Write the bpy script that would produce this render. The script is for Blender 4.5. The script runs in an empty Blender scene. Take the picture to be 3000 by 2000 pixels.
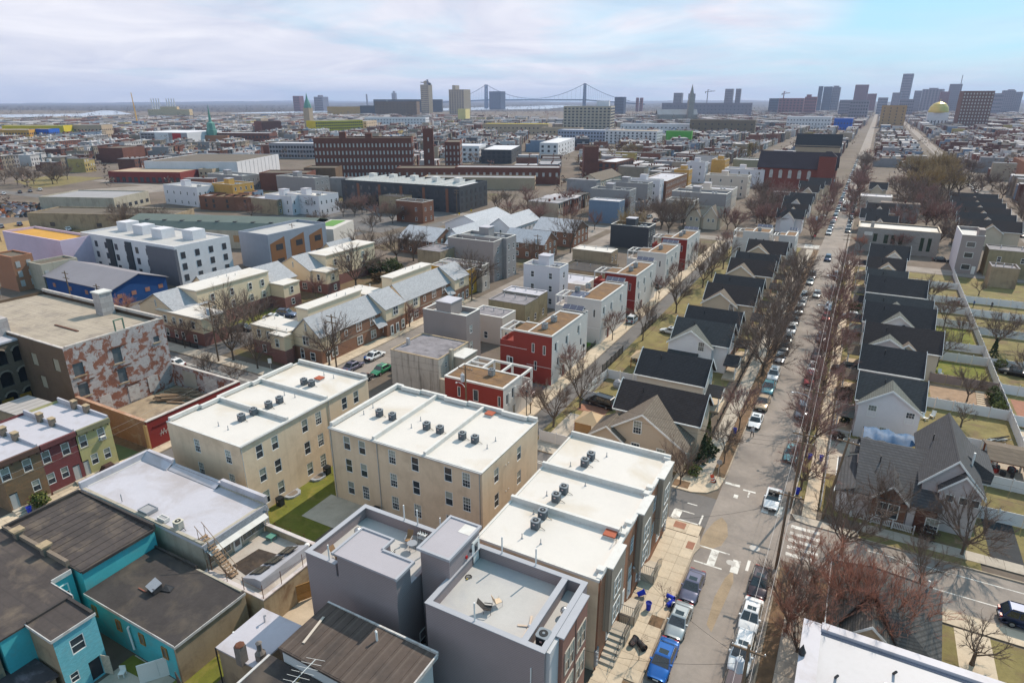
import bpy,bmesh,math,random
from mathutils import Vector,Matrix
R=math.radians
rnd=random.Random(7)
S=bpy.context.scene
COL=S.collection

# ---- camera
cam_d=bpy.data.cameras.new("camera");cam=bpy.data.objects.new("camera",cam_d);COL.objects.link(cam)
cam.location=(0,0,46);cam.rotation_euler=(R(90-20.5892),0,R(28.3533))
cam_d.sensor_width=36;cam_d.sensor_fit='HORIZONTAL';cam_d.lens=22.483
cam_d.clip_start=0.5;cam_d.clip_end=40000
S.camera=cam

# ---- sky, sun, exposure
SUN_EL,SUN_AZ=43.0,14.0
W=bpy.data.worlds.new("World");S.world=W;W.use_nodes=True
wn,wl=W.node_tree.nodes,W.node_tree.links
wn.clear()
def wnode(t,**k):
 n=wn.new(t)
 for a,b in k.items():setattr(n,a,b)
 return n
sky=wnode('ShaderNodeTexSky',sky_type='NISHITA',sun_disc=False,sun_elevation=R(SUN_EL),sun_rotation=R(SUN_AZ))
sky.altitude=50;sky.air_density=1.0;sky.dust_density=1.0;sky.ozone_density=1.2
tc=wnode('ShaderNodeTexCoord');sp=wnode('ShaderNodeSeparateXYZ')
wl.new(tc.outputs['Generated'],sp.inputs[0])
def wm(op,a,b=None,c=None):
 n=wnode('ShaderNodeMath',operation=op)
 for i,v in enumerate((a,b,c)):
  if v is None:continue
  if isinstance(v,(int,float)):n.inputs[i].default_value=v
  else:wl.new(v,n.inputs[i])
 return n.outputs[0]
zz=wm('ADD',wm('MAXIMUM',sp.outputs[2],0.0),0.10)
cx,cy=wm('DIVIDE',sp.outputs[0],zz),wm('DIVIDE',sp.outputs[1],zz)
cb=wnode('ShaderNodeCombineXYZ');wl.new(cx,cb.inputs[0]);wl.new(cy,cb.inputs[1])
def wnoise(scale,detail,rough,off,dist=0.0):
 mp=wnode('ShaderNodeMapping');mp.inputs['Location'].default_value=off
 wl.new(cb.outputs[0],mp.inputs[0])
 n=wnode('ShaderNodeTexNoise');n.inputs['Scale'].default_value=scale
 n.inputs['Detail'].default_value=detail;n.inputs['Roughness'].default_value=rough
 n.inputs['Distortion'].default_value=dist
 wl.new(mp.outputs[0],n.inputs['Vector']);return n.outputs['Fac']
def wramp(f,stops):
 r=wnode('ShaderNodeValToRGB');e=r.color_ramp.elements
 while len(e)<len(stops):e.new(0.5)
 for i,(p,c)in enumerate(stops):e[i].position=p;e[i].color=(*c,1)if len(c)==3 else c
 wl.new(f,r.inputs[0]);return r.outputs[0]
def wmix(f,a,b):
 n=wnode('ShaderNodeMix',data_type='RGBA')
 if isinstance(f,float):n.inputs[0].default_value=f
 else:wl.new(f,n.inputs[0])
 for s,v in((6,a),(7,b)):
  if isinstance(v,tuple):n.inputs[s].default_value=(*v,1)
  else:wl.new(v,n.inputs[s])
 return n.outputs[2]
big=wnoise(0.33,5,0.55,(2.3,5.1,0),0.6)
mid=wnoise(1.1,6,0.6,(7.7,1.3,0),0.8)
cover=wm('ADD',wm('MULTIPLY',big,0.72),wm('MULTIPLY',mid,0.28))
side=wm('ADD',wm('MULTIPLY',sp.outputs[0],0.8),wm('MULTIPLY',sp.outputs[1],0.12))
cover=wm('SUBTRACT',cover,wm('MULTIPLY',side,0.20))
cf=wramp(cover,[(0.33,(0,0,0)),(0.60,(1,1,1))])
cloudcol=wramp(wnoise(0.8,5,0.6,(3.1,9.4,0),0.7),[(0.30,(3.3,3.3,3.95)),(0.66,(4.95,4.75,5.0))])
blue=wmix(0.8,sky.outputs[0],(0.75,2.9,4.1))
def lobe(d,lo,hi):
 n=wnode('ShaderNodeVectorMath',operation='DOT_PRODUCT');n.inputs[1].default_value=d;wl.new(tc.outputs['Generated'],n.inputs[0])
 r=wnode('ShaderNodeMapRange',interpolation_type='SMOOTHSTEP');wl.new(n.outputs['Value'],r.inputs[0]);r.inputs[1].default_value=lo;r.inputs[2].default_value=hi;return r.outputs[0]
cfo=wm('MULTIPLY',cf,wm('SUBTRACT',1.0,wm('MULTIPLY',lobe((0.06,0.966,0.25),0.965,0.998),0.92)))
cfo=wm('MAXIMUM',cfo,wm('MULTIPLY',lobe((-0.165,0.97,0.18),0.985,0.9985),wm('MULTIPLY',mid,1.7)))
skyc=wmix(wm('MULTIPLY',cfo,0.92),blue,cloudcol)
bg=wnode('ShaderNodeBackground');bg.inputs['Strength'].default_value=0.15
wl.new(skyc,bg.inputs[0]);wo=wnode('ShaderNodeOutputWorld');wl.new(bg.outputs[0],wo.inputs[0])
sun_d=bpy.data.lights.new("sun",'SUN');sun_d.energy=3.5;sun_d.angle=R(0.53);sun_d.color=(1.0,0.89,0.75)
sun=bpy.data.objects.new("sun",sun_d);COL.objects.link(sun)
sdir=Vector((math.sin(R(SUN_AZ))*math.cos(R(SUN_EL)),math.cos(R(SUN_AZ))*math.cos(R(SUN_EL)),math.sin(R(SUN_EL))))
sun.rotation_euler=sdir.to_track_quat('Z','Y').to_euler();sun.location=(60,200,220)
S.view_settings.view_transform='Standard';S.view_settings.look='None'
S.view_settings.exposure=0.5;S.view_settings.gamma=1;S.view_settings.use_curve_mapping=False
cy_=S.cycles
S.render.engine='CYCLES'
cy_.use_denoising=True;cy_.max_bounces=5;cy_.diffuse_bounces=3;cy_.glossy_bounces=2
cy_.transmission_bounces=2;cy_.volume_bounces=0;cy_.transparent_max_bounces=4
cy_.sample_clamp_indirect=4;cy_.caustics_reflective=False;cy_.caustics_refractive=False

# ---- materials
MATS={}
def mat(key,col,rough=0.85,var=0.16,scale=0.5,pat=None,p=None,col2=None,stain=None,stain_amt=0.0,stain_scale=0.25,streak=0.0,bump=0.0,metal=0.0,spec=0.3,orand=0.0,emit=0,coat=0.0):
 """procedural surface: base colour, soft mottling, optional brick / siding / shingle / seam courses, optional weather stains"""
 if key in MATS:return MATS[key]
 m=bpy.data.materials.new(key);m.use_nodes=True
 n,l=m.node_tree.nodes,m.node_tree.links;n.clear()
 out=n.new('ShaderNodeOutputMaterial');b=n.new('ShaderNodeBsdfPrincipled');l.new(b.outputs[0],out.inputs[0])
 b.inputs['Roughness'].default_value=rough;b.inputs['Metallic'].default_value=metal
 b.inputs['Specular IOR Level'].default_value=spec
 if coat:b.inputs['Coat Weight'].default_value=coat;b.inputs['Coat Roughness'].default_value=0.05
 t=n.new('ShaderNodeTexCoord')
 def noise(sc,det=4,ro=0.6,vec=None,dist=0.0):
  k=n.new('ShaderNodeTexNoise');k.inputs['Scale'].default_value=sc;k.inputs['Detail'].default_value=det
  k.inputs['Roughness'].default_value=ro;k.inputs['Distortion'].default_value=dist
  l.new(vec or t.outputs['Object'],k.inputs['Vector']);return k.outputs['Fac']
 def ramp(f,a,c,lo,hi):
  r=n.new('ShaderNodeValToRGB');e=r.color_ramp.elements
  e[0].position,e[1].position=a,c;e[0].color=(*lo,1);e[1].color=(*hi,1);l.new(f,r.inputs[0]);return r.outputs[0]
 def mixc(f,a,c,mode='MIX'):
  k=n.new('ShaderNodeMix');k.data_type='RGBA';k.blend_type=mode
  if isinstance(f,(int,float)):k.inputs[0].default_value=f
  else:l.new(f,k.inputs[0])
  for s,v in((6,a),(7,c)):
   if isinstance(v,(tuple,list)):k.inputs[s].default_value=(*v,1)
   else:l.new(v,k.inputs[s])
  return k.outputs[2]
 c=tuple(col)
 def sc_(k):return tuple(min(1,x*k)for x in c)
 cur=ramp(noise(scale),0.3,0.7,sc_(1-var),sc_(1+var))
 cur=mixc(0.35,cur,ramp(noise(scale*9,3,0.7),0.3,0.7,sc_(1-var),sc_(1+var)))
 wallv=None
 if pat or streak:
  s=n.new('ShaderNodeSeparateXYZ');l.new(t.outputs['Object'],s.inputs[0])
  a=n.new('ShaderNodeMath');a.operation='ADD';l.new(s.outputs[0],a.inputs[0]);l.new(s.outputs[1],a.inputs[1])
  q=n.new('ShaderNodeCombineXYZ');l.new(a.outputs[0],q.inputs[0]);l.new(s.outputs[2],q.inputs[1]);wallv=q.outputs[0]
 h=None
 if pat in('brick','shingle','stone'):
  k=n.new('ShaderNodeTexBrick');l.new(wallv,k.inputs['Vector'])
  w_,h_,mo=p or(0.22,0.075,0.012)
  k.inputs['Scale'].default_value=1;k.inputs['Brick Width'].default_value=w_;k.inputs['Row Height'].default_value=h_
  k.inputs['Mortar Size'].default_value=mo;k.inputs['Bias'].default_value=0.0
  cc=col2 or sc_(0.6)
  k.inputs['Color1'].default_value=(*sc_(0.8),1);k.inputs['Color2'].default_value=(*sc_(1.18),1);k.inputs['Mortar'].default_value=(*cc,1)
  cur=mixc(0.65,cur,k.outputs['Color']);h=k.outputs['Fac']
 elif pat in('siding','seam','plank'):
  pitch,dark,axis=p
  k=n.new('ShaderNodeMath');k.operation='FRACT';dv=n.new('ShaderNodeMath');dv.operation='DIVIDE'
  l.new(s.outputs[axis]if axis<3 else a.outputs[0],dv.inputs[0]);dv.inputs[1].default_value=pitch;l.new(dv.outputs[0],k.inputs[0])
  f=ramp(k.outputs[0],0.0,0.22,(1,1,1),(0,0,0))
  cur=mixc(f,cur,mixc(dark,cur,col2 or(0.02,0.02,0.025)))
  h=k.outputs[0]
 elif pat=='patch':
  f=ramp(noise(p[0],7,0.68,None,0.5),p[1],p[1]+0.06,(0,0,0),(1,1,1))
  cur=mixc(f,cur,mixc(0.5,col2,ramp(noise(3.0),0.3,0.7,tuple(x*0.7 for x in col2),tuple(x*1.2 for x in col2))))
 if streak:
  mp=n.new('ShaderNodeMapping');mp.inputs['Scale'].default_value=(1.4,0.10,1);l.new(wallv,mp.inputs[0])
  f=ramp(noise(1.0,5,0.65,mp.outputs[0]),0.5,0.72,(0,0,0),(1,1,1))
  fm=n.new('ShaderNodeMath');fm.operation='MULTIPLY';l.new(f,fm.inputs[0]);fm.inputs[1].default_value=streak
  cur=mixc(fm.outputs[0],cur,stain or sc_(0.3))
 if stain_amt:
  f=ramp(noise(stain_scale,6,0.62,None,0.4),0.50,0.66,(0,0,0),(1,1,1))
  fm=n.new('ShaderNodeMath');fm.operation='MULTIPLY';l.new(f,fm.inputs[0]);fm.inputs[1].default_value=stain_amt
  cur=mixc(fm.outputs[0],cur,stain or sc_(0.45))
 if orand:
  oi=n.new('ShaderNodeObjectInfo');hs=n.new('ShaderNodeHueSaturation')
  mr=n.new('ShaderNodeMapRange');l.new(oi.outputs['Random'],mr.inputs[0]);mr.inputs[3].default_value=1-orand;mr.inputs[4].default_value=1+orand
  l.new(mr.outputs[0],hs.inputs['Value']);l.new(cur,hs.inputs['Color']);cur=hs.outputs[0]
 l.new(cur,b.inputs['Base Color'])
 if bump:
  bp=n.new('ShaderNodeBump');bp.inputs['Strength'].default_value=bump;bp.inputs['Distance'].default_value=0.03
  l.new(h if h is not None else noise(scale*14,5,0.7),bp.inputs['Height']);l.new(bp.outputs[0],b.inputs['Normal'])
 MATS[key]=m
 return m
def vmat(key,rough=0.9):
 """one material whose paint colour per house is stored on the mesh (far rows)"""
 m=bpy.data.materials.new(key);m.use_nodes=True
 n,l=m.node_tree.nodes,m.node_tree.links
 b=n['Principled BSDF'];b.inputs['Roughness'].default_value=rough;b.inputs['Specular IOR Level'].default_value=0.2
 a=n.new('ShaderNodeVertexColor');a.layer_name='paint'
 t=n.new('ShaderNodeTexCoord');k=n.new('ShaderNodeTexNoise');k.inputs['Scale'].default_value=0.4;k.inputs['Detail'].default_value=5
 l.new(t.outputs['Object'],k.inputs['Vector'])
 x=n.new('ShaderNodeMix');x.data_type='RGBA';x.blend_type='MULTIPLY';x.inputs[0].default_value=0.45
 l.new(a.outputs[0],x.inputs[6]);r=n.new('ShaderNodeMapRange');r.inputs[3].default_value=0.5;r.inputs[4].default_value=1.4
 l.new(k.outputs['Fac'],r.inputs[0]);l.new(r.outputs[0],x.inputs[7]);l.new(x.outputs[2],b.inputs['Base Color'])
 return m

# ---- mesh helpers
class MB:
 def __init__(s):s.v=[];s.f=[]
 def add(s,vs,fs):
  o=len(s.v);s.v.extend(vs);s.f.extend([tuple(i+o for i in f)for f in fs]);return s
 def box(s,x0,y0,z0,x1,y1,z1):
  return s.add([(x0,y0,z0),(x1,y0,z0),(x1,y1,z0),(x0,y1,z0),(x0,y0,z1),(x1,y0,z1),(x1,y1,z1),(x0,y1,z1)],[(0,3,2,1),(4,5,6,7),(0,1,5,4),(1,2,6,5),(2,3,7,6),(3,0,4,7)])
 def poly(s,pts):return s.add(list(pts),[tuple(range(len(pts)))])
 def prism(s,pts,z0,z1):
  n=len(pts);v=[(x,y,z0)for x,y in pts]+[(x,y,z1)for x,y in pts]
  return s.add(v,[tuple(range(n-1,-1,-1)),tuple(range(n,2*n))]+[(i,(i+1)%n,n+(i+1)%n,n+i)for i in range(n)])
 def slab(s,pts,t):
  """a plane polygon given thickness t downward along its normal"""
  a,b,c=(Vector(q)for q in pts[:3]);nn=(b-a).cross(c-a).normalized()*t
  n=len(pts);v=[tuple(q)for q in pts]+[tuple(Vector(q)-nn)for q in pts]
  return s.add(v,[tuple(range(n)),tuple(range(2*n-1,n-1,-1))]+[((i+1)%n,i,n+i,n+(i+1)%n)for i in range(n)])
 def tube(s,p0,p1,r0,r1=None,n=6,cap=True):
  r1=r0 if r1 is None else r1
  a,b=Vector(p0),Vector(p1);d=(b-a)
  if d.length<1e-6:return s
  d.normalize();u=d.orthogonal().normalized();w=d.cross(u);v=[]
  for q,r in((a,r0),(b,r1)):
   for i in range(n):
    t=2*math.pi*i/n;v.append(tuple(q+(u*math.cos(t)+w*math.sin(t))*r))
  f=[(i,(i+1)%n,n+(i+1)%n,n+i)for i in range(n)]
  if cap:f+=[tuple(range(n-1,-1,-1)),tuple(range(n,2*n))]
  return s.add(v,f)
 def path(s,pts,r,n=5):
  for a,b in zip(pts,pts[1:]):s.tube(a,b,r,None,n)
  return s
 def lathe(s,prof,n=12,c=(0,0,0)):
  v=[];m=len(prof)
  for r,z in prof:
   for i in range(n):
    t=2*math.pi*i/n;v.append((c[0]+r*math.cos(t),c[1]+r*math.sin(t),c[2]+z))
  f=[(j*n+i,j*n+(i+1)%n,(j+1)*n+(i+1)%n,(j+1)*n+i)for j in range(m-1)for i in range(n)]
  f+=[tuple(range(n-1,-1,-1)),tuple(range((m-1)*n,m*n))]
  return s.add(v,f)
 def xf(s,M_):
  s.v=[tuple(M_@Vector(q))for q in s.v];return s
 def mesh(s,name,smooth=False):
  me=bpy.data.meshes.new(name);me.from_pydata(s.v,[],s.f)
  if smooth:me.polygons.foreach_set('use_smooth',[True]*len(me.polygons))
  me.update();return me
def B(*a):return MB().box(*a)
def obj(name,geo,m,parent=None,loc=(0,0,0),rz=0.0,smooth=False,**props):
 me=geo.mesh(name,smooth)if isinstance(geo,MB)else geo
 o=bpy.data.objects.new(name,me);COL.objects.link(o)
 if m is not None:
  if len(me.materials)==0:me.materials.append(m)
  elif me.materials[0]is not m:
   o.material_slots[0].link='OBJECT';o.material_slots[0].material=m
 if parent is not None:o.parent=parent
 o.location=loc
 if rz:o.rotation_euler=(0,0,rz)
 for k,v in props.items():o[k]=v
 return o
def thing(name,label,cat,loc=(0,0,0),rz=0.0,group=None):
 o=bpy.data.objects.new(name,None);COL.objects.link(o);o.empty_display_size=0.3
 o.location=loc;o.rotation_euler=(0,0,rz);o['label']=label;o['category']=cat
 if group:o['group']=group
 return o
def tag(o,label,cat,group=None):
 o['label']=label;o['category']=cat
 if group:o['group']=group
 return o
KIDS={}
def kids(o):
 if not KIDS or o.name not in KIDS:
  KIDS.clear()
  for q in bpy.data.objects:
   if q.parent is not None:KIDS.setdefault(q.parent.name,[]).append(q)
 return KIDS.get(o.name,[])
def tree_of(o):return(o,[tree_of(c)for c in list(o.children)])
def dup(tr,loc,rz=0.0,label=None,group=None,scale=None,parent=None,mats=None):
 """copy a thing with its parts and sub-parts (shared meshes)"""
 o,ch=tr
 c=o.copy();COL.objects.link(c)
 if parent is not None:c.parent=parent
 else:
  c.location=loc;c.rotation_euler=(0,0,rz)
  if scale:c.scale=scale if isinstance(scale,tuple)else(scale,)*3
  if label:c['label']=label
  if group:c['group']=group
 if mats and o.type=='MESH' and o.data.materials:
  nm=mats.get(o.data.materials[0].name)
  if nm:c.material_slots[0].link='OBJECT';c.material_slots[0].material=nm
 for q in ch:dup(q,None,0,parent=c,mats=mats)
 return c
def struct(name,geo,m,**k):
 return obj(name,geo,m,kind='structure',**k)

# ---- shared colours
white_trim=mat('white_trim',(0.74,0.73,0.71),0.6,0.06)
glass=mat('window_glass',(0.035,0.045,0.055),0.08,0.3,0.7,spec=0.8)
blind=mat('window_blind',(0.25,0.27,0.24),0.25,0.15,0.8,spec=0.6,orand=0.3)
dark_glass=mat('far_glass',(0.045,0.05,0.06),0.2,0.3,spec=0.6)
metal_grey=mat('metal_grey',(0.33,0.34,0.36),0.5,0.12,metal=0.5)
galv=mat('galvanised',(0.52,0.53,0.55),0.42,0.15,metal=0.7)
black_metal=mat('black_metal',(0.03,0.03,0.032),0.5,0.2)
pipe_white=mat('pipe_white',(0.72,0.70,0.68),0.5,0.08)
wood_pole=mat('pole_wood',(0.17,0.115,0.075),0.9,0.3,1.2)
concrete=mat('concrete',(0.48,0.41,0.33),0.9,0.14,0.7,stain=(0.22,0.18,0.14),stain_amt=0.35)
rail_black=black_metal

# ---- windows, walls
WIN={}
def win_mesh(w,h,kind):
 key=(round(w,2),round(h,2),kind)
 if key in WIN:return WIN[key]
 t=0.07 if kind!='far' else 0.09
 fr=MB();d0,d1=-0.05,0.06
 fr.box(-w/2-t*0.4,d0,0,-w/2+t,d1,h);fr.box(w/2-t,d0,0,w/2+t*0.4,d1,h)
 fr.box(-w/2+t,d0,h-t,w/2-t,d1,h+t*0.4);fr.box(-w/2+t,d0,-t*0.4,w/2-t,d1,t)
 up=dn=None
 if kind in('dh','dhm','far'):
  fr.box(-w/2+t,d0+0.02,h/2-0.035,w/2-t,d1,h/2+0.035)
  up=B(-w/2+t,-0.005,h/2+0.035,w/2-t,0.03,h-t);dn=B(-w/2+t,0.005,t,w/2-t,0.04,h/2-0.035)
  if kind=='dhm':
   for x in(-w/6,w/6):fr.box(x-0.014,-0.02,t,x+0.014,0.0,h-t)
   for z in(h*0.27,h*0.73):fr.box(-w/2+t,-0.02,z-0.014,w/2-t,-0.001,z+0.014)
 elif kind=='double':
  fr.box(-0.05,d0,t,0.05,d1,h-t)
  for a,b in((-w/2+t,-0.05),(0.05,w/2-t)):fr.box(a,d0+0.02,h/2-0.03,b,d1,h/2+0.03)
  up=MB();dn=MB()
  for a,b in((-w/2+t,-0.05),(0.05,w/2-t)):
   up.box(a,-0.005,h/2+0.03,b,0.03,h-t);dn.box(a,0.005,t,b,0.04,h/2-0.03)
   m_=(a+b)/2;fr.box(m_-0.014,-0.02,h/2+0.03,m_+0.014,0,h-t)
 else:
  dn=B(-w/2+t,0.0,t,w/2-t,0.03,h-t)
 WIN[key]=(fr.mesh('window'),up and up.mesh('pane'),dn and dn.mesh('pane'),B(-w/2-0.1,-0.1,-0.09,w/2+0.1,0.02,-0.03).mesh('sill'))
 return WIN[key]
FACE={'S':0.0,'E':math.pi/2,'N':math.pi,'W':-math.pi/2}
def put_window(parent,face,dims,u,z,w,h,kind='dh',frame=None,sill=None,recess=0.06,upper=None,name='window',label=None):
 """dims = (W, D) of the box whose corner is the parent's origin; u runs left to right seen from outside"""
 Wd,Dp=dims
 x,y={'S':(u,recess),'E':(Wd-recess,u),'N':(Wd-u,Dp-recess),'W':(recess,Dp-u)}[face]
 f,up,dn,si=win_mesh(w,h,kind)
 o=obj(name,f,frame or white_trim,parent,(x,y,z),FACE[face])
 if label:o['label']=label
 if kind=='far':
  obj('pane',dn,dark_glass,o);obj('pane',up,dark_glass,o);return o
 if dn:obj('pane',dn,glass,o)
 if up:obj('pane',up,upper or rnd.choice((glass,blind,blind)),o)
 if sill:obj('sill',si,sill,o)
 return o
def wall_geo(Wd,Dp,H,holes,z0=0.0,rec=0.14):
 """four walls of a box with real openings; holes = {face: [(u_centre, z_bottom, w, h)]}"""
 mb=MB()
 def face(L,tr,hs):
  xs={0.0,L};zs={z0,H}
  rs=[(u-w/2,z,u+w/2,z+h)for u,z,w,h in hs]
  for a,b,c,d in rs:xs|={a,c};zs|={b,d}
  xs,zs=sorted(xs),sorted(zs)
  for i in range(len(xs)-1):
   for j in range(len(zs)-1):
    mx,mz=(xs[i]+xs[i+1])/2,(zs[j]+zs[j+1])/2
    if any(a<mx<c and b<mz<d for a,b,c,d in rs):continue
    mb.poly([tr(xs[i],0,zs[j]),tr(xs[i+1],0,zs[j]),tr(xs[i+1],0,zs[j+1]),tr(xs[i],0,zs[j+1])])
  for a,b,c,d in rs:
   P4=[(a,b),(c,b),(c,d),(a,d)]
   for k in range(4):
    p,q=P4[k],P4[(k+1)%4]
    mb.poly([tr(p[0],0,p[1]),tr(p[0],rec,p[1]),tr(q[0],rec,q[1]),tr(q[0],0,q[1])])
   mb.poly([tr(a,rec,b),tr(c,rec,b),tr(c,rec,d),tr(a,rec,d)])
 T={'S':lambda u,r,z:(u,r,z),'E':lambda u,r,z:(Wd-r,u,z),'N':lambda u,r,z:(Wd-u,Dp-r,z),'W':lambda u,r,z:(r,Dp-u,z)}
 for fc in 'SENW':face(Wd if fc in 'SN' else Dp,T[fc],holes.get(fc,[]))
 return mb
def flat_house(name,label,cat,loc,Wd,Dp,H,wall,roofm,wins=(),par=0.4,pt=0.22,cope=None,rz=0.0,kind='dh',group=None,frame=None,sill=None,roof_name='roof',z0=0.0,fill=None):
 """box building with parapet, coping and roof deck; wins = [(face, u, z, w, h[, kind])]"""
 t=thing(name,label,cat,loc,rz,group)
 holes={}
 for q in wins:holes.setdefault(q[0],[]).append(q[1:5])
 g=wall_geo(Wd,Dp,H,holes,z0)
 if par>0.05:
  zi=H-par
  for a,b in(((pt,pt),(Wd-pt,pt)),((Wd-pt,pt),(Wd-pt,Dp-pt)),((Wd-pt,Dp-pt),(pt,Dp-pt)),((pt,Dp-pt),(pt,pt))):
   g.poly([(b[0],b[1],zi-0.02),(a[0],a[1],zi-0.02),(a[0],a[1],H),(b[0],b[1],H)])
  c=MB();e=0.04
  c.box(-e,-e,H-0.02,Wd+e,pt+e,H+0.05);c.box(-e,Dp-pt-e,H-0.02,Wd+e,Dp+e,H+0.05)
  c.box(-e,pt+e,H-0.02,pt+e,Dp-pt-e,H+0.05);c.box(Wd-pt-e,pt+e,H-0.02,Wd+e,Dp-pt-e,H+0.05)
  obj('parapet_cap',c,cope or roofm,t)
  obj(roof_name,B(pt,pt,H-par-0.12,Wd-pt,Dp-pt,H-par),roofm,t)
 else:
  obj(roof_name,B(-0.12,-0.12,H,Wd+0.12,Dp+0.12,H+0.16),roofm,t)
 obj('wall',g,wall,t)
 for q in wins:
  put_window(t,q[0],(Wd,Dp),q[1],q[2],q[3],q[4],q[5]if len(q)>5 else kind,frame,sill)
 return t
def gable_roof(t,x0,y0,x1,y1,ze,zr,axis,m,over=0.35,th=0.16,name='roof'):
 """two slopes as one roof part; axis 'x' = ridge along x"""
 g=MB()
 if axis=='x':
  ym=(y0+y1)/2;k=(zr-ze)/(ym-y0);a,b=x0-over,x1+over;lo=ze-k*over
  g.slab([(a,y0-over,lo),(b,y0-over,lo),(b,ym,zr),(a,ym,zr)],th)
  g.slab([(b,y1+over,lo),(a,y1+over,lo),(a,ym,zr),(b,ym,zr)],th)
 else:
  xm=(x0+x1)/2;k=(zr-ze)/(xm-x0);a,b=y0-over,y1+over;lo=ze-k*over
  g.slab([(x0-over,b,lo),(x0-over,a,lo),(xm,a,zr),(xm,b,zr)],th)
  g.slab([(x1+over,a,lo),(x1+over,b,lo),(xm,b,zr),(xm,a,zr)],th)
 return obj(name,g,m,t)
def gable_wall(x0,y0,x1,y1,z0,ze,zr,axis):
 g=MB()
 if axis=='x':
  ym=(y0+y1)/2
  g.poly([(x0,y0,z0),(x1,y0,z0),(x1,y0,ze),(x0,y0,ze)]);g.poly([(x1,y1,z0),(x0,y1,z0),(x0,y1,ze),(x1,y1,ze)])
  g.poly([(x1,y0,z0),(x1,y1,z0),(x1,y1,ze),(x1,ym,zr),(x1,y0,ze)]);g.poly([(x0,y1,z0),(x0,y0,z0),(x0,y0,ze),(x0,ym,zr),(x0,y1,ze)])
 else:
  xm=(x0+x1)/2
  g.poly([(x1,y0,z0),(x1,y1,z0),(x1,y1,ze),(x1,y0,ze)]);g.poly([(x0,y1,z0),(x0,y0,z0),(x0,y0,ze),(x0,y1,ze)])
  g.poly([(x0,y0,z0),(x1,y0,z0),(x1,y0,ze),(xm,y0,zr),(x0,y0,ze)]);g.poly([(x1,y1,z0),(x0,y1,z0),(x0,y1,ze),(xm,y1,zr),(x1,y1,ze)])
 return g

# ---- ground, roads, water, far hills
ground_m=mat('ground_earth',(0.145,0.112,0.088),0.95,0.35,0.05,stain=(0.10,0.085,0.05),stain_amt=0.5,stain_scale=0.06)
struct('ground',MB().poly([(-15000,-400,0),(9000,-400,0),(9000,15000,0),(-15000,15000,0)]),ground_m)
asphalt=mat('asphalt',(0.265,0.225,0.195),0.93,0.22,0.22,stain=(0.17,0.145,0.13),stain_amt=0.6,stain_scale=0.16,bump=0.25)
asphalt_dark=mat('asphalt_dark',(0.15,0.137,0.13),0.93,0.2,0.3,stain=(0.09,0.083,0.08),stain_amt=0.5,stain_scale=0.2,bump=0.2)
asphalt_new=mat('asphalt_new',(0.045,0.045,0.047),0.95,0.2,0.5)
paint=mat('road_paint',(0.66,0.63,0.58),0.85,0.15,1.0,stain=(0.28,0.24,0.21),stain_amt=0.9,stain_scale=1.1)
slab_m=mat('pavement_slab',(0.52,0.42,0.31),0.92,0.14,0.8,stain=(0.25,0.19,0.13),stain_amt=0.35,stain_scale=0.5,orand=0.09)
slab_grey=mat('pavement_slab_grey',(0.42,0.36,0.295),0.92,0.14,0.8,stain=(0.2,0.16,0.12),stain_amt=0.4,stain_scale=0.5,orand=0.09)
kerb_m=mat('kerb_stone',(0.36,0.29,0.22),0.9,0.2,1.2,stain=(0.16,0.12,0.08),stain_amt=0.5,stain_scale=0.8)
bed_m=mat('sidewalk_bed',(0.16,0.12,0.085),0.95,0.3,1.0)
dirt_m=mat('bare_soil',(0.17,0.105,0.06),0.95,0.35,0.8,stain=(0.09,0.06,0.035),stain_amt=0.6,stain_scale=0.9,bump=0.4)
lawn_m=mat('lawn_turf',(0.135,0.14,0.022),0.95,0.3,0.35,stain=(0.24,0.19,0.05),stain_amt=0.65,stain_scale=0.45,bump=0.5)
lawn_dry=mat('lawn_dry',(0.19,0.155,0.06),0.95,0.35,0.4,stain=(0.16,0.105,0.062),stain_amt=0.8,stain_scale=0.3,bump=0.5)
lawn_green=mat('lawn_green',(0.085,0.15,0.02),0.95,0.25,0.5,bump=0.4)
brick_pave=mat('paver_red',(0.30,0.14,0.09),0.9,0.2,1.5)
def sheet(name,pts,z,m):return struct(name,MB().poly([(x,y,z)for x,y in pts]),m)
def rect(name,x0,y0,x1,y1,z,m):return sheet(name,[(x0,y0),(x1,y0),(x1,y1),(x0,y1)],z,m)
rect('road_main',-9.6,-30,-1.3,3400,0.012,asphalt)
rect('road_cross_left',-330,64.6,-9.6,71.0,0.008,asphalt_dark)
rect('road_cross_right',-1.3,62.9,160,70.8,0.008,asphalt)
rect('road_alley',-39.3,71.0,-36.2,232,0.008,asphalt_dark)
rect('road_second',-80.3,-20,-70.6,64.6,0.008,asphalt_dark)
rect('road_second_north',-80.3,71.0,-70.6,900,0.010,asphalt)
rect('road_next_cross_left',-420,232,-9.6,239,0.008,asphalt)
rect('road_next_cross_right',-1.3,213,160,220,0.008,asphalt)
rect('road_far_right',52,70.8,60,1800,0.008,asphalt)
rect('road_third',-150,71,-144,232,0.008,asphalt_dark)
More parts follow.
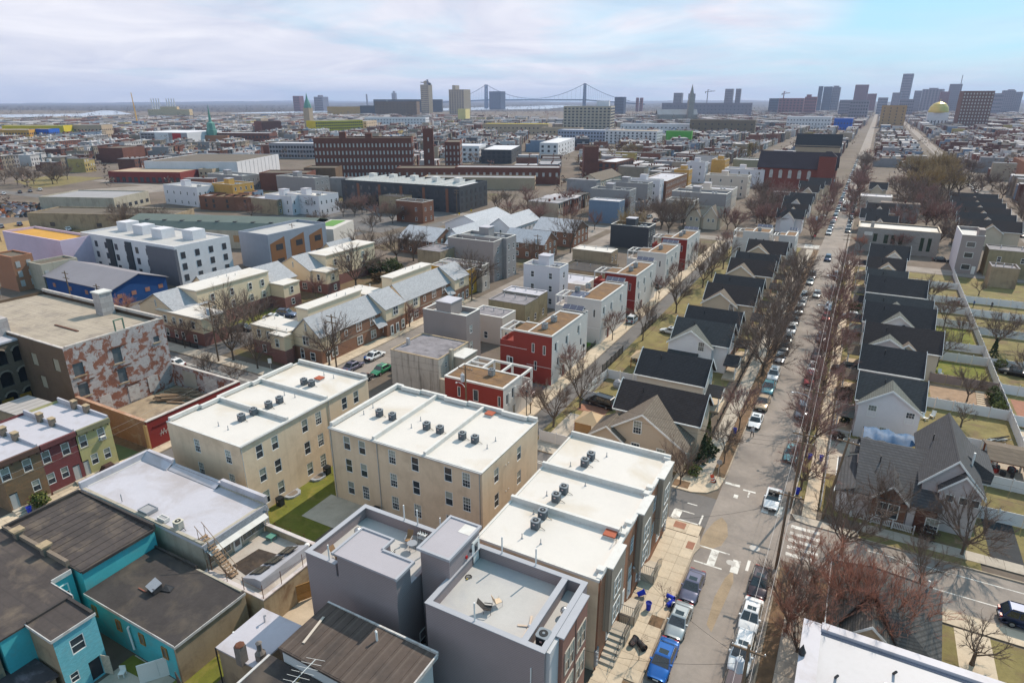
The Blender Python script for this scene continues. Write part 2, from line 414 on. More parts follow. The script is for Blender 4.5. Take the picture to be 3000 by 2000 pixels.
def sidewalk(name,x0,y0,x1,y1,nx,ny,m,skip=(),kerbs='',top=0.14):
 """raised pavement: bed, kerb and individual concrete slabs with open joints"""
 st=struct(name,B(x0,y0,0,x1,y1,top-0.05),bed_m)
 dx,dy=(x1-x0)/nx,(y1-y0)/ny;g=0.012
 me=B(-dx/2+g,-dy/2+g,-0.06,dx/2-g,dy/2-g,0).mesh('slab')
 for i in range(nx):
  for j in range(ny):
   cx_,cy__=x0+(i+.5)*dx,y0+(j+.5)*dy
   if any(a<cx_<c and b<cy__<d for a,b,c,d in skip):continue
   obj('slab',me,m,st,(cx_,cy__,top+rnd.uniform(-.006,.006)))
 k=MB()
 if 'E' in kerbs:k.box(x1,y0,0,x1+0.16,y1,top+0.004)
 if 'W' in kerbs:k.box(x0-0.16,y0,0,x0,y1,top+0.004)
 if 'N' in kerbs:k.box(x0,y1,0,x1,y1+0.16,top+0.004)
 if 'S' in kerbs:k.box(x0,y0-0.16,0,x1,y0,top+0.004)
 if k.v:obj('kerb',k,kerb_m,st)
 return st
PIT1,PIT2=(-11.3,38.6,-9.9,40.2),(-11.3,46.9,-9.9,48.9)
sidewalk('sidewalk',-13.55,24,-9.78,62.3,3,28,slab_m,(PIT1,PIT2),'E')
for a,b,c,d in(PIT1,PIT2):struct('soil_pit',B(a,b,0.05,c,d,0.13),dirt_m)
sidewalk('sidewalk',-29.8,62.4,-9.9,64.4,14,1,slab_m,(),'N')
struct('kerb_corner',MB().prism([(-9.78,58.6),(-9.3,60.6),(-9.7,62.6),(-10.6,63.9),(-12.6,64.58),(-13.5,64.56),(-9.9,62.3)],0.0,0.135),kerb_m)
rect('ramp_paving',-12.9,63.0,-11.6,64.2,0.152,brick_pave);rect('ramp_paving',-10.7,59.9,-9.9,61.2,0.152,brick_pave)
sidewalk('sidewalk',-13.3,76.2,-11.3,130,1,33,slab_grey,(),'')
struct('planting_strip',B(-11.28,76.2,0,-9.75,230,0.13),dirt_m)
struct('kerb',B(-9.73,76.2,0,-9.57,230,0.145),kerb_m)
rect('sidewalk',-13.3,130.05,-11.3,230,0.14,slab_grey)
struct('sidewalk_corner',MB().prism([(-15.5,71.0),(-12.7,71.0),(-11.0,71.7),(-9.9,73.3),(-9.6,76.15),(-15.5,76.15)],0,0.14),slab_m)
struct('soil_pit',B(-15.3,71.4,0.1,-13.3,73.0,0.155),dirt_m)
sidewalk('sidewalk',-35.9,71.2,-15.6,73.2,13,1,slab_grey,(),'S')
struct('kerb',B(-1.3,-20,0,-1.14,61.5,0.145),kerb_m)
struct('planting_strip',B(-1.12,-20,0,0.1,61.5,0.13),dirt_m)
sidewalk('sidewalk',0.12,20,1.9,61.5,1,26,slab_grey,(),'')
struct('planting_strip',B(1.92,24,0,3.5,61.0,0.12),dirt_m)
struct('kerb',B(-1.3,72,0,-1.14,212,0.145),kerb_m)
struct('planting_strip',B(-1.12,76,0,-0.1,212,0.13),lawn_dry)
sidewalk('sidewalk',-0.08,72.2,1.5,130,1,36,slab_m,(),'')
rect('sidewalk',-0.08,130.1,1.5,212,0.14,slab_m)
struct('sidewalk_corner',MB().prism([(-1.14,72.1),(-0.6,71.0),(0.6,70.75),(6.0,70.75),(6.0,72.1)],0,0.14),slab_grey)
struct('kerb',B(6.0,70.72,0,60,70.9,0.145),kerb_m)
struct('planting_strip',B(6.0,70.92,0,17.5,72.2,0.13),lawn_dry)
sidewalk('sidewalk',6.0,72.22,30.0,74.0,14,1,slab_grey,(),'')
rect('driveway',18.6,74.05,21.6,84.0,0.03,asphalt_new)
sidewalk('sidewalk',4.0,60.7,36,62.7,20,1,slab_m,(),'N')
sidewalk('sidewalk',-140,71.3,-83.5,74.0,34,1,slab_grey,(),'S')
sidewalk('sidewalk',-83.3,74.2,-80.5,130,2,36,slab_m,(),'E')
sidewalk('sidewalk',-83.0,18,-80.5,62.5,2,30,slab_m,(),'E')
sidewalk('sidewalk',-42.3,74,-39.5,130,2,36,slab_m,(),'E')
rect('sidewalk',-42.3,130.1,-39.5,231,0.14,slab_m)
struct('planting_strip',B(-36.15,76,0,-34.9,231,0.1),lawn_dry)
mk=[(-9.4,75.1,-7.6,75.6),(-7.1,74.6,-5.6,74.9)]
for i,x in enumerate((-4.4,-2.9)):mk.append((x,70.9,x+.75,73.2))
mk+=[(-9.4,58.3,-6.5,58.5),(-9.6,61.1,-6.2,61.3),(-8.1,58.5,-7.3,61.1),(-5.7,58.4,-4.9,60.6),(-4.3,59.4,-4.0,61.2)]
mk+=[(-3.6,76.2,-3.0,76.5),(-7.9,72.4,-7.4,73.2),(-6.4,73.3,-6.2,74.5)]
for a,b,c,d in mk:rect('road_marking',a,b,c,d,0.017,paint)
for a,b,c,d in((-13.5,64.75,-10.3,64.95),(-13.6,66.6,-11.3,66.8),(-13.7,64.9,-12.7,66.6),(-10.45,62.9,-10.25,66.9),(-12.6,68.5,-11.4,68.65)):
 rect('road_marking',a,b,c,d,0.013,paint)
for k in range(5):rect('road_marking',-0.9,64.0+k*1.35,2.2,64.6+k*1.35,0.013,paint)
for y in(65.6,69.0):rect('road_marking',7.0,y,60,y+.13,0.013,paint)
for y in(68.2,68.6):rect('road_marking',-330,y,-16,y+.12,0.013,paint)
for k in range(6):rect('road_marking',-14.6,233.0+k*1.05,-10.0,233.6+k*1.05,0.013,paint)
for k in range(5):rect('road_marking',-0.9,213.5+k*1.3,3,214.1+k*1.3,0.013,paint)
for x,y,r in((-4.0,63.6,.55),(-5.9,59.9,.42)):
 struct('manhole_cover',MB().lathe([(r,0.012),(r,0.02)],18,(x,y,0)),mat('manhole_iron',(0.42,0.39,0.36),0.6,0.2,3))
patch=mat('road_repair',(0.30,0.225,0.15),0.95,0.25,0.5)
sheet('road_patch',[(-9.5,60.9),(-8.3,61.0),(-7.3,62.3),(-7.0,64.4),(-7.5,66.6),(-8.3,67.6),(-8.9,66.3),(-9.3,64.5),(-9.5,63.0)],0.0145,patch)
sheet('road_patch',[(-6.2,50.0),(-5.6,49.2),(-5.3,53.2),(-5.05,57.0),(-5.4,58.9),(-5.9,57.3),(-6.3,54)],0.0145,patch)
rect('yard',-56,39.4,-47.5,50.0,0.02,lawn_m)
rect('yard',-57.0,42,-52.3,62.6,0.016,lawn_m)
rect('yard_paving',-52.2,44.2,-45,49.2,0.05,concrete)
rect('yard',-36,74,-15.2,232,0.010,lawn_dry)
rect('yard_paving',-36,88,-31.5,100,0.02,asphalt_dark)
rect('yard_paving',-35.5,73.4,-28.5,84,0.03,slab_grey)
rect('yard_paving',-34.5,85.5,-29.8,88.0,0.022,brick_pave)
rect('yard',-34.5,89.2,-28.0,99.5,0.03,lawn_dry)
rect('yard',1.6,74.2,25.5,212,0.010,lawn_dry)
rect('yard',13,100.5,25.2,113.5,0.02,lawn_dry)
rect('yard',17.6,82,28,89,0.02,lawn_dry)
rect('yard_paving',12.8,90.5,25.2,100,0.02,slab_grey)
rect('yard_paving',17.2,90.8,20.3,94.3,0.03,brick_pave)
rect('yard',15.5,113.9,25,124.5,0.02,mat('paver_tan',(0.30,0.2,0.13),0.9,0.25,1.0))
rect('yard',17,130,25,137,0.02,lawn_m);rect('yard',17,146,25,160,0.02,lawn_m)
rect('yard',26,74,51,212,0.010,lawn_dry)
rect('yard',30.5,127.5,36,133,0.03,lawn_green)
rect('yard_paving',27,112,33,123,0.02,brick_pave);rect('yard_paving',26.5,100,34,111,0.02,slab_m)
rect('yard',28,86,36,98,0.02,lawn_m)
rect('yard_paving',2,97.5,3.6,112,0.02,slab_grey);rect('yard_paving',1.6,84,5.5,96,0.02,slab_grey)
rect('yard',3.6,24,36,60.5,0.010,lawn_dry)
rect('yard_paving',14.2,50,17.0,60.6,0.02,slab_m)
rect('yard',-126,76,-84,140,0.010,mat('leaf_litter',(0.14,0.095,0.055),0.95,0.3,0.4,stain=(0.10,0.11,0.03),stain_amt=0.5,stain_scale=0.2,bump=0.3))
rect('parking_lot',-114,74.1,-104,101,0.02,asphalt_dark)
rect('yard',-118,86.5,-113.9,101,0.018,lawn_m)
rect('path',-111,102,-86,103.3,0.03,slab_grey);rect('path',-104,103.3,-102.8,124,0.03,slab_grey)
rect('yard',-56,75,-42.4,231,0.009,mat('yard_scrub',(0.13,0.095,0.06),0.95,0.35,0.3,stain=(0.10,0.12,0.03),stain_amt=0.5,stain_scale=0.2))
rect('yard_paving',-53,85,-42.4,91.2,0.02,asphalt_dark);rect('yard',-47,108,-42.4,116,0.02,lawn_green)
rect('yard_paving',-50,152.6,-42.4,160,0.02,slab_grey)
rect('yard',-99,45.5,-82,61.5,0.02,mat('ruin_floor',(0.33,0.25,0.17),0.95,0.3,0.5,stain=(0.12,0.09,0.07),stain_amt=0.6,stain_scale=0.3))
sheet('yard',[(-92,41.2),(-82.7,40.9),(-82.7,44.2),(-92,43.9)],0.03,mat('green_turf',(0.10,0.13,0.06),0.95,0.15,0.8))
sheet('yard',[(-98,43.9),(-82.7,44.25),(-82.7,45.4),(-98,45.4)],0.02,dirt_m)
rect('yard_paving',-50,16,-44.5,22.3,0.02,concrete);sheet('yard',[(-50.2,20.8),(-46.9,21.0),(-46.9,22.2),(-50.2,22.2)],0.03,lawn_m)
rect('yard',-44.5,21.5,-41.2,29.2,0.02,lawn_m)
rect('yard_paving',-43.4,31.0,-37.0,36.5,0.03,slab_m)
rect('vacant_lot',-300,104,-196,150,0.010,mat('dry_grass',(0.30,0.20,0.09),0.95,0.3,0.15,stain=(0.15,0.10,0.05),stain_amt=0.6,stain_scale=0.1))
rect('vacant_lot',-290,88,-198,104,0.010,MATS['dry_grass'])
sheet('parking_lot',[(-382.96,200.28),(-359.38,249.81),(-334.04,227.29),(-336.74,212.22),(-360.97,198.85)],0.02,asphalt)
sheet('park_lawn',[(-459.20,208.14),(-473.72,237.75),(-430.03,246.21),(-410.24,208.85),(-411.61,195.96)],0.02,lawn_dry)
rect('parking_lot',-222,186,-156,236,0.010,asphalt_dark);rect('parking_lot',-148,214,-84,231,0.009,asphalt);rect('yard',-142,163,-84,231,0.007,MATS['yard_scrub']);rect('yard',-330,240,-160,300,0.009,MATS['yard_scrub'])
rect('road_fourth',-420,176,-160,183,0.011,asphalt_dark)
water=mat('river_water',(0.30,0.35,0.42),0.25,0.1,0.002)
sheet('river',[(-2327.84,815.24),(-2128.23,1090.16),(-2422.23,1541.54),(-3314.67,2023.86),(-3534.24,2085.51),(-2696.84,1508.87),(-2812.57,987.55)],0.4,water)
sheet('river',[(-2197.33,1766.84),(-2085.31,1896.43),(-1795.20,3782.62),(-6200.10,16949.05),(-2811.24,5436.62),(-2349.39,1987.28)],0.4,water)
wood_far=mat('far_woods',(0.05,0.042,0.04),0.95,0.4,0.004,stain=(0.085,0.07,0.06),stain_amt=0.5,stain_scale=0.002)
sheet('woodland',[(-15000,1300),(-2400,2050),(-900,3300),(3000,3300),(9000,5000),(9000,15000),(-15000,15000)],.12,wood_far)
hm=MB()
def hill_band(dist,h,x0,x1,seed,step=90,depth=500):
 r=random.Random(seed);xs=[];x=x0;v=[];f=[]
 while x<=x1:
  hh=h*(0.75+0.25*math.sin(x/900+seed))+r.uniform(-.12,.12)*h
  v+=[(x,dist+r.uniform(-40,40),0),(x,dist+depth*0.25,hh*0.8),(x,dist+depth,hh)];x+=step
 n=len(v)//3
 for i in range(n-1):
  for j in range(2):f.append((3*i+j,3*(i+1)+j,3*(i+1)+j+1,3*i+j+1))
 hm.add(v,f)
hill_band(7000,22,-14500,4000,1);hill_band(9000,40,-14900,8000,2,140,900);hill_band(12800,62,-14900,8900,5,200,1600)
struct('hills',hm,wood_far)

# ---- near buildings: the cream blocks
stucco=mat('stucco_cream',(0.70,0.54,0.385),0.92,0.07,0.35,stain=(0.46,0.34,0.23),stain_amt=0.45,stain_scale=0.3,streak=0.28,bump=0.12)
roof_white=mat('membrane_white',(0.60,0.555,0.51),0.8,0.05,0.25,stain=(0.50,0.42,0.32),stain_amt=0.6,stain_scale=0.16)
cap_white=mat('coping_white',(0.60,0.575,0.54),0.7,0.08,0.6,stain=(0.42,0.36,0.3),stain_amt=0.35,stain_scale=0.9)
brick_red=mat('brick_orange',(0.36,0.15,0.08),0.92,0.12,0.6,'brick',(0.24,0.08,0.012),(0.30,0.2,0.14),bump=0.2)
brick_dark=mat('brick_dark',(0.20,0.082,0.05),0.93,0.16,0.5,'brick',(0.24,0.08,0.012),(0.2,0.14,0.1),bump=0.2)
bay_grey=mat('bay_siding',(0.30,0.25,0.20),0.8,0.06,0.5,'plank',(0.32,0.45,3))
gutter_m=mat('gutter_metal',(0.46,0.44,0.42),0.5,0.1)
hatch_red=mat('roof_hatch_red',(0.36,0.09,0.045),0.7,0.1)
ac_case=mat('ac_case',(0.085,0.10,0.115),0.55,0.15,2,'siding',(0.055,0.55,2),(0.02,0.022,0.025))
ac_top=mat('ac_top',(0.20,0.22,0.24),0.5,0.1);fan_m=mat('ac_fan',(0.012,0.014,0.016),0.6,0.1)
lab_m=mat('ac_badge',(0.75,0.7,0.68),0.5,0.05);lab_r=mat('ac_badge_red',(0.5,0.04,0.03),0.5,0.05)
ac_pale=mat('ac_case_pale',(0.42,0.39,0.34),0.6,0.12,2,'siding',(0.055,0.5,2))
def make_ac(label,loc,rz=0.0,w=0.78,h=0.86,case=None,top=None,group='air conditioners on the flat roofs'):
 t=thing('air_conditioner',label,'air conditioner',loc,rz,group)
 a=w/2;c=a*0.72
 oct_=[(-a,-c),(-c,-a),(c,-a),(a,-c),(a,c),(c,a),(-c,a),(-a,c)]
 obj('casing',MB().prism(oct_,0.09,h-0.04),case or ac_case,t)
 obj('top_cover',MB().prism([(x*1.05,y*1.05)for x,y in oct_],h-0.04,h+0.03),top or ac_top,t)
 obj('fan_grille',MB().lathe([(a*.72,h+0.03),(a*.72,h+0.05),(a*.60,h+0.055)],14),fan_m,t)
 obj('fan_hub',MB().lathe([(a*.25,h+0.055),(a*.22,h+0.085),(0.02,h+0.09)],10),top or ac_top,t)
 f=MB()
 for x in(-c,c):
  for y in(-c,c):f.box(x-.05,y-.05,0,x+.05,y+.05,0.09)
 obj('foot',f,black_metal,t)
 obj('badge',B(-0.09,-a-0.012,h*.62,0.09,-a-0.001,h*.74),lab_m,t)
 obj('badge',B(-0.09,-a-0.016,h*.66,0.09,-a-0.0125,h*.70),lab_r,t,label='red stripe on the badge')
 obj('refrigerant_line',MB().path([(a,0.1,0.2),(a+.25,0.12,0.12),(a+.55,0.05,0.05)],0.025,5),black_metal,t)
 return t
def vent_stub(parent,x,y,z,h=0.55,r=0.045,m=None):
 o=obj('vent_pipe',MB().tube((0,0,0),(0,0,h),r,r,8).lathe([(0.13,0),(0.10,0.04),(r,0.12)],8),m or metal_grey,parent,(x,y,z))
 return o
def hatch(parent,x,y,z,w=1.0,d=0.9):
 o=obj('roof_hatch',B(-w/2,-d/2,0,w/2,d/2,0.22),cap_white,parent,(x,y,z))
 obj('lid',B(-w/2-.06,-d/2-.06,0.22,w/2+.06,d/2+.06,0.34),hatch_red,o)
def downspout(parent,x,y,z0,z1,m=None,r=0.05):
 obj('downspout',MB().tube((x,y,z0),(x,y,z1),r,r,6),m or gutter_m,parent)
def cream_block(label,loc,Wd,Dp,H,wins,div_axis,divs,gutter_side,steps,ac):
 t=flat_house('apartment_block',label,'apartment block',loc,Wd,Dp,H,stucco,roof_white,wins,par=0.12,pt=0.25,cope=cap_white,kind='dh',sill=None)
 zr=H-0.12
 for d in divs:
  g=B(0.2,d-0.16,zr,Wd-0.12,d+0.16,H+0.42)if div_axis=='x' else B(d-0.16,0.12,zr,d+0.16,Dp-0.2,H+0.42)
  obj('divider_wall',g,cap_white,t)
 for a in steps:obj('parapet_step',B(*a),cap_white,t)
 if gutter_side=='E':obj('gutter',B(Wd+.05,0,H-0.13,Wd+.2,Dp,H+0.0),gutter_m,t)
 if gutter_side=='S':obj('gutter',B(0,-.2,H-0.13,Wd,-.05,H+0.0),gutter_m,t)
 return t
HA=9.7
wA=[('E',y-40.9,z-.9,1.02,1.8,k)for y,k in((43.4,'dh'),(45.7,'dh'),(50.5,'dh'),(52.85,'dhm'),(57.7,'dh'),(60.0,'dh'))for z in(7.85,4.7,1.65)]
wA+=[('S',x+69.6,z-.9,1.0,1.8,'dhm')for x in(-64.45,-59.05)for z in(7.8,4.65)]
zA=HA-.12
bA=cream_block('long cream stucco apartment block with white roof, beside the red yard wall',(-69.6,40.9,0),12.8,21.7,HA,wA,'x',(7.2,13.9),'E',[(-.04,0.3,HA,.4,4.4,HA+.45),(-.04,7.2,HA,.4,12.4,HA+.45),(-.04,13.9,HA,.4,19.9,HA+.45),(-.04,21.3,HA,12.8,21.7,HA+.45),(.36,4.4,HA,.8,7.2,HA+.45),(.36,12.4,HA,.8,13.9,HA+.45)],None)
for x,y in((-63.3,43.3),(-61.5,43.2),(-62.9,53.2),(-61.2,53.4),(-63.0,60.6),(-61.1,60.5)):vent_stub(bA,x+69.6,y-40.9,zA)
hatch(bA,7.1,18.3,zA)
downspout(bA,12.87,13.9,0,HA-.1);downspout(bA,12.87,0.1,0,HA-.1)
acs=[((-62.0,45.6,zA),'grey rooftop air conditioner on the left cream block, near bay, nearer of two'),((-62.0,47.4,zA),'grey air conditioner on the left cream block against the first divider wall'),((-61.8,49.6,zA),'grey air conditioner in the middle left cream bay, nearer of two'),((-61.7,51.3,zA),'grey air conditioner in the middle left cream bay, farther of two'),((-63.2,57.0,zA),'grey air conditioner in the far left cream bay, away from the red hatch'),((-61.9,57.1,zA),'grey air conditioner in the far left cream bay, next to the red hatch')]
wB=[]
for x,ks in((-48.7,'ddd'),(-46.4,'ddm'),(-42.0,'mmm'),(-38.8,'ddm'),(-34.4,'ddd'),(-32.1,'mmm')):
 for z,k in zip((8.25,5.2,2.1),ks):wB.append(('S',x+51.4,z-.92,1.02,1.82,'dhm' if k=='m' else 'dh'))
wB+=[('E',y-49.2,z-.9,1.0,1.8,'dh')for y in(57.5,52.2)for z in(7.75,4.55)]
bB=cream_block('central cream stucco apartment block with white roof and two low divider walls',(-51.4,49.2,0),21.3,13.2,HA,wB,'y',(6.7,13.9),'S',[(-.04,.3,HA,.4,13.2,HA+.5),(.4,12.8,HA,1.2,13.2,HA+.5),(1.2,12.5,HA,4.2,12.9,HA+.5),(4.2,12.8,HA,8.1,13.2,HA+.5),(8.1,12.5,HA,11.5,12.9,HA+.5),(11.5,12.8,HA,16.6,13.2,HA+.5),(16.6,12.5,HA,20.1,12.9,HA+.5),(20.1,12.8,HA,21.3,13.2,HA+.5)],None)
for x,y in((-50.0,53.9),(-50.2,55.9),(-42.7,53.9),(-42.8,55.9),(-32.3,54),(-32.3,55.9)):vent_stub(bB,x+51.4,y-49.2,zA)
hatch(bB,15.3,12.0,zA)
for x in(0.25,7.3,21.0):downspout(bB,x,-.07,0,HA-.1)
for y,z in((54.3,7.9),(54.9,7.9),(54.3,4.5),(54.9,4.5)):obj('vent_cap',B(21.3,y-49.25,z,21.36,y-49.15,z+.1),pipe_white,bB)
for i,x in enumerate((-48.0,-46.0,-40.9,-39.0,-35.9,-34.2)):
 acs.append(((x,54.5,zA),'grey air conditioner on the central cream block, %s bay, %s of its pair'%(('left','middle','right')[i//2],('left unit','right unit')[i%2])))
wC=[]
for y0 in(45.0,53.5,48.4,57.0):
 if y0 in(45.0,53.5):
  pass
for y in(46.6,49.3-.35,54.9,56.3):wC+=[('E',y-40.0,z,0.95,1.8,'dhm')for z in(6.1,2.9)]
wC+=[('E',61.05-40,6.1,.5,1.8,'dhm'),('E',61.05-40,2.9,.5,1.8,'dhm')]
doors_y=(46.9,48.9,55.4)
bC=thing('apartment_block','white roofed corner apartment block with brick front and grey bays along the pavement','apartment block',(-25.2,40.0,0))
holes={'E':[q[1:5]for q in wC]}
gC=wall_geo(11.6,21.4,HA,holes)
gE=MB();gO=MB()
for f in gC.f:
 vs=[gC.v[i]for i in f];(gE if min(v[0]for v in vs)>11.4 else gO).poly(vs)
obj('brick_front',gE,brick_red,bC);obj('wall',gO,stucco,bC)
for q in wC:put_window(bC,'E',(11.6,21.4),*q[1:5],kind=q[5])
obj('roof',B(0.1,0.1,zA-.15,11.5,21.3,zA),roof_white,bC)
obj('parapet_cap',B(0,-.05,zA-.1,11.65,.18,HA+.02).box(0,21.15,zA-.1,11.65,21.45,HA+.45).box(-.06,.18,zA-.1,.16,21.15,HA-.02).box(11.3,.18,zA-.1,11.68,21.15,HA+.08),cap_white,bC)
for d in(6.6,13.6):obj('divider_wall',B(0.0,d-.17,zA,11.1,d+.17,HA+.48),cap_white,bC)
for d in(1.2,6.6,8.3,13.6,14.8,21.1):obj('parapet_step',B(11.0,d-.3,zA,11.66,d+.3,HA+.30),cap_white,bC)
for(a,b)in((1.7,5.1),(10.1,13.5),(16.9,20.7)):
 bay=obj('bay',B(11.6,a,3.0 if a>2 else 3.0,12.15,b,HA+.04),bay_grey,bC)
 obj('bay_cap',B(11.5,a-.05,HA+.04,12.22,b+.05,HA+.16),cap_white,bay)
 for z in(6.0,3.25):
  o=obj('window',win_mesh(1.75,1.95,'double')[0],white_trim,bay,(12.14,(a+b)/2,z),math.pi/2)
  obj('pane',win_mesh(1.75,1.95,'double')[1],blind,o);obj('pane',win_mesh(1.75,1.95,'double')[2],glass,o)
 o=obj('window',win_mesh(1.3,.9,'x')[0],white_trim,bC,(11.62,(a+b)/2,1.0),math.pi/2);obj('pane',win_mesh(1.3,.9,'x')[2],glass,o)
door_white=mat('door_white',(0.68,0.66,0.63),0.5,0.06)
for y in doors_y:
 d=obj('door',B(11.6,y-40-.5,1.05,11.68,y-40+.5,3.15),door_white,bC);obj('handle',B(11.68,y-40.4,1.95,11.74,y-40.3,2.05),metal_grey,d)
for y,z in((45.6,3.9),(49.6,3.9),(54.3,3.9)):
 l=obj('wall_lamp',MB().lathe([(.03,0),(.15,.03),(.12,.16)],8,(11.78,y-40,z)),galv,bC)
for y in(40.25,52.0,61.2):
 m_=obj('meter_bank',B(11.6,y-40-.35,.6,11.78,y-40+.35,2.3),metal_grey,bC)
 for k in range(4):obj('meter',MB().tube((11.78,y-40.15,.8+k*.4),(11.9,y-40.15,.8+k*.4),.13,.13,8),galv,m_)
downspout(bC,11.68,0.12,0,HA,mat('downspout_brown',(0.22,0.09,0.05),0.6,0.1));downspout(bC,11.68,9.7,0,HA,MATS['downspout_brown'])
hatch(bC,10.4,6.0,zA)
obj('hatch_rail',MB().path([(11.2,5.2,zA),(11.2,5.2,zA+1.0),(11.2,6.5,zA+1.0),(11.2,6.5,zA)],.025),rail_black,bC)
for x,y in((-21.6,41.9),(-19.8,42.0),(-22.3,45.6),(-22.5,48.9),(-19.8,52.3),(-22.6,55.0),(-19.9,58.7)):vent_stub(bC,x+25.2,y-40,zA)
for i,(x,y)in enumerate(((-21.2,43.8),(-21.3,45.5),(-21.3,48.5),(-21.2,50.1),(-21.3,55.8),(-21.2,57.3))):
 acs.append(((x,y,zA),'grey air conditioner on the corner block, %s bay, %s of its pair'%(('near','middle','far')[i//2],('nearer unit','farther unit')[i%2])))
ac0=tree_of(make_ac(acs[0][1],acs[0][0]))
for loc,lab in acs[1:]:dup(ac0,loc,rnd.choice((0,0,math.pi/2*0)),lab)
gac=tree_of(make_ac('black air conditioner on the grass between the cream blocks, nearer one',(-56.05,44.6,0.02),0,.82,1.05,mat('ac_black',(0.022,0.026,0.03),0.5,0.15),fan_m,'air conditioners on the lawn'))
dup(gac,(-56.05,52.6,0.02),0,'black air conditioner on the grass between the cream blocks, farther one')
dup(gac,(-44.4,48.4,0.05),0,'black air conditioner on the concrete below the central cream block')
well=mat('window_well',(0.34,0.35,0.38),0.35,0.2,1.5)
for i,(y,lab)in enumerate(((46.9,'nearest grey plastic window well cover on the grass'),(51.3,'middle grey plastic window well cover on the grass by the cream wall'),(56.0,'farthest grey plastic window well cover, at the end of the lawn'))):
 t=thing('window_well',lab,'window well',(-56.75,y,0),0,'window well covers')
 prof=[(0,-1.1),(.7,-1.0),(1.1,-.5),(1.15,.5),(.7,1.0),(0,1.1)]
 obj('cover',MB().prism(prof,.02,.26),well,t)
 obj('grate',MB().prism([(x*.7+.1,yy*.6)for x,yy in prof],.26,.29),mat('well_inner',(0.2,0.16,0.13),0.5,0.3,2),t)
obj('low_wall',B(-57,44.0,0,-52.0,44.15,.0),concrete)if False else None
def front_steps(label,y0,y1,n,side,h):
 t=thing('front_steps',label,'steps',(-13.58,y0,.14),0,'concrete front steps')
 L=y1-y0
 obj('landing',B(0,0 if side>0 else L-1.5,0,1.45,1.5 if side>0 else L,h),concrete,t)
 run=(L-1.5)/n
 for k in range(n):
  a=1.5+k*run if side>0 else L-1.5-(k+1)*run
  obj('step',B(0.05,a+.002,0,1.4,a+run,h-(k+1)*h/(n+1)),concrete,t)
 g=MB();e=1.5 if side>0 else L-1.5;z=h
 pts=[(1.4,0.05 if side>0 else L-.05,z+.95),(1.4,e,z+.95),(1.4,L-.05 if side>0 else.05,.95)]
 g.path(pts,.03);g.path([(0.05,pts[0][1],z+.95),pts[0]],.03)
 for k in range(8):
  y=pts[0][1]+(pts[1][1]-pts[0][1])*k/7;g.tube((1.4,y,z),(1.4,y,z+.95),.014,None,4)
 for k in range(8):
  x=.05+1.35*k/7;g.tube((x,pts[0][1],z),(x,pts[0][1],z+.95),.014,None,4)
 for k in range(1,6):
  f=k/5;y=e+(pts[2][1]-e)*f;zb=z*(1-f)*0.9;g.tube((1.4,y,max(0,zb)),(1.4,y,zb+.95),.014,None,4)
 obj('railing',g,rail_black,t)
 obj('side_wall',B(1.4,min(e,0)if side>0 else L-1.5,0,1.5,1.5 if side>0 else L,h),mat('step_wall',(0.36,0.31,0.25),.9,.15,1),t)
front_steps('nearest grey concrete front steps, with six treads down to the pavement',41.0,45.2,5,-1,1.05)
front_steps('middle front steps with black railing, beside the blue bins',46.4,49.6,4,1,1.0)
front_steps('farthest front steps with black railing, near the street corner',52.6,55.8,4,1,1.0)

# ---- the grey siding houses with roof decks
siding_grey=mat('siding_grey',(0.32,0.262,0.262),0.75,0.05,0.4,'siding',(0.17,0.7,2),(0.10,0.085,0.09),bump=0.5)
cope_grey=mat('coping_grey',(0.36,0.36,0.385),0.5,0.06,0.5)
deck_grey=mat('deck_grey',(0.44,0.42,0.40),0.65,0.07,0.35,stain=(0.33,0.33,0.36),stain_amt=0.45,stain_scale=0.25)
panel_brown=mat('panel_brown',(0.26,0.13,0.10),0.7,0.06,0.6)
tE=thing('grey_house','grey sided house with open roof deck and stair hut, nearest the bottom edge','house',(0,0,0))
X0,X1,Y0,Y1,ZP,ZD=-24.3,-14.2,31.05,38.95,10.0,8.9
def ring(x0,y0,x1,y1,t,z0,z1):
 return B(x0,y0,z0,x1,y0+t,z1).box(x0,y1-t,z0,x1,y1,z1).box(x0,y0+t,z0,x0+t,y1-t,z1).box(x1-t,y0+t,z0,x1,y1-t,z1)
gE=MB();
for a in((X0,Y0,X1,Y0+.3),(X0,Y1-.3,X1,Y1),(X0,Y0+.3,X0+.3,Y1-.3),(X1-.35,Y0+.3,X1,Y1-.3)):gE.box(a[0],a[1],0,a[2],a[3],ZP)
obj('wall',gE,siding_grey,tE)
obj('roof_deck',B(X0+.3,Y0+.3,ZD-.3,X1-.35,Y1-.3,ZD),deck_grey,tE)
obj('divider_wall',B(-16.15,Y0+.3,ZD,-15.75,Y1-.3,ZP-.02),siding_grey,tE)
obj('parapet_cap',ring(X0-.06,Y0-.06,X1+.06,Y1+.06,.46,ZP,ZP+.07).box(-16.2,Y0+.4,ZP-.02,-15.7,Y1-.4,ZP+.06),cope_grey,tE)
obj('front_bay',B(X1,32.9,0,X1+.6,37.7,ZP-.1),panel_brown,tE)
obj('bay_cap',B(X1+.08,32.85,ZP-.1,X1+.7,37.75,ZP+.03),cope_grey,tE)
obj('corner_pier',B(X1+.005,Y0+.3,0,X1+.3,32.88,ZP-.15),mat('trim_pale',(0.5,0.49,0.5),.6,.05),tE)
for y,z in((34.2,6.0),(36.5,6.0),(34.2,2.9),(36.5,2.9)):
 f=win_mesh(1.7,2.2,'double');o=obj('window',f[0],mat('frame_beige',(0.45,0.40,0.34),.6,.05),tE,(X1+.62,y,z),math.pi/2)
 obj('pane',f[1],blind,o);obj('pane',f[2],glass,o)
obj('seam',B(X1+.6,35.3,0,X1+.63,35.36,ZP-.12),black_metal,tE)
